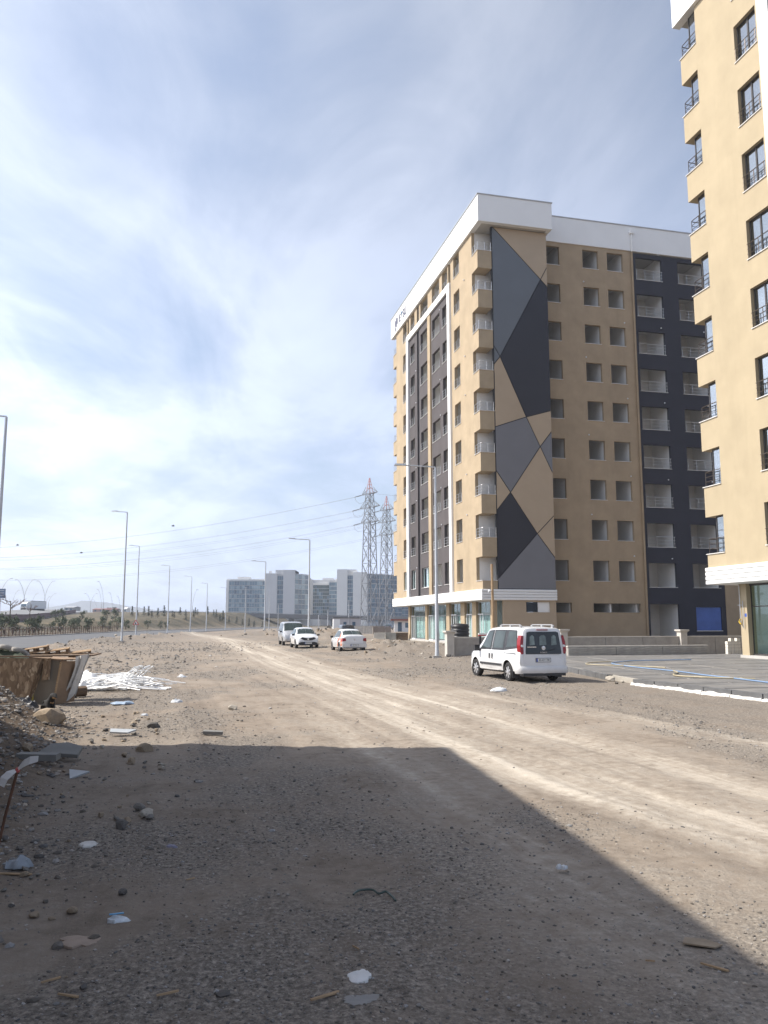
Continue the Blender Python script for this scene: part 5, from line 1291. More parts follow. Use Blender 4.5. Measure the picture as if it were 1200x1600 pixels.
# ------------------------------------------------------------------ middle distance, behind the parked cars
root = empty('site_cabin', (-6.6, 150, 0), 0.12, 'white and grey site cabin with two small windows', 'site cabin')
mb = MB(); mb.box(-2.6, 2.3, 0, 2.4, 0, 2.62); mb.build('wall', M('cabin_grey', (0.45, 0.44, 0.46), 0.6, var=0.06), root)
mb = MB(); mb.box(-2.72, -1.5, -0.03, 2.3, 0, 2.45); mb.build('end_wall', WHITE, root)
mb = MB(); mb.box(-2.8, 2.4, -0.1, 2.5, 2.62, 2.74); mb.build('roof', FRAMEB, root)
for x in (-0.6, 1.05): mb = MB(); mb.box(x - 0.28, x + 0.28, -0.03, 0.01, 1.25, 1.95); mb.build('window', OG[1], root)
root = empty('hoarding', (-4.6, 128, 0), 0.05, 'pale panelled hoarding beside the pylon foot', 'hoarding')
for k in range(6): mb = MB(); mb.box(k * 0.47, k * 0.47 + 0.44, 0, 0.06, 0.1, 1.28); mb.build('panel', CONCL, root)
for k in range(3): mb = MB(); mb.box(2.9 + k * 0.95, 2.9 + k * 0.95 + 0.92, 0.3, 0.4, 0.0, 1.25); mb.build('panel', M('hoarding_brown', (0.26, 0.22, 0.19), 0.8, var=0.1) if k == 0 else bpy.data.materials['hoarding_brown'], root)
root = empty('gatehouse', (3.3, 165, 0), 0, 'small white gatehouse with a dark red flat roof behind the shops', 'building')
mb = MB(); mb.box(-1.2, 3.5, 0, 4, 0, 2.2); mb.build('wall', WHITE, root)
mb = MB(); mb.box(-1.9, 4, -1.0, 4.5, 2.2, 2.55); mb.build('roof', REDR, root)
mb = MB(); mb.box(-0.5, 0.3, -0.03, 0.01, 0, 1.9); mb.build('door', OG[1], root); mb = MB(); mb.box(1.0, 2.3, -0.03, 0.01, 0.8, 1.8); mb.build('window', OG[0], root)
for i, (u, w, m, l) in enumerate(((593, 1.15, CONCL, 'pale concrete barrier block, first of the row left of the shops'), (610.5, 1.1, CONC, 'grey concrete barrier block, middle of the row left of the shops'), (628, 1.25, WOODD, 'brown timber crib at the end of the barrier blocks'))):
    x, y = (u - 600) / 1260 * 84, 84 + i * 0.4; mb = MB()
    mb.prism([(-w / 2, -0.28, -0.2), (-w / 2, 0.28, -0.2), (-w / 2, 0.2, 0.35), (-w / 2, 0.16, 0.78), (-w / 2, -0.16, 0.78), (-w / 2, -0.2, 0.35)], (w, 0, 0)); tag(mb.build('barrier_block' if i < 2 else 'timber_crib', m, None, (x, y, gz(x, y)), 0.05), l, 'barrier block' if i < 2 else 'timber crib')
for u, vb, vt, l in ((385, 985, 915, 'thin bare pole in front of the far glass wing'), (422, 990, 934, 'short thin pole right of the lamp before the left tower'), (436, 984, 941, 'short thin pole below the left tower corner'), (498.5, 984, 957, 'stubby pole right of the lamp behind the crossover'), (513, 984, 950, 'thin pole before the dark glass of the complex'), (545.5, 985, 935, 'thin pole beside the white site cabin')):
    x, y = (u - 600) / 1260 * 150, 150.0; mb = MB(); mb.tube([(0, 0, -0.3), (0, 0, (vb - vt) * 150 / 1260)], [0.1, 0.06], 6); mb.tube([(0, 0, 0), (0, 0, 0.12)], 0.2, 6)
    tag(mb.build('pole', GALV, None, (x, y, 0), fix=False), l, 'pole')

# ------------------------------------------------------------------ vehicles
# stations: x, zb, wb, zs, ws, zt, wt  (z bottom / half width bottom, shoulder, top)
def ring(st):
    x, zb, wb, zs, ws, zt, wtp = st
    zm = zb + (zs - zb) * 0.5
    P = [(0, zb), (wb * 0.86, zb), (wb, zb + 0.07), (max(ws, wb) + 0.012, zm), (ws, zs - 0.07), (ws - 0.02, zs)]
    dz = zt - zs
    for f, bul in ((0.33, 0.012), (0.68, 0.012)): P.append((ws - 0.02 + (wtp - ws + 0.02) * f + bul * min(1, dz * 3), zs + (dz - 0.05) * f))
    P += [(wtp, zt - 0.05), (wtp - 0.07, zt - 0.01), (wtp * 0.55, zt + 0.012), (0, zt + 0.02)]
    return P
class Body:
    def __init__(s, sts, lean=0.0):
        s.st = sts; s.lean = lean; s.x0 = sts[0][0]
    def at(s, x):
        xs = [q[0] for q in s.st]; i = max(0, min(len(xs) - 2, int(np.searchsorted(xs, x) - 1))); a, b = s.st[i], s.st[i+1]; f = (x - a[0]) / (b[0] - a[0])
        return [p + (q - p) * f for p, q in zip(a, b)]
    def P(s, x, t, side=1):
        r = ring(s.at(x)); i = max(0, min(10, int(t))); f = t - i; y = r[i][0] + (r[i+1][0] - r[i][0]) * f; z = r[i][1] + (r[i+1][1] - r[i][1]) * f
        return Vector((x + s.dx(x, z), side * y, z))
    def dx(s, x, z): return s.lean * max(0, z - 0.95) * max(0, 1 - (x - s.x0) / 0.6)
    def mesh(s, name, mats):
        mb = MB(); rings = []
        for q in s.st:
            r = ring(q); pts = [(y, z) for y, z in r] + [(-y, z) for y, z in r[-2:0:-1]]
            rings.append([(q[0] + s.dx(q[0], z), y, z) for y, z in pts])
        n = len(rings[0]); mb.v = [p for r in rings for p in r]
        for i in range(len(rings) - 1):
            for j in range(n): mb.f.append((i*n + j, i*n + (j+1) % n, (i+1)*n + (j+1) % n, (i+1)*n + j)); mb.m.append(0)
        mb.f += [tuple(range(n)), tuple(range((len(rings)-1)*n, len(rings)*n))[::-1]]; mb.m += [0, 0]
        return mb.mesh(name, mats)
    def patch(s, mb, c, side=1, nx=6, nt=4, off=0.006, th=0.004, mi=0):
        # c: four (x, t) corners: rear-bottom, front-bottom, front-top, rear-top
        g = []
        for i in range(nx + 1):
            for j in range(nt + 1):
                u, v = i / nx, j / nt
                x = (c[0][0]*(1-u) + c[1][0]*u)*(1-v) + (c[3][0]*(1-u) + c[2][0]*u)*v; t = (c[0][1]*(1-u) + c[1][1]*u)*(1-v) + (c[3][1]*(1-u) + c[2][1]*u)*v
                p = s.P(x, t, side); e = 0.01
                dxv = s.P(x + e, t, side) - s.P(x - e, t, side); dtv = s.P(x, min(t + e, 10.99), side) - s.P(x, max(t - e, 0.01), side)
                nrm = dxv.cross(dtv); nrm = nrm.normalized() if nrm.length > 1e-9 else Vector((0, side, 0))
                if nrm.y * side < -0.05 or (abs(nrm.y) < 0.05 and nrm.z < 0): nrm = -nrm
                g.append(p + nrm * off)
        m = nt + 1
        mb.add(g, [(i*m + j, (i+1)*m + j, (i+1)*m + j + 1, i*m + j + 1) for i in range(nx) for j in range(nt)], mi)
def sym_patch(bd, mb, c, nx=6, nt=5, off=0.006):
    for s in (1, -1): bd.patch(mb, c, s, nx, nt, off)
CWIN = M('car_window', (0.045, 0.06, 0.06), 0.06, var=0.4, scale=1.5); CWIN.node_tree.nodes['Principled BSDF'].inputs['Specular IOR Level'].default_value = 0.22
UNDER = M('underbody', (0.018, 0.017, 0.016), 0.9); SILV = M('wheel_silver', (0.58, 0.58, 0.59), 0.3, 0.6, var=0.06); PLATE = M('plate_white', (0.70, 0.71, 0.70), 0.45); PBLU = M('plate_band', (0.03, 0.08, 0.4), 0.5); CHROME = M('chrome', (0.7, 0.7, 0.7), 0.12, 0.95)
def arches(me, axles, R_, w):
    # cut real wheel arches
    o = bpy.data.objects.new('tmp', me); C.objects.link(o); cut = []
    for ax in axles:
        mb = MB(); Mx = Matrix.Translation((ax, 0, R_[1])) @ Matrix.Rotation(PI / 2, 4, 'X'); mb.lathe([(R_[0], -w), (R_[0], w)], 28, Mx); c = mb.build('cut', UNDER); cut.append(c)
        m = o.modifiers.new('b', 'BOOLEAN'); m.operation = 'DIFFERENCE'; m.object = c; m.solver = 'EXACT'
    dg = bpy.context.evaluated_depsgraph_get(); dg.update()
    res = bpy.data.meshes.new_from_object(o.evaluated_get(dg), preserve_all_data_layers=False, depsgraph=dg)
    for c in cut: bpy.data.objects.remove(c)
    bpy.data.objects.remove(o)
    k = len(res.materials) - 1
    for p in res.polygons:
        c = p.center
        if any(math.hypot(c.x - ax, c.z - R_[1]) < R_[0] * 1.0 and abs(c.y) < w for ax in axles) and abs(p.normal.y) < 0.3 or p.normal.z < -0.75: p.material_index = 1
        else: p.material_index = 0
        p.use_smooth = True
    res.set_sharp_from_angle(angle=rad(32))
    return res
_wh = {}
def wheel(root, x, y, r, side, steer=0.0, holes=7, w=0.2):
    k = (r, holes)
    if k not in _wh:
        Mx = Matrix.Rotation(-PI / 2, 4, 'X')
        a = MB(); a.lathe([(r * 0.60, -w/2), (r * 0.9, -w/2), (r, -w/2 + 0.03), (r, w/2 - 0.03), (r * 0.9, w/2), (r * 0.64, w/2), (r * 0.63, w/2 - 0.03)], 30, Mx)
        b = MB(); b.lathe([(r * 0.1, w/2 - 0.05), (r * 0.60, w/2 - 0.05), (r * 0.655, w/2 - 0.012), (r * 0.66, w/2 - 0.03), (r * 0.62, -w/2)], 30, Mx)
        for i in range(holes):
            an = 2 * PI * i / holes; ca, sa = math.cos(an), math.sin(an)
            def q(rr, tt, yy): return (rr * ca - tt * sa, yy, rr * sa + tt * ca)
            b.add([q(r*0.14, -0.018, w/2 - 0.005), q(r*0.14, 0.018, w/2 - 0.005), q(r*0.64, 0.045, w/2 - 0.018), q(r*0.64, -0.045, w/2 - 0.018), q(r*0.14, -0.018, w/2 - 0.06), q(r*0.14, 0.018, w/2 - 0.06), q(r*0.64, 0.045, w/2 - 0.06), q(r*0.64, -0.045, w/2 - 0.06)], [(0,1,2,3),(0,4,5,1),(1,5,6,2),(2,6,7,3),(3,7,4,0)])
            an += PI / holes; ca, sa = math.cos(an), math.sin(an)
        b.lathe([(0.0, w/2 - 0.05), (r * 0.2, w/2 - 0.05), (r * 0.19, w/2 + 0.0), (0.0, w/2 + 0.006)], 14, Mx)
        d = MB(); d.lathe([(0.0, w/2 - 0.062), (r * 0.61, w/2 - 0.062), (r * 0.61, w/2 - 0.055), (0.0, w/2 - 0.055)], 24, Mx)
        _wh[k] = (a.mesh('tyre', RUBBER, 40), b.mesh('rim', SILV, 40), d.mesh('brake_disc', UNDER))
    wo = empty('wheel', (x, y, r), (0 if side > 0 else PI) + steer); wo.parent = root
    for n, me in zip(('tyre', 'rim', 'brake_disc'), _wh[k]): put(n, me, wo)
def plate_part(root, s, loc, M3, mirror=False):
    # number plate in the plane given by M3 (x right, y up, z towards the reader)
    o = empty('number_plate', (0, 0, 0)); o.parent = root; o.matrix_basis = Matrix.Translation(loc) @ M3.to_4x4()
    mb = MB(); mb.box(-0.26, 0.26, -0.055, 0.055, 0, 0.01); mb.build('plate', PLATE, o)
    mb = MB(); mb.box(-0.258, -0.215, -0.053, 0.053, 0.0102, 0.012); mb.build('band', PBLU, o)
    mb = MB(); mb.box(-0.28, 0.28, -0.07, 0.07, -0.012, -0.001); mb.build('plate_frame', BLACKP, o)
    text('lettering', s, 0.092, SK, o, (0.02, 0.0, 0.012), None, 0.001, sx=0.86)
REARM = Matrix(((0, 0, -1), (-1, 0, 0), (0, 1, 0)))      # seen from behind the car (facing -x)
FRONTM = Matrix(((0, 0, 1), (1, 0, 0), (0, 1, 0)))       # seen from the front (facing +x)
PWHITE = paint('white_paint', (0.72, 0.73, 0.74), 0.28, 0.7, dirt=0.35); PPEARL = paint('pearl_paint', (0.70, 0.71, 0.73), 0.25, 0.8, dirt=0.3); PSILVER = paint('silver_paint', (0.45, 0.46, 0.48), 0.3, 0.6, 0.4, dirt=0.4); PORANGE = paint('orange_paint', (0.62, 0.19, 0.09), 0.3, 0.6, dirt=0.2); PDARK = paint('dark_paint', (0.03, 0.03, 0.035), 0.25, 0.8); PBLUEC = paint('blue_paint', (0.04, 0.06, 0.14), 0.3, 0.7)
SEATM = M('seat_fabric', (0.05, 0.05, 0.055), 0.95)

# --- the white family van
def make_van(loc, rz, sc, label, body_m, plate, simple=False, front_detail=True):
    root = empty('family_van', loc, rz, label, 'van'); root.scale = (sc, sc, sc)
    S = [(-2.20, 0.40, 0.74, 0.98, 0.79, 1.72, 0.63), (-2.17, 0.32, 0.82, 0.99, 0.85, 1.77, 0.67), (-2.05, 0.29, 0.86, 1.0, 0.885, 1.80, 0.69), (-1.5, 0.28, 0.875, 1.0, 0.905, 1.82, 0.71), (-0.8, 0.27, 0.88, 1.0, 0.91, 1.83, 0.71), (0.0, 0.26, 0.88, 1.0, 0.91, 1.82, 0.70), (0.45, 0.26, 0.88, 1.0, 0.91, 1.79, 0.685),
         (0.66, 0.26, 0.88, 1.0, 0.905, 1.73, 0.67), (1.05, 0.26, 0.88, 1.0, 0.90, 1.45, 0.69), (1.40, 0.26, 0.87, 0.99, 0.89, 1.14, 0.74), (1.48, 0.26, 0.87, 0.97, 0.885, 1.09, 0.76), (1.80, 0.25, 0.86, 0.90, 0.86, 1.0, 0.72), (2.02, 0.25, 0.82, 0.80, 0.82, 0.88, 0.66), (2.15, 0.27, 0.74, 0.66, 0.74, 0.72, 0.58), (2.20, 0.33, 0.62, 0.58, 0.64, 0.62, 0.5)]
    bd = Body(S, 0.09); me = arches(bd.mesh('body', [body_m, UNDER]), (-1.30, 1.455), (0.385, 0.33), 1.2); put('body', me, root)
    for x in (-1.30, 1.455):
        for s in (1, -1): wheel(root, x, s * 0.80, 0.315, s, 0.0 if x < 0 else 0.10)
    # side glass on dark surround, doors proud of the body, handles, moulding
    for s in (1, -1):
        mb = MB()
        bd.patch(mb, [(-2.02, 5.5), (-1.05, 5.15), (-1.05, 7.8), (-1.78, 7.8)], s, 6, 4, 0.008); bd.patch(mb, [(-1.03, 5.12), (-0.02, 5.1), (-0.02, 7.8), (-1.03, 7.8)], s, 6, 4, 0.008); bd.patch(mb, [(0.02, 5.1), (1.08, 5.1), (0.58, 7.8), (0.02, 7.8)], s, 6, 4, 0.008)
        mb.build('window_surround', BLACKP, root, fix=False, smooth=60)
        for c in ([(-1.93, 5.75), (-1.18, 5.5), (-1.2, 7.6), (-1.75, 7.6)], [(-0.93, 5.4), (-0.13, 5.35), (-0.13, 7.6), (-0.93, 7.6)], [(0.1, 5.35), (0.92, 5.35), (0.50, 7.6), (0.1, 7.6)]):
            mb = MB(); bd.patch(mb, c, s, 5, 4, 0.013); mb.build('side_window', M('car_window', (0.10, 0.13, 0.13), 0.05, var=0.4, scale=1.5) if 'car_window' not in bpy.data.materials else bpy.data.materials['car_window'], root, fix=False, smooth=60)
        for c, hx0 in (([(-1.02, 1.6), (0.03, 1.6), (0.03, 5.05), (-1.02, 5.05)], -0.12), ([(0.05, 1.6), (1.1, 1.6), (1.12, 5.05), (0.05, 5.05)], 0.12)):
            if hx0 < 0: c = [(-0.88, 2.2), (0.03, 1.6), (0.03, 5.02), (-1.02, 5.02)]
            else: c = [(0.05, 1.6), (0.98, 1.9), (1.1, 5.02), (0.05, 5.02)]
            mb = MB(); bd.patch(mb, c, s, 5, 6, 0.007); d = mb.build('door', body_m, root, fix=False, smooth=40)
            mb = MB(); mb.box(hx0 - 0.035, hx0 + 0.035, s * 0.915 - 0.03, s * 0.915 + 0.03, 0.72, 0.90); mb.build('handle', BLACKP, d)
        mb = MB(); a, b = sorted((s * 0.90, s * 0.935)); mb.box(-0.86, 0.96, a, b, 0.50, 0.57); mb.build('side_moulding', BLACKP, root)
        mb = MB(); a, b = sorted((s * 0.90, s * 0.915)); mb.box(-1.95, -1.06, a, b, 0.935, 0.955); mb.build('door_track', BLACKP, root)
        # mirror and roof rail
        mb = MB(); mb.obox((1.02, s * 1.02, 1.06), (0.12, 0.20, 0.22)); mb.obox((1.0, s * 0.92, 1.0), (0.06, 0.12, 0.06)); mb.build('wing_mirror', BLACKP, root)
        mb = MB(); mb.tube([(-1.85, s * 0.60, 1.85), (-1.7, s * 0.60, 1.895), (-0.3, s * 0.60, 1.895), (-0.15, s * 0.60, 1.84)], 0.022, 6)
        for x in (-1.75, -1.0, -0.25): mb.box(x - 0.06, x + 0.06, s * 0.60 - 0.025, s * 0.60 + 0.025, 1.80, 1.89)
        mb.build('roof_rail', M('rail_grey', (0.30, 0.30, 0.31), 0.5) if 'rail_grey' not in bpy.data.materials else bpy.data.materials['rail_grey'], root, smooth=40)
    mb = MB(); sym_patch(bd, mb, [(0.72, 8.1), (1.40, 8.1), (1.40, 10.99), (0.72, 10.99)], 5, 5, 0.006); mb.build('windscreen', bpy.data.materials['car_window'], root, fix=False, smooth=60)
    # tail
    def tx(z): return -2.20 + 0.09 * max(0, z - 0.95)
    def tail_poly(name, pts, m, d0, d1, parent=root):
        mb = MB(); n = len(pts); a = [(tx(z) - d0, y, z) for y, z in pts]; b = [(tx(z) - d1, y, z) for y, z in pts]
        mb.add(a + b, [tuple(range(n)), tuple(range(n, 2*n))[::-1]] + [(i, (i+1) % n, n + (i+1) % n, n + i) for i in range(n)]); return mb.build(name, m, parent)
    gate = tail_poly('tailgate', [(-0.74, 0.52), (0.74, 0.52), (0.72, 0.98), (0.62, 1.70), (-0.62, 1.70), (-0.72, 0.98)], body_m, -0.04, 0.012)
    tail_poly('rear_window', [(-0.655, 0.93), (0.655, 0.93), (0.665, 1.0), (0.585, 1.64), (0.50, 1.67), (-0.50, 1.67), (-0.585, 1.64), (-0.665, 1.0)], bpy.data.materials.get('tailgate_glass') or M('tailgate_glass', (0.022, 0.027, 0.030), 0.05, var=0.2), 0.013, 0.02, gate)
    see = M('seen_through_glass', (0.16, 0.20, 0.19), 0.08, var=0.5, scale=4)
    for y0, y1 in ((-0.50, -0.30), (-0.12, 0.14), (0.31, 0.5)):  # paler patches painted on the opaque glass as the bright view through the cabin
        tail_poly('painted_through_view', [(y0, 1.24), (y1, 1.22), (y1 - 0.02, 1.50), (y1 - 0.08, 1.55), (y0 + 0.07, 1.56), (y0 + 0.01, 1.50)], see, 0.0202, 0.0215, gate)
    for s in (1, -1):
        mb = MB(); yy = [(0.735, 0.95), (0.80, 0.93), (0.85, 1.05), (0.83, 1.35), (0.775, 1.55), (0.70, 1.53), (0.735, 1.25)]
        a = [(tx(z) + 0.20 * 0 - 0.012, s * y, z) for y, z in yy]; b = [(tx(z) + 0.17, s * (y + 0.035), z) for y, z in yy]; n = len(yy)
        mb.add(a + b, [tuple(range(n)), tuple(range(n, 2*n))[::-1]] + [(i, (i+1) % n, n + (i+1) % n, n + i) for i in range(n)]); mb.build('tail_light', REDL, root, smooth=50)
        mb = MB(); mb.lathe([(0.0, 0), (0.045, 0.002), (0.04, 0.018), (0.0, 0.02)], 12, Matrix.Translation((tx(1.2) - 0.008, s * 0.775, 1.2)) @ Matrix.Rotation(-PI / 2, 4, 'Y')); mb.build('reversing_light', LAMPW, root)
    mb = MB(); pr = [(0, 0.30), (0.05, 0.29), (0.075, 0.36), (0.075, 0.48), (0.05, 0.535), (0, 0.54)]
    path = [(-1.95, 0.90), (-2.12, 0.86), (-2.19, 0.74), (-2.2, 0.0), (-2.19, -0.74), (-2.12, -0.86), (-1.95, -0.90)]
    vs = []; cen = Vector((-1.0, 0))
    for x, y in path:
        d = (Vector((x, y)) - Vector((-1.7, y * 0.5))).normalized()
        for o_, z in pr: vs.append((x + d.x * o_, y + d.y * o_, z))
    k = len(pr); mb.add(vs, [(i*k + j, i*k + j + 1, (i+1)*k + j + 1, (i+1)*k + j) for i in range(len(path)-1) for j in range(k-1)]); mb.build('bumper', body_m, root, smooth=60, fix=False)
    mb = MB(); mb.box(-2.255, -2.0, -0.78, 0.78, 0.22, 0.31); mb.build('bumper_lip', BLACKP, root)
    for s in (1, -1): mb = MB(); mb.box(-1.72, -1.70, s * 0.80 - 0.12, s * 0.80 + 0.12, 0.14, 0.36); mb.build('mud_flap', BLACKP, root)
    plate_part(root, plate, (tx(0.72) - 0.022, 0.02, 0.735), REARM)
    mb = MB(); Mx = Matrix.Translation((tx(1.12) - 0.02, 0, 1.13)) @ Matrix.Rotation(-PI / 2, 4, 'Y'); mb.lathe([(0.0, 0), (0.075, 0), (0.07, 0.012), (0.0, 0.014)], 20, Mx); bdg = mb.build('badge', CHROME, gate)
    mb = MB(); Mx = Matrix.Translation((tx(1.12) - 0.0335, 0, 1.13)) @ Matrix.Rotation(-PI / 2, 4, 'Y'); mb.lathe([(0.0, 0), (0.05, 0), (0.0, 0.004)], 20, Mx); mb.build('badge_face', SILV, bdg)
    text('lettering', 'DOBLO', 0.06, CHROME, gate, (tx(0.98) - 0.021, 0.0, 0.985), REARM, 0.002, sx=1.25)
    mb = MB(); mb.box(tx(1.165) - 0.024, tx(1.165) - 0.018, 0.26, 0.60, 1.15, 1.18); mb.build('trim_strip', CHROME, gate)
    mb = MB(); mb.box(tx(1.75) - 0.03, tx(1.75) + 0.05, -0.2, 0.2, 1.715, 1.745); mb.build('brake_light', REDL, gate)
    mb = MB(); mb.tube([(tx(1.0) - 0.03, -0.05, 1.02), (tx(1.2) - 0.03, -0.45, 1.10)], 0.012, 5); mb.build('wiper', BLACKP, gate)
    # front
    for s in (1, -1):
        mb = MB(); bd.patch(mb, [(1.74, 4.6), (2.08, 3.4), (2.08, 5.0), (1.78, 5.6)], s, 4, 4, 0.008); mb.build('headlight', LAMPW, root, fix=False)
    mb = MB(); mb.box(2.14, 2.23, -0.5, 0.5, 0.36, 0.55); mb.build('grille', BLACKP, root)
    return root
# --- a car with bonnet, for the crossover, saloon, and small background cars
def make_car(name, loc, rz, sc, label, cat, S, axles, r, body_m, lean, glass_def, plate=None, detail=True, rear_m=None):
    root = empty(name, loc, rz, label, cat); root.scale = (sc, sc, sc)
    bd = Body(S, lean); me = arches(bd.mesh('body', [body_m, UNDER]), axles, (r + 0.06, r + 0.01), 1.2); put('body', me, root)
    for x in axles:
        for s in (1, -1): wheel(root, x, s * (S[4][2] - 0.09), r, s, 0.0, 5)
    cw = bpy.data.materials['car_window']
    for nm, c in glass_def['side']:
        for s in (1, -1):
            mb = MB(); bd.patch(mb, c, s, 5, 4, 0.009); mb.build('side_window', cw, root, fix=False, smooth=60)
    for nm in ('windscreen', 'rear_window'):
        if nm in glass_def: mb = MB(); sym_patch(bd, mb, glass_def[nm], 5, 5, 0.007); mb.build(nm, cw, root, fix=False, smooth=60)
    for c in glass_def.get('doors', []):
        for s in (1, -1):
            mb = MB(); bd.patch(mb, c, s, 5, 5, 0.006); d = mb.build('door', body_m, root, fix=False, smooth=40)
            x = c[0][0] + 0.15; y = bd.P(x, 4.2, s).y; z = bd.P(x, 4.2, s).z; mb = MB(); mb.box(x - 0.08, x + 0.08, y - 0.025, y + 0.025, z - 0.015, z + 0.015); mb.build('handle', BLACKP, d)
    for s in (1, -1):
        x = glass_def['mirror']; p = bd.P(x, 5.1, s); mb = MB(); mb.obox((x, p.y + s * 0.12, p.z + 0.06), (0.1, 0.18, 0.13)); mb.build('wing_mirror', BLACKP, root)
    return root, bd

van_dir = math.atan2(2.73, -0.82)
make_van((4.66 - 1.30 * -math.cos(van_dir), 25.64 + 1.30 * math.sin(van_dir), 0.0), van_dir, 0.915, 'white family van with roof rails and black tailgate glass, parked before the garden wall', PWHITE, '38 ADY 788')

# crossover
SX = [(-2.05, 0.45, 0.70, 0.95, 0.76, 1.02, 0.60), (-1.98, 0.36, 0.78, 0.97, 0.83, 1.25, 0.58), (-1.75, 0.30, 0.84, 0.98, 0.87, 1.46, 0.58), (-1.3, 0.26, 0.86, 0.98, 0.89, 1.52, 0.60), (-0.5, 0.25, 0.87, 0.98, 0.89, 1.56, 0.61), (0.1, 0.25, 0.87, 0.97, 0.89, 1.54, 0.60), (0.45, 0.25, 0.87, 0.96, 0.885, 1.44, 0.61), (0.95, 0.25, 0.86, 0.95, 0.88, 1.14, 0.68), (1.12, 0.25, 0.86, 0.94, 0.87, 1.04, 0.72),
      (1.5, 0.25, 0.85, 0.91, 0.86, 1.00, 0.70), (1.85, 0.25, 0.80, 0.84, 0.80, 0.92, 0.62), (2.0, 0.27, 0.72, 0.70, 0.72, 0.80, 0.54), (2.06, 0.34, 0.60, 0.60, 0.60, 0.66, 0.45)]
xg = dict(side=[('a', [(-1.75, 5.5), (-0.75, 5.2), (-0.75, 7.7), (-1.45, 7.7)]), ('b', [(-0.68, 5.2), (0.92, 5.2), (0.28, 7.7), (-0.68, 7.7)])], windscreen=[(0.34, 8.1), (1.04, 8.1), (1.04, 10.99), (0.34, 10.99)], rear_window=[(-1.95, 8.1), (-1.75, 8.1), (-1.75, 10.99), (-1.95, 10.99)], doors=[[(-0.98, 2.3), (-0.1, 1.6), (-0.1, 5.0), (-0.98, 5.0)], [(-0.06, 1.6), (0.85, 1.8), (0.9, 5.0), (-0.06, 5.0)]], mirror=0.85)
fx_, fy_ = -5.30, 57.2
cd = Vector((0.245, -0.97, 0)); cx, cy = fx_ - cd.x * 2.0, fy_ - cd.y * 2.0
car, bd = make_car('crossover_car', (cx, cy, 0.0), math.atan2(cd.y, cd.x), 0.93, 'white crossover car facing the camera, parked in front of the dark windscreened van', 'car', SX, (-1.28, 1.25), 0.33, PPEARL, 0.1, xg)
mb = MB(); mb.add([(2.075, -0.60, 0.76), (2.09, -0.28, 0.62), (2.09, 0.28, 0.62), (2.075, 0.60, 0.76), (2.06, 0.44, 0.86), (2.09, 0.14, 0.80), (2.09, -0.14, 0.80), (2.06, -0.44, 0.86)], [(0,1,6,7), (1,2,5,6), (2,3,4,5)]); mb.build('grille', BLACKP, car, fix=False)
mb = MB(); mb.prism([(2.05, -0.62, 0.24), (2.05, 0.62, 0.24), (2.05, 0.74, 0.42), (2.05, 0.5, 0.50), (2.05, -0.5, 0.50), (2.05, -0.74, 0.42)], (0.055, 0, 0)); mb.build('lower_bumper', BLACKP, car)
mb = MB(); mb.prism([(2.095, 0, 0.80), (2.095, 0.07, 0.705), (2.095, 0, 0.61), (2.095, -0.07, 0.705)], (0.02, 0, 0)); mb.build('badge', CHROME, car)
for s in (1, -1):
    mb = MB(); bd.patch(mb, [(1.70, 4.7), (1.99, 3.9), (2.0, 5.0), (1.80, 5.5)], s, 4, 4, 0.01); mb.build('headlight', LAMPW, car, fix=False)
plate_part(car, '38 ZT 410', (2.112, 0, 0.41), FRONTM)
# dark windscreened van behind it
SV = [(-2.35, 0.40, 0.80, 1.05, 0.84, 1.80, 0.68), (-2.3, 0.32, 0.88, 1.05, 0.92, 1.90, 0.72), (-1.2, 0.28, 0.9, 1.05, 0.94, 1.93, 0.74), (0.2, 0.28, 0.9, 1.05, 0.94, 1.93, 0.74), (0.8, 0.28, 0.9, 1.05, 0.94, 1.86, 0.73), (1.3, 0.28, 0.9, 1.05, 0.93, 1.45, 0.76), (1.62, 0.28, 0.88, 1.04, 0.92, 1.18, 0.8), (1.95, 0.28, 0.86, 1.0, 0.88, 1.08, 0.74), (2.25, 0.3, 0.8, 0.8, 0.8, 0.9, 0.62), (2.36, 0.36, 0.66, 0.62, 0.66, 0.68, 0.5)]
vg = dict(side=[('a', [(-2.1, 5.4), (-0.9, 5.2), (-0.9, 7.7), (-2.05, 7.7)]), ('b', [(-0.82, 5.2), (0.2, 5.2), (0.2, 7.7), (-0.82, 7.7)]), ('c', [(0.28, 5.2), (1.45, 5.2), (0.82, 7.7), (0.28, 7.7)])], windscreen=[(0.86, 8.1), (1.58, 8.1), (1.58, 10.99), (0.86, 10.99)], doors=[[(0.25, 1.8), (1.2, 1.8), (1.3, 5.0), (0.25, 5.0)]], mirror=1.35)
x, y = -7.6, 67.0
make_car('minivan', (x, y, 0.0), math.atan2(-0.975, 0.22), 0.97, 'silver minivan with dark windscreen half hidden behind the white crossover', 'van', SV, (-1.45, 1.45), 0.33, PSILVER, 0.05, vg)
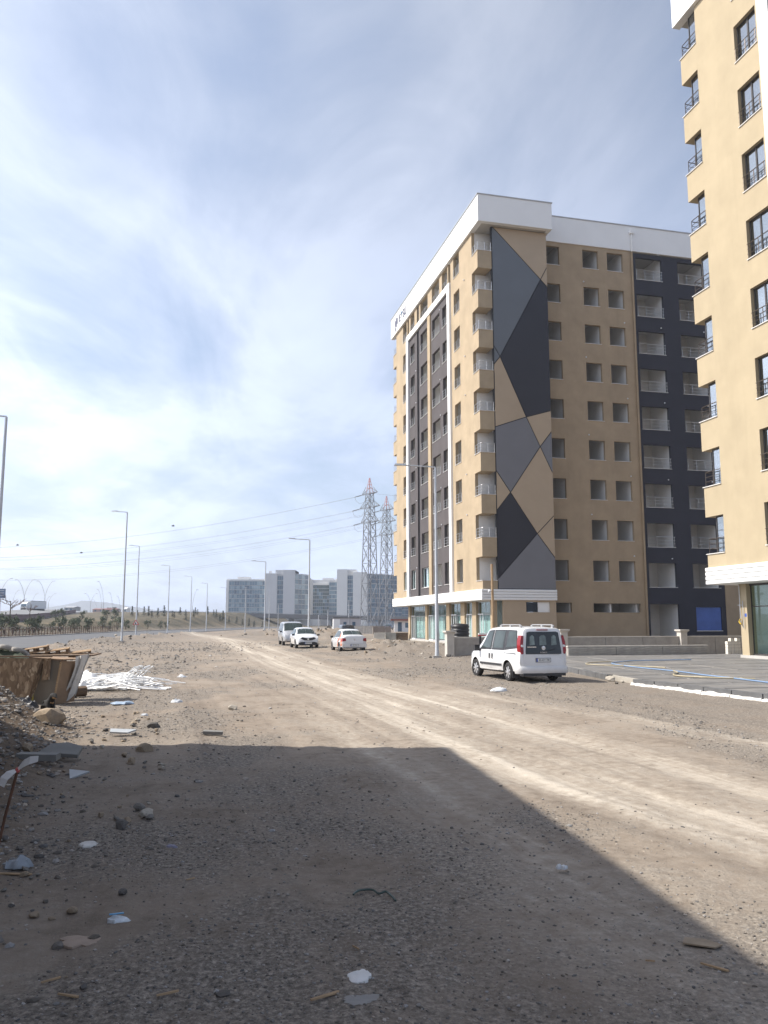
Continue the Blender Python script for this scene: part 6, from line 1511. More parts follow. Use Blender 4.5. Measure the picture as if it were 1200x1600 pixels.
# saloon, white with an orange tail and side
SS = [(-2.12, 0.45, 0.68, 0.88, 0.72, 1.0, 0.60), (-2.08, 0.34, 0.77, 0.90, 0.80, 1.07, 0.66), (-1.85, 0.28, 0.83, 0.92, 0.85, 1.10, 0.68), (-1.55, 0.25, 0.84, 0.93, 0.86, 1.14, 0.68), (-1.05, 0.25, 0.85, 0.94, 0.87, 1.40, 0.60), (-0.6, 0.24, 0.85, 0.94, 0.87, 1.49, 0.59), (0.1, 0.24, 0.85, 0.94, 0.87, 1.50, 0.59), (0.4, 0.24, 0.85, 0.93, 0.865, 1.44, 0.60), (1.0, 0.24, 0.84, 0.92, 0.86, 1.06, 0.68), (1.15, 0.24, 0.84, 0.91, 0.85, 0.99, 0.70),
      (1.6, 0.24, 0.83, 0.86, 0.83, 0.93, 0.66), (1.95, 0.26, 0.76, 0.74, 0.76, 0.80, 0.58), (2.10, 0.34, 0.62, 0.6, 0.62, 0.64, 0.46)]
sg = dict(side=[('a', [(-1.30, 5.6), (-0.55, 5.2), (-0.55, 7.7), (-0.92, 7.7)]), ('b', [(-0.48, 5.2), (0.92, 5.2), (0.28, 7.7), (-0.48, 7.7)])], windscreen=[(0.36, 8.1), (1.06, 8.1), (1.06, 10.99), (0.36, 10.99)], rear_window=[(-1.56, 8.15), (-1.0, 8.15), (-1.0, 10.99), (-1.56, 10.99)], doors=[[(-0.92, 2.6), (-0.2, 1.6), (-0.2, 5.0), (-1.05, 5.0)], [(-0.16, 1.6), (0.85, 1.8), (0.92, 5.0), (-0.16, 5.0)]], mirror=0.85)
hd_ = Vector((-0.72, 2.82, 0)).normalized(); cx, cy = -1.97 + hd_.x * 1.3, 50.5 + hd_.y * 1.3
car, bd = make_car('saloon_car', (cx, cy, 0.0), math.atan2(hd_.y, hd_.x), 0.93, 'white saloon car with orange rear flanks, seen from behind', 'car', SS, (-1.30, 1.30), 0.31, PWHITE, 0.0, sg)
for s in (1, -1):
    mb = MB(); bd.patch(mb, [(-2.09, 1.7), (-1.72, 1.8), (-1.65, 5.0), (-2.09, 5.0)], s, 4, 6, 0.005); bd.patch(mb, [(-1.70, 4.05), (-0.98, 3.4), (-1.1, 5.0), (-1.66, 5.0)], s, 4, 3, 0.005); bd.patch(mb, [(-1.6, 5.0), (-1.15, 5.0), (-1.05, 7.8), (-1.45, 7.0)], s, 4, 4, 0.005); bd.patch(mb, [(-0.95, 2.4), (-0.6, 2.0), (-0.98, 4.9), (-1.1, 4.9)], s, 4, 4, 0.0085)
    mb.build('orange_flank', PORANGE, car, fix=False, smooth=60)
    mb = MB(); mb.prism([(-2.145, s * 0.80, 0.72), (-2.145, s * 0.56, 0.76), (-2.145, s * 0.60, 0.92), (-2.145, s * 0.78, 0.94)], (0.22, s * 0.05, 0)); mb.build('tail_light', REDL, car)
mb = MB(); mb.prism([(-2.13, -0.80, 0.32), (-2.13, 0.80, 0.32), (-2.13, 0.82, 0.56), (-2.13, -0.82, 0.56)], (-0.06, 0, 0)); mb.build('bumper', PWHITE, car)
mb = MB(); mb.prism([(-2.19, -0.72, 0.26), (-2.19, 0.72, 0.26), (-2.19, 0.72, 0.34), (-2.19, -0.72, 0.34)], (0.2, 0, 0)); mb.build('bumper_lip', BLACKP, car)
mb = MB(); mb.prism([(-2.135, -0.58, 0.60), (-2.135, 0.58, 0.60), (-2.115, 0.62, 1.03), (-2.115, -0.62, 1.03)], (0.05, 0, 0)); mb.build('boot_lid', PWHITE, car)
mb = MB(); mb.prism([(-2.14, 0, 0.90), (-2.14, 0.04, 0.84), (-2.14, 0, 0.78), (-2.14, -0.04, 0.84)], (-0.01, 0, 0)); mb.build('badge', CHROME, car)
plate_part(car, '38 T 0216', (-2.193, 0, 0.47), REARM)
# dark van behind the saloon, small blue car by the pylon
x, y = (540 - 600) / 1260 * 98, 98
make_car('dark_van', (x, y, gz(x, y) - 0.85), math.atan2(0.98, -0.2), 0.95, 'dark van mostly hidden by the earth heap behind the saloon', 'van', SV, (-1.45, 1.45), 0.33, PDARK, 0.05, vg)
make_car('small_car', ((607 - 600) / 1260 * 170, 170, 0.35), math.atan2(-0.95, -0.3), 0.75, 'small dark blue car parked near the pylon foot', 'car', SS, (-1.30, 1.30), 0.31, PBLUEC, 0.0, sg)
# lorry on the ramp
root = empty('lorry', (hx(49, 290), 290, hz2(955.2, 290)), rad(-104), 'white lorry with a high box body driving on the highway ramp', 'lorry')
mb = MB(); mb.box(-7.5, 1.1, -1.25, 1.25, 0.95, 3.55); mb.build('box_body', PWHITE, root)
mb = MB(); mb.box(-7.4, 1.0, -1.1, 1.1, 3.55, 3.75); mb.build('tarpaulin', M('tarp_grey', (0.28, 0.29, 0.30), 0.8), root)
mb = MB(); mb.prism([(1.3, -1.2, 0.45), (3.3, -1.2, 0.45), (3.35, -1.2, 1.4), (3.1, -1.2, 2.75), (2.6, -1.2, 3.2), (1.3, -1.2, 3.4)], (0, 2.4, 0)); mb.build('cab', PWHITE, root)
mb = MB(); mb.prism([(3.36, -1.05, 1.6), (3.36, 1.05, 1.6), (3.16, 1.0, 2.55), (3.16, -1.0, 2.55)], (0.02, 0, 0)); mb.build('windscreen', OG[1], root)
mb = MB(); mb.box(3.3, 3.42, -1.0, 1.0, 0.5, 1.1); mb.build('grille', BLACKP, root)
mb = MB(); mb.box(-7.3, 2.6, -0.5, 0.5, 0.5, 0.95); mb.build('chassis', UNDER, root)
for x in (2.2, -3.6, -5.0, -6.3):
    for s in (1, -1): mb = MB(); mb.lathe([(0.2, -0.15), (0.48, -0.15), (0.5, -0.1), (0.5, 0.1), (0.48, 0.15), (0.2, 0.15)], 16, Matrix.Translation((x, s * 1.0, 0.5)) @ Matrix.Rotation(PI / 2, 4, 'X')); mb.build('wheel', RUBBER, root)

# ------------------------------------------------------------------ the heap of site leftovers on the left
OSB = None
def osb_mat():
    m, nt, b = new_mat('strand_board'); v = coords(nt)
    vo = nd(nt, 'ShaderNodeTexVoronoi', feature='F1'); vo.inputs['Scale'].default_value = 1.0
    mp = nd(nt, 'ShaderNodeMapping'); mp.inputs['Scale'].default_value = (22, 22, 9); mp.inputs['Rotation'].default_value = (0.3, 0.7, 0.6); nt.links.new(v, mp.inputs['Vector']); nt.links.new(mp.outputs[0], vo.inputs['Vector'])
    sp = nd(nt, 'ShaderNodeSeparateColor'); nt.links.new(vo.outputs['Color'], sp.inputs[0])
    c = ramp(nt, sp.outputs[0], [(0.0, (0.15, 0.10, 0.06)), (0.6, (0.24, 0.165, 0.10)), (0.9, (0.34, 0.25, 0.16)), (1.0, (0.5, 0.4, 0.28))])
    c = mixc(nt, mth(nt, 'MULTIPLY', noise(nt, 3, 5, 0.6, v), 0.5), c, (0.10, 0.075, 0.055))
    nt.links.new(c, b.inputs['Base Color']); b.inputs['Roughness'].default_value = 0.85; bump(nt, b, sp.outputs[1], 0.2, 0.01); return m
OSB = osb_mat(); PLY = M('weathered_ply', (0.20, 0.175, 0.14), 0.8, var=0.25, scale=1.5, sc=(1, 1, 0.3), stain=0.5)
CLOTH = M('dirty_white_sheet', (0.62, 0.60, 0.56), 0.85, var=0.12, scale=3); PVC = M('white_plastic', (0.80, 0.80, 0.79), 0.35, var=0.04)
CARD = M('brown_card', (0.28, 0.19, 0.12), 0.9, var=0.2); MESHG = M('green_netting', (0.06, 0.075, 0.05), 0.9, var=0.3, scale=6)
def slab(mb, pts, vec): mb.prism(pts, vec)
# strand board bin
yb = 18.1
root = empty('strand_board_bin', (-8.27, yb, 0.0), -0.03, 'square bin of brown strand board filled with scrap', 'bin'); root.scale = (1, 1, 0.87)
mb = MB(); mb.prism([(-1.35, 0, 0.12), (0.42, 0, 0.0), (0.72, -0.02, 1.17), (-1.35, 0, 1.20)], (0, 0.03, 0)); mb.build('front_board', OSB, root)
mb = MB(); mb.prism([(0.72, 0.04, 0.62), (0.88, 0.05, 0.64), (0.90, 0.05, 1.18), (0.74, 0.04, 1.16)], (0, 0.03, 0)); mb.build('corner_board', OSB, root)
mb = MB(); mb.prism([(0.42, 0.03, 0.0), (0.50, 0.55, 0.02), (0.74, 0.55, 1.10), (0.70, 0.03, 1.15)], (0.03, 0, 0)); mb.build('side_board', OSB, root)
mb = MB(); mb.prism([(-1.4, 1.0, 0.0), (0.7, 1.0, 0.0), (0.85, 1.0, 1.12), (-1.4, 1.0, 1.12)], (0, 0.03, 0)); mb.build('back_board', OSB, root)
mb = MB(); mb.box(-1.4, 0.92, -0.02, 0.08, 1.20, 1.235); mb.build('top_rail', WOODD, root)
mb = MB(); mb.prism([(-1.35, -0.015, 0.0), (0.40, -0.015, 0.0), (0.44, -0.015, 0.20), (-1.35, -0.015, 0.24)], (0, 0.012, 0)); mb.build('foot_sheet', M('grey_sheet', (0.14, 0.14, 0.15), 0.7, var=0.2), root)
# scrap inside: concrete hoops and netting
o = MB()
for (x, y, z, R_) in ((-0.75, 0.4, 1.12, 0.33), (-0.30, 0.5, 1.12, 0.30), (-0.05, 0.55, 1.08, 0.28)): o.tube([(x + R_ * math.cos(t) * 0.9, y + 0.1 * math.sin(3 * t), z + R_ * math.sin(t)) for t in [PI * k / 10 for k in range(11)]], [0.06] * 11, 7)
ob = o.build('hose_bundle', CONC, None, (-8.35, yb, -0.16), -0.03, smooth=50, fix=False); tag(ob, 'thick grey hose loops sticking out of the strand board bin', 'hose')
def crumple(name, cx, cy, cz, w, d, h, mat, label, cat, seed, n=14):
    r = np.random.default_rng(seed); X, Y = np.meshgrid(np.linspace(-1, 1, n), np.linspace(-1, 1, n)); edge = np.clip(1 - np.maximum(abs(X), abs(Y)) ** 4, 0, 1)
    Z = (0.5 + fbm(X * 2.3 + seed, Y * 2.3, seed, 4) * 1.6) * edge * h; jx = fbm(X * 1.7, Y * 1.7 + 9, seed + 3, 3) * 0.5; jy = fbm(X * 1.7 + 5, Y * 1.7, seed + 4, 3) * 0.5
    an = np.arctan2(Y, X); rm = 0.95 + 1.1 * fbm(np.cos(an) * 1.9 + seed * 3.1, np.sin(an) * 1.9 + seed, seed + 7, 4); Xd, Yd = X * np.sqrt(1 - Y * Y / 2) * rm * 1.15, Y * np.sqrt(1 - X * X / 2) * rm * 1.15
    co = np.stack([((Xd + jx * 0.6) * w / 2).ravel(), ((Yd + jy * 0.6) * d / 2).ravel(), Z.ravel()], -1); idx = np.arange(n * n).reshape(n, n)
    top = np.stack([idx[:-1, :-1], idx[:-1, 1:], idx[1:, 1:], idx[1:, :-1]], -1).reshape(-1, 4)
    lo = co.copy(); lo[:, 2] = lo[:, 2] - 0.012 - 0.25 * h * edge.ravel()
    bd_ = np.concatenate([idx[0, :-1], idx[:-1, -1], idx[-1, :0:-1], idx[:0:-1, 0]]); nx_ = np.roll(bd_, -1); sd = np.stack([nx_, bd_, bd_ + n * n, nx_ + n * n], -1)
    me = mesh_np(name, np.vstack([co, lo]), np.vstack([top, top[:, ::-1] + n * n, sd]), [mat]); me.set_sharp_from_angle(angle=rad(50)); return tag(put(name, me, None, (cx, cy, cz), 0), label, cat)
crumple('netting', -8.7, yb + 0.5, 0.88, 1.5, 0.8, 0.35, MESHG, 'dark green netting heaped in the strand board bin', 'netting', 4)
crumple('white_bag', -9.0, yb + 0.15, 0.98, 0.5, 0.3, 0.14, CLOTH, 'crumpled white sack lying on the rim of the strand board bin', 'sack', 5)
# ply crate and pallets leaning over it
root = empty('plywood_crate', (-7.45, yb + 0.12, 0.0), -0.06, 'leaning grey plywood crate beside the strand board bin', 'crate'); root.scale = (0.62, 1, 0.87)
mb = MB(); mb.prism([(-0.62, 0, 0.02), (0.20, 0, 0.0), (0.40, 0, 1.12), (-0.60, 0, 1.16)], (0, 0.03, 0)); mb.build('front_panel', PLY, root)
mb = MB(); mb.prism([(0.22, 0.0, 0.0), (0.46, 0.7, 0.02), (0.66, 0.7, 1.06), (0.42, 0.0, 1.10)], (0.03, 0, 0)); mb.build('side_panel', CARD, root)
mb = MB(); mb.prism([(-0.66, -0.01, 0.04), (-0.60, -0.02, 0.04), (-0.66, -0.02, 1.14), (-0.72, -0.01, 1.14)], (0, 0.05, 0)); mb.build('batten', WOOD, root)
mb = MB(); mb.prism([(0.42, -0.02, 1.08), (0.46, -0.02, 1.06), (0.26, -0.02, 0.02), (0.22, -0.02, 0.02)], (0, 0.05, 0)); mb.build('batten', WOOD, root)
mb = MB(); mb.prism([(-0.7, -0.05, 1.165), (0.55, -0.05, 1.12), (0.75, 0.75, 1.10), (-0.6, 0.75, 1.16)], (0, 0, 0.03)); mb.build('lid', CARD, root)
def pallet(x, y, z, rx, ry, rz, label):
    root = empty('pallet', (x, y, z), 0, label, 'pallet', 'wooden pallets stacked on the crate'); root.scale = (0.66, 0.8, 0.9); root.rotation_euler = (rx, ry, rz)
    bd_ = MB(); bd_.box(-0.40, 0.40, -0.045, 0.045, 0, 0.022); bme = bd_.mesh('board', WOOD)
    bl = MB(); bl.box(-0.05, 0.05, -0.3, 0.3, -0.08, 0.0); blm = bl.mesh('bearer', WOODD)
    for k in range(5): put('board', bme, root, (0, -0.26 + 0.13 * k, 0))
    for k in (-0.34, 0, 0.34): put('bearer', blm, root, (k, 0, -0.001))
    for k in (-0.26, 0, 0.26): put('board', bme, root, (0, k, -0.103))
pallet(-8.30, yb + 1.4, 1.20, 0.05, -0.16, 0.25, 'left one of three small wooden pallets lying above the crate')
pallet(-7.82, yb + 1.5, 1.15, 0.05, -0.14, 0.30, 'middle one of three small wooden pallets lying above the crate')
pallet(-7.33, yb + 1.6, 1.10, 0.05, -0.13, 0.35, 'right one of three small wooden pallets lying above the crate')
mb = MB(); mb.prism([(-0.9, -0.3, 0), (0.9, -0.25, 0), (0.95, 0.3, 0.03), (-0.9, 0.3, 0.04)], (0, 0, 0.03)); o = mb.build('scrap_board', WOODD, None, (-7.75, yb + 1.3, 1.02), 0.1); tag(o, 'dark scrap board under the three pallets', 'board')
# white sheet hanging off the right of the crate
n = 14; Xs, Ys = np.meshgrid(np.linspace(0, 1, n), np.linspace(0, 1, n)); 
co = np.stack([(-6.96 + 0.14 * Xs - 0.30 * Ys ** 1.3 + 0.07 * fbm(Xs * 4, Ys * 3, 8)).ravel(), (yb + 0.45 + 0.3 * Xs + 0.08 * np.sin(Xs * 9)).ravel(), (1.04 - 1.02 * Ys + 0.05 * Xs).ravel()], -1)
idx = np.arange(n * n).reshape(n, n); q = np.stack([idx[:-1, :-1], idx[:-1, 1:], idx[1:, 1:], idx[1:, :-1]], -1).reshape(-1, 4)
lo = co + np.array([0.006, 0.012, 0]); me = mesh_np('white_sheet', np.vstack([co, lo]), np.vstack([q, q[:, ::-1] + n * n]), [CLOTH]); tag(put('white_sheet', me), 'dirty white sheet hanging down the right side of the plywood crate', 'sheet')
mb = MB(); mb.box(-0.05, 0.05, -0.04, 0.04, 0, 0.4); tag(mb.build('yellow_block', M('foam_yellow', (0.45, 0.36, 0.10), 0.9), None, (-7.80, yb + 0.12, 0.02), 0.2), 'yellow foam block wedged between bin and crate', 'block')
# heap of white plastic strips
px0, py0 = -7.55, 22.6
root = empty('plastic_strip_heap', (px0, py0, 0.0), 0, 'tangled heap of white plastic strips on the gravel', 'plastic strips')
r = random.Random(9); mb = MB()
for i in range(130):
    a = r.gauss(0.15, 0.5); L = r.uniform(0.7, 1.9); c = Vector((r.gauss(0.1, 0.45), r.gauss(0, 0.45), 0.05 + 0.3 * r.random())); d = Vector((math.cos(a), math.sin(a) * 0.8, 0))
    lift = r.random() ** 3 * 0.6; bend = r.uniform(-0.35, 0.35); pts = []
    for k in range(8):
        t = k / 7; p = c + d * (t - 0.4) * L + Vector((-d.y, d.x, 0)) * bend * math.sin(t * PI); p.z = max(0.02, c.z * (1 - abs(t - 0.4)) + lift * t * t * (1.4 - t)); pts.append(p)
    mb.tube(pts, 0.016, 4)
for i in range(9):
    a = r.uniform(-0.4, 1.4); pts = [Vector((0.35 + 0.1 * i * 0.5 + t * math.cos(a) * 0.5, r.uniform(-.2, .2), 0.2 + t * 0.75 * math.sin(1.2) * (1 - 0.4 * t))) for t in [k / 6 for k in range(7)]]; mb.tube(pts, 0.018, 4)
for i in range(10): y = r.uniform(-0.5, 0.1); mb.tube([(r.uniform(-0.3, 0.2), y, 0.03), (1.0, y + 0.05, 0.05), (r.uniform(1.5, 1.75), y - 0.02, 0.03)], 0.018, 4)
tag(mb.build('strips', PVC, root, fix=False), kind='stuff')
crumple('white_sheet', px0 - 0.72, py0 - 0.1, 0.04, 1.0, 1.1, 0.55, PVC, 'bunched white plastic sheet at the left of the strip heap', 'sheet', 12)
crumple('grey_film', px0 - 0.2, py0 - 0.35, 0.03, 0.8, 0.6, 0.32, M('grey_film', (0.46, 0.48, 0.50), 0.3), 'grey plastic film within the heap of white strips', 'film', 15)
mb = MB(); mb.tube([(-0.18, 0, 0.13), (0.18, 0, 0.13)], [0.13, 0.13], 9); tag(mb.build('log', WOODD, None, (-7.5, 20.2, 0.0), 0.7), 'short dark log end by the heap of white strips', 'log')

# ------------------------------------------------------------------ the dog
def make_dog():
    x, y = -6.98, 17.1; z = gz(x, y)
    V = [(0,0,0.13), (0.10,0,0.19), (0.21,0,0.27), (0.26,0,0.36), (0.33,0,0.425), (0.39,0,0.43), (0.475,0,0.395), (0.53,0,0.385), (-0.08,0,0.11), (-0.17,0.0,0.09),
         (0.20,0.07,0.17), (0.25,0.075,0.05), (0.36,0.075,0.03), (0.43,0.075,0.03), (0.20,-0.07,0.17), (0.26,-0.075,0.05), (0.38,-0.075,0.03), (0.45,-0.075,0.03),
         (-0.10,0.09,0.12), (0.03,0.13,0.12), (-0.04,0.13,0.03), (0.07,0.13,0.025), (-0.10,-0.09,0.12), (0.03,-0.13,0.12), (-0.04,-0.13,0.03), (0.08,-0.13,0.025), (-0.25,0.03,0.05), (-0.33,0.09,0.035), (-0.36,0.17,0.03)]
    R_ = [.125,.13,.115,.085,.105,.095,.055,.036,.12,.085,.06,.042,.035,.03,.06,.042,.035,.03,.075,.065,.04,.03,.075,.065,.04,.03,.03,.024,.014]
    E_ = [(0,1),(1,2),(2,3),(3,4),(4,5),(5,6),(6,7),(0,8),(8,9),(2,10),(10,11),(11,12),(12,13),(2,14),(14,15),(15,16),(16,17),(8,18),(18,19),(19,20),(20,21),(8,22),(22,23),(23,24),(24,25),(9,26),(26,27),(27,28)]
    me = bpy.data.meshes.new('dog'); me.from_pydata(V, E_, []); o = bpy.data.objects.new('dog', me); C.objects.link(o)
    sk = o.modifiers.new('skin', 'SKIN'); lay = me.skin_vertices[0].data if me.skin_vertices else None
    if lay is None:
        bm = bmesh.new(); bm.from_mesh(me); bm.verts.layers.skin.verify(); bm.to_mesh(me); bm.free(); lay = me.skin_vertices[0].data
    for i, rr in enumerate(R_): lay[i].radius = (rr, rr); lay[i].use_root = (i == 0)
    su = o.modifiers.new('sub', 'SUBSURF'); su.levels = 2; su.render_levels = 2
    dg = bpy.context.evaluated_depsgraph_get(); dg.update(); res = bpy.data.meshes.new_from_object(o.evaluated_get(dg)); bpy.data.objects.remove(o)
    FUR = M('dog_black_fur', (0.018, 0.017, 0.016), 0.85, var=0.4, scale=25, bs=0.5, bscale=60); FT = M('dog_tan_fur', (0.30, 0.19, 0.10), 0.9, var=0.2, scale=20)
    res.materials.clear(); res.materials.append(FUR); res.materials.append(FT)
    for p in res.polygons:
        c = p.center; p.use_smooth = True
        p.material_index = 1 if (c.z < 0.05 and (c.x > 0.33 or (c.x > 0.02 and abs(c.y) > 0.1))) or (c.x > 0.435 and c.z < 0.395 and c.x < 0.52) or (0.40 < c.x < 0.44 and c.z < 0.40 and abs(c.y) > 0.03) or (c.x > 0.27 and c.x < 0.33 and c.z < 0.24 and c.z > 0.16) else 0
    root = put('dog', res, None, (x, y, z - 0.005), -0.75); root.scale = (0.74, 0.74, 0.74)
    tag(root, 'small black dog with tan markings sitting before the plywood crate, looking right', 'dog')
    for s in (1, -1):
        mb = MB(); mb.add([(0.30, s*0.055, 0.49), (0.37, s*0.06, 0.495), (0.35, s*0.105, 0.40), (0.30, s*0.06, 0.47), (0.345, s*0.085, 0.44)], [(0,1,2), (0,2,3), (1,4,2), (0,4,1), (3,2,4), (0,3,4)]); mb.build('ear', FUR, root)
        mb = MB(); mb.lathe([(0, -0.01), (0.012, -0.006), (0.014, 0), (0.012, 0.006), (0, 0.01)], 8, Matrix.Translation((0.445, s * 0.045, 0.445))); mb.build('eye', M('dog_eye', (0.05, 0.025, 0.01), 0.1), root, smooth=60)
    mb = MB(); mb.lathe([(0, -0.016), (0.018, -0.008), (0.02, 0.004), (0.01, 0.014), (0, 0.016)], 8, Matrix.Translation((0.558, 0, 0.392))); mb.build('nose', BLACKP, root, smooth=60)
make_dog()

# ------------------------------------------------------------------ stones, slabs and litter
def rock_mesh(seed, sub=2, mat=None, flat=0.7):
    bm = bmesh.new(); bmesh.ops.create_icosphere(bm, subdivisions=sub, radius=1.0); r = np.random.default_rng(seed)
    dirs = r.normal(size=(9, 3)); dirs /= np.linalg.norm(dirs, axis=1)[:, None]; offs = r.uniform(0.42, 0.85, 9)
    for v in bm.verts:
        p = np.array(v.co)
        for d, o_ in zip(dirs, offs):
            k = p @ d
            if k > o_: p = p - d * (k - o_) * 0.97
        p = p * (1 + 0.05 * r.normal()); v.co = (p[0] * 1.15, p[1] * 0.9, p[2] * flat)
    me = bpy.data.meshes.new('rock'); bm.to_mesh(me); bm.free(); me.materials.append(mat); 
    me.polygons.foreach_set('use_smooth', [True] * len(me.polygons)); me.set_sharp_from_angle(angle=rad(16)); return me
RKM = [M('stone_' + n, c, 0.9, var=0.22, scale=6, bs=0.5, bscale=25) for n, c in (('grey', (0.20, 0.185, 0.165)), ('tan', (0.30, 0.235, 0.165)), ('dark', (0.12, 0.11, 0.10)), ('pale', (0.40, 0.36, 0.30)))]
RK = {n: [rock_mesh(40 + 10 * i + k, 2, m) for k in range(4)] for i, (n, m) in enumerate(zip(('grey', 'tan', 'dark', 'pale'), RKM))}
def rock(x, y, s, kind, label, group=None, k=None, sink=0.25, sz=1.0, rz=None):
    s *= 0.66
    o = put('rock', RK[kind][rr_.randrange(4) if k is None else k], None, (x, y, gz(x, y) + s * (0.5 - sink)), rr_.uniform(0, 6.28) if rz is None else rz); o.scale = (s, s, s * sz); return tag(o, label, 'rock', group)
rr_ = random.Random(21)
rock(-5.72, 14.0, 0.46, 'tan', 'large tan boulder on the edge of the earth bank, below the dog', k=1, sink=0.36, rz=0.4)
rock(-2.38, 8.15, 0.10, 'grey', 'rounded grey stone left of the pale one in the clump by the stake', sink=0.1)
rock(-2.22, 7.85, 0.115, 'pale', 'largest pale stone in the clump beside the dark shaded earth', sink=0.1)
rock(-2.32, 7.45, 0.12, 'dark', 'dark brown stone in front of the pale stone clump', sink=0.1)
rock(-2.36, 7.72, 0.07, 'tan', 'small tan stone wedged in the stone clump', sink=0.1)
rock(-3.35, 11.7, 0.2, 'tan', 'tan stone at the upper end of the shaded debris strip', sink=0.3)
rock(-4.75, 11.1, 0.17, 'tan', 'tan stone left of the leaning grey slab', sink=0.1)
rock(-3.25, 10.7, 0.13, 'tan', 'pair forming tan stone right of the grey slab', sink=0.1)
rock(-4.0, 14.4, 0.17, 'dark', 'dark stone on the sunlit side of the bank foot', sink=0.2)
rock(-3.15, 17.2, 0.15, 'pale', 'pale stone lying in the crate shadow on the gravel', sink=0.1)
for i in range(130):
    y = rr_.uniform(3.4, 17) ; e = float(np.interp(y, [0, 4, 6.5, 9.9, 12, 14.5, 18], [-1.3, -1.7, -2.1, -2.9, -3.4, -4.2, -5.5])); x = e - abs(rr_.gauss(0, 0.9)) + 0.25
    if x < -0.50 * y: x = -0.5 * y + rr_.random() * 0.8
    rock(x, y, 0.014 + 0.055 * rr_.random() ** 2.6 * (0.6 + y / 14), rr_.choice(('grey', 'tan', 'dark', 'pale', 'grey', 'tan')), 'loose stone in the debris strip along the earth bank on the left', 'stones along the earth bank', sink=0.05, sz=0.85)
for i in range(75):
    y = rr_.uniform(44, 74); x = 1.0 + (y - 58) * -0.1 + rr_.gauss(0, 2.2)
    if x > 4.4: x = 4.4 - rr_.random() * 2
    rock(x, y, 0.05 + 0.20 * rr_.random() ** 2.5, rr_.choice(('grey', 'pale', 'tan', 'pale')), 'rubble stone on the low mound in front of the shop fronts', 'rubble before the shop fronts', sink=0.0)
for i in range(40):
    if i % 2: x, y = -6.2 + rr_.gauss(0, 1.5), 92 + rr_.gauss(0, 2)
    else: x, y = -15 + rr_.gauss(0, 2.8), 109 + rr_.gauss(0, 2)
    rock(x, y, 0.12 + 0.32 * rr_.random() ** 2, rr_.choice(('grey', 'dark', 'tan')), 'block of spoil on the earth heaps behind the parked cars', 'spoil on the earth heaps', sink=0.1)
for i in range(40):
    y = rr_.uniform(56, 118); x = float(np.interp(y, [58, 95, 140], [-22.5, -28, -33])) + rr_.gauss(0, 1.2)
    rock(x, y, 0.08 + 0.3 * rr_.random() ** 2.4, rr_.choice(('grey', 'dark', 'grey', 'pale')), 'lump of broken asphalt and spoil along the edge of the side road', 'spoil along the side road', sink=0.1)
for i, (x, y) in enumerate(((2.05, 40.7), (2.35, 41.2), (3.2, 40.6), (7.15, 24.7), (7.4, 25.1), (7.0, 25.4), (6.9, 24.4))):
    rock(x, y, 0.11 + 0.06 * (i % 3), ('pale', 'dark', 'dark', 'pale', 'tan', 'pale', 'grey')[i], ('pale stone left of the large lamp base', 'dark stone touching the large lamp base', 'dark lump right of the large lamp base', 'pale stone in the gap of the kerb', 'tan stone in the gap of the kerb', 'second pale stone in the kerb gap, nearer the van', 'grey stone in front of the kerb gap')[i], sink=0.1)
def slabthing(name, mat, pts, th, x, y, z, rx, ry, rz, label, cat, bev=0.0):
    mb = MB(); mb.prism([(p[0], p[1], 0) for p in pts], (0, 0, th)); o = mb.build(name, mat, None, (x, y, gz(x, y) + z)); o.rotation_euler = (rx, ry, rz); return tag(o, label, cat)
GST = M('grey_stone_slab', (0.21, 0.205, 0.19), 0.8, var=0.12, scale=3, bs=0.2); MRB = M('pale_marble', (0.42, 0.44, 0.45), 0.35, var=0.1, scale=4)
slabthing('stone_slab', GST, [(-0.26, -0.12), (0.26, -0.13), (0.23, 0.12), (0.0, 0.22), (-0.2, 0.15)], 0.05, -4.28, 11.05, 0.10, 0.28, 0.06, 0.0, 'broken grey slab leaning on the earth bank above a long slab', 'slab')
slabthing('stone_slab', GST, [(-0.25, -0.08), (0.25, -0.08), (0.25, 0.08), (-0.25, 0.07)], 0.08, -4.4, 10.6, 0.04, 0.05, 0.02, 0.03, 'long grey slab lying below the broken leaning slab', 'slab')
slabthing('marble_shard', MRB, [(-0.13, 0.08), (0.13, -0.01), (-0.07, -0.12)], 0.02, -3.62, 9.9, 0.05, 0.42, -0.1, 0.05, 'pale triangular marble shard leaning on the debris', 'shard')
slabthing('marble_shard', MRB, [(-0.2, 0.08), (0.22, 0.03), (0.1, -0.1), (-0.18, -0.06)], 0.025, -4.2, 13.3, 0.06, 0.25, 0, 0.1, 'pale broken tile lying upslope of the dark earth', 'shard')
slabthing('stone_slab', GST, [(-0.15, -0.06), (0.16, -0.06), (0.16, 0.06), (-0.15, 0.07)], 0.05, -2.75, 13.3, 0.02, 0.05, 0.05, 0.1, 'small flat grey slab on the sunlit gravel by the shade edge', 'slab')
slabthing('concrete_plank', CONCL, [(-0.9, -0.12), (0.8, -0.10), (0.85, 0.1), (-0.9, 0.12)], 0.05, -8.1, 16.6, 0.03, 0.04, 0.02, 0.02, 'pale plank lying before the strand board bin', 'plank')
slabthing('paving_fragment', GST, [(-0.1, -0.05), (0.07, -0.06), (0.11, 0.0), (0.02, 0.05), (-0.09, 0.04)], 0.008, 1.80, 4.86, 0.012, 0.0, 0.0, -0.35, 'flat pale stone flake pressed into the track', 'flake').data.materials[0] = RKM[1]
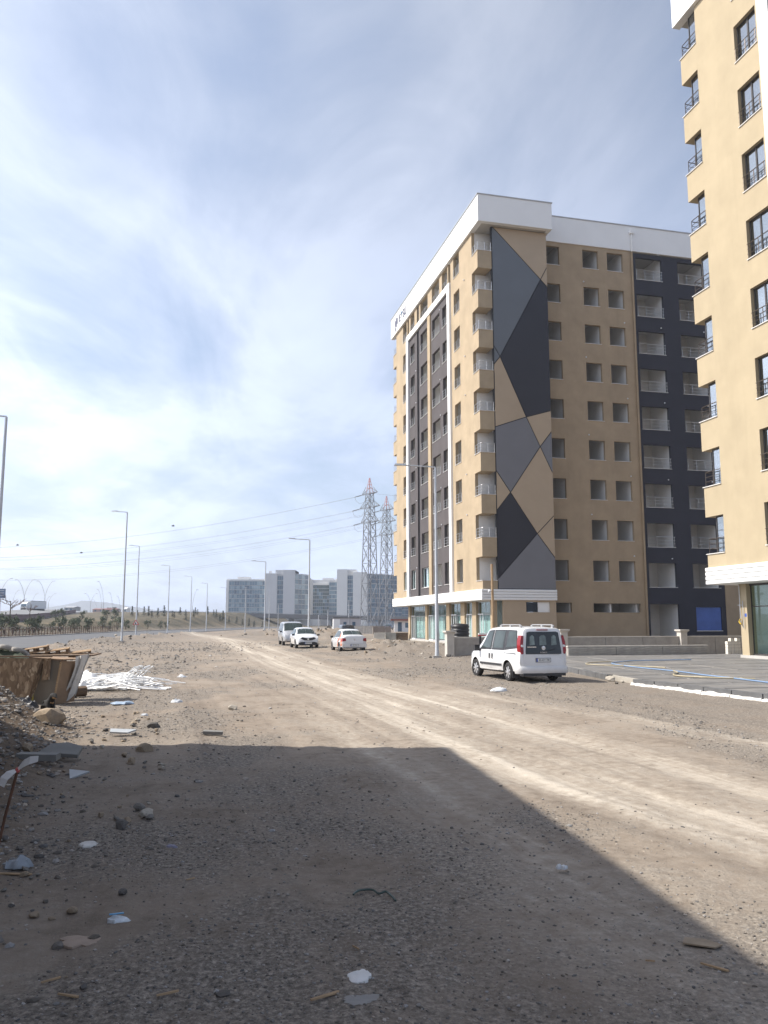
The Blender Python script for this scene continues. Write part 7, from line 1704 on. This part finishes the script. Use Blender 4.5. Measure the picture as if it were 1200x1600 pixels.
# stake with ribbon
root = empty('marker_stake', (-2.98, 6.45, gz(-2.98, 6.45)), 0, 'rusty iron stake with a white and red ribbon tied at its top', 'stake')
mb = MB(); mb.tube([(0, 0, -0.1), (0.06, 0.02, 0.3), (0.135, 0.03, 0.66)], 0.011, 6); mb.build('rod', RUST, root, smooth=50, fix=False)
def strip_mesh(pts, w, nrm):
    mb = MB(); P = [Vector(p) for p in pts]; n = len(P); nrm = Vector(nrm); vs = []
    for i, p in enumerate(P): ww = w * (0.4 if i == 0 else 1 if i < n - 1 else 0.75); vs += [p + nrm * ww, p - nrm * ww, p + nrm * ww + Vector((0, .004, 0)), p - nrm * ww + Vector((0, .004, 0))]
    mb.add(vs, [f for i in range(n - 1) for f in ((4*i, 4*i+1, 4*i+5, 4*i+4), (4*i+2, 4*i+6, 4*i+7, 4*i+3), (4*i, 4*i+4, 4*i+6, 4*i+2), (4*i+1, 4*i+3, 4*i+7, 4*i+5))]); return mb
RIB = M('ribbon_white', (0.72, 0.70, 0.68), 0.6, var=0.05); RIBR = M('ribbon_red', (0.50, 0.10, 0.09), 0.6)
strip_mesh([(0.135, 0.02, 0.66), (0.19, 0.0, 0.71), (0.24, -0.01, 0.735), (0.30, 0.0, 0.745)], 0.030, (0.1, 0, 1)).build('ribbon_tail', RIB, root)
strip_mesh([(0.13, 0.02, 0.66), (0.09, 0.0, 0.64), (0.05, -0.01, 0.60), (0.03, 0.0, 0.54)], 0.030, (0.9, 0, -0.4)).build('ribbon_tail', RIB, root)
mb = MB(); mb.lathe([(0.008, -0.02), (0.018, -0.009), (0.02, 0.008), (0.009, 0.02)], 8, Matrix.Translation((0.133, 0.03, 0.655))); mb.build('ribbon_knot', RIBR, root)
# litter: paper, film, sticks, strap, bottle, bags
crumple('paper_scrap', *(-2.417, 6.887), gz(*(-2.417, 6.887)) + 0.005, 0.14, 0.12, 0.02, M('paper_white', (0.62, 0.60, 0.56), 0.8), 'torn white paper beside the stone clump', 'paper', 31, 8)
crumple('packet', *(-1.622, 5.195), gz(*(-1.622, 5.195)) + 0.008, 0.13, 0.08, 0.025, M('packet_white', (0.56, 0.60, 0.63), 0.6, var=0.2, scale=30), 'crumpled white and blue packet on the shaded gravel', 'packet', 32, 9)
mb = MB(); mb.obox((0, 0, 0), (0.085, 0.014, 0.006)); o = mb.build('packet_edge', M('packet_blue', (0.10, 0.30, 0.50), 0.5), bpy.data.objects['packet'], (-0.015, 0.03, 0.024), 0.35)
crumple('plaster_splash', *(-0.123, 4.373), gz(*(-0.123, 4.373)) + 0.008, 0.10, 0.13, 0.012, M('plaster_white', (0.68, 0.67, 0.65), 0.9), 'small white plaster patch at the bottom centre', 'plaster patch', 33, 12)
crumple('plaster_splash', *(-0.101, 4.144), gz(*(-0.101, 4.144)) + 0.003, 0.17, 0.12, 0.006, M('plaster_grey', (0.27, 0.26, 0.245), 0.9), 'faint grey plaster smear just below the white patch', 'plaster patch', 34, 12)
crumple('film_scrap', *(-2.742, 6.344), gz(*(-2.742, 6.344)) + 0.02, 0.2, 0.14, 0.08, M('film_grey', (0.30, 0.33, 0.36), 0.4), 'crumpled grey plastic film at the foot of the stake', 'film', 35, 9)
crumple('film_scrap', *(-1.714, 6.812), gz(*(-1.714, 6.812)) + 0.008, 0.09, 0.04, 0.015, M('film_lilac', (0.26, 0.25, 0.32), 0.5), 'small lilac wrapper on the shaded gravel', 'wrapper', 36, 7)
crumple('flat_cardboard', *(-1.729, 4.925), gz(*(-1.729, 4.925)) + 0.004, 0.22, 0.15, 0.015, M('pinkish_card', (0.36, 0.28, 0.22), 0.9), 'flattened pinkish card lower left', 'card', 37, 9)
crumple('black_bag', -6.98, 16.1, gz(-6.98, 16.1), 0.42, 0.34, 0.24, BLACKP, 'black rubbish bag on the crest of the earth bank', 'bag', 38, 14)
crumple('blue_film', *(-5.806, 18.3), 0.03, 0.5, 0.3, 0.06, M('film_blue', (0.30, 0.38, 0.48), 0.4), 'flat bluish plastic sheet in the crate shadow', 'film', 39, 9)
for i, ((u, v), w, l) in enumerate((((-4.695, 18.733), 0.22, 'clear crumpled bag at the end of the crate shadow'), ((-4.654, 16.074), 0.14, 'white litter scrap on the sunlit gravel in front of the crate shadow'), ((-6.694, 27.274), 0.26, 'small white bag far out on the left of the track'), ((3.056, 21.843), 0.36, 'clear crumpled plastic bag in front of the white van'), ((1.312, 6.249), 0.08, 'white scrap in the shade near the shade edge'))):
    crumple('plastic_bag', u, v, 0.015, w, w * 0.6, w * 0.38, M('bag_clear_%d' % i, (0.60, 0.62, 0.64), 0.25, var=0.08), l, 'plastic bag', 50 + i, 10)
SPL = [(*(-0.283, 4.164), 0.16, 0.6, 'flat wood splinter at the bottom left of centre'), (*(1.74, 4.526), 0.15, -0.75, 'pale wood stick on the track lower right'), (*(-1.539, 4.218), 0.12, -0.3, 'wood chip near the lower left corner'), (*(-1.708, 4.426), 0.10, 0.7, 'short wood chip above the lower left corner'), (*(-0.156, 4.769), 0.06, -0.9, 'thin pale sliver near the bottom centre'), (*(1.434, 4.632), 0.05, -0.2, 'short stick left of the stone flake'), (*(-1.053, 4.211), 0.11, 0.5, 'light splinter along the bottom left'), (*(-1.362, 5.981), 0.07, 0.8, 'small wood block on the shaded gravel'), (*(-2.709, 6.187), 0.3, -0.1, 'broken board by the stake foot')]
for x, y, L, a, l in SPL:
    mb = MB(); w = L * 0.065; mb.prism([(-L/2, -w*0.6, 0), (L*0.42, -w, 0), (L/2, 0.0, 0), (L*0.45, w*0.8, 0), (-L/2, w*0.5, 0)], (0, 0, 0.008)); tag(mb.build('wood_splinter', WOOD, None, (x, y, gz(x, y) + 0.008), a), l, 'splinter')
sx, sy = (-0.064, 5.71); pts = [(-0.14, -0.04), (-0.11, 0.0), (-0.06, 0.03), (-0.01, 0.025), (0.03, -0.012), (0.07, -0.005), (0.09, -0.015), (0.115, -0.06), (0.14, -0.10)]
mb = MB(); mb.tube(smooth_path([(sx + a, sy + b * 1.6, gz(sx + a, sy + b * 1.6) + 0.016 + 0.006 * (i % 2)) for i, (a, b) in enumerate(pts)], 4), 0.0075, 5); tag(mb.build('strap', M('strap_green', (0.055, 0.085, 0.075), 0.5), smooth=60, fix=False), 'dark green strap end curled on the bare earth', 'strap')

# three birds far off in the sky
BIRD = M('bird_dark', (0.03, 0.03, 0.03), 0.9)
for (x, y, z), l in (((-41.044, 90.0, 10.394), 'dark bird low on the left, nearest the wires'), ((-35.748, 95.0, 9.961), 'dark bird in the middle of the three, just above the wires'), ((-22.383, 85.0, 11.962), 'dark bird highest of the three, above the middle lamp')):
    root = empty('bird', (x, y, z), 0.5, l, 'bird')
    mb = MB(); mb.tube([(-0.17, 0, 0), (-0.08, 0, 0.01), (0.05, 0, 0.02), (0.13, 0, 0.03), (0.18, 0, 0.02)], [0.015, 0.05, 0.06, 0.04, 0.01], 7); mb.build('body', BIRD, root, smooth=60)
    for s in (1, -1): mb = MB(); mb.prism([(0.07, s*0.04, 0.02), (-0.05, s*0.04, 0.02), (-0.10, s*0.30, 0.09), (0.0, s*0.26, 0.10)], (0, 0, 0.012)); mb.build('wing', BIRD, root)

# ------------------------------------------------------------------ haze
m = bpy.data.materials.new('haze'); m.use_nodes = True; nt = m.node_tree; nt.nodes.clear()
o_ = nt.nodes.new('ShaderNodeOutputMaterial'); pv = nt.nodes.new('ShaderNodeVolumePrincipled'); pv.inputs['Color'].default_value = (0.82, 0.89, 1.0, 1); pv.inputs['Density'].default_value = 0.00036; pv.inputs['Anisotropy'].default_value = 0.3
nt.links.new(pv.outputs[0], o_.inputs['Volume'])
mb = MB(); mb.box(-3400, 3400, -3400, 3400, -3.5, 112); hz = mb.build('haze', m); tag(hz, 'pale thin haze in the air', kind='stuff')
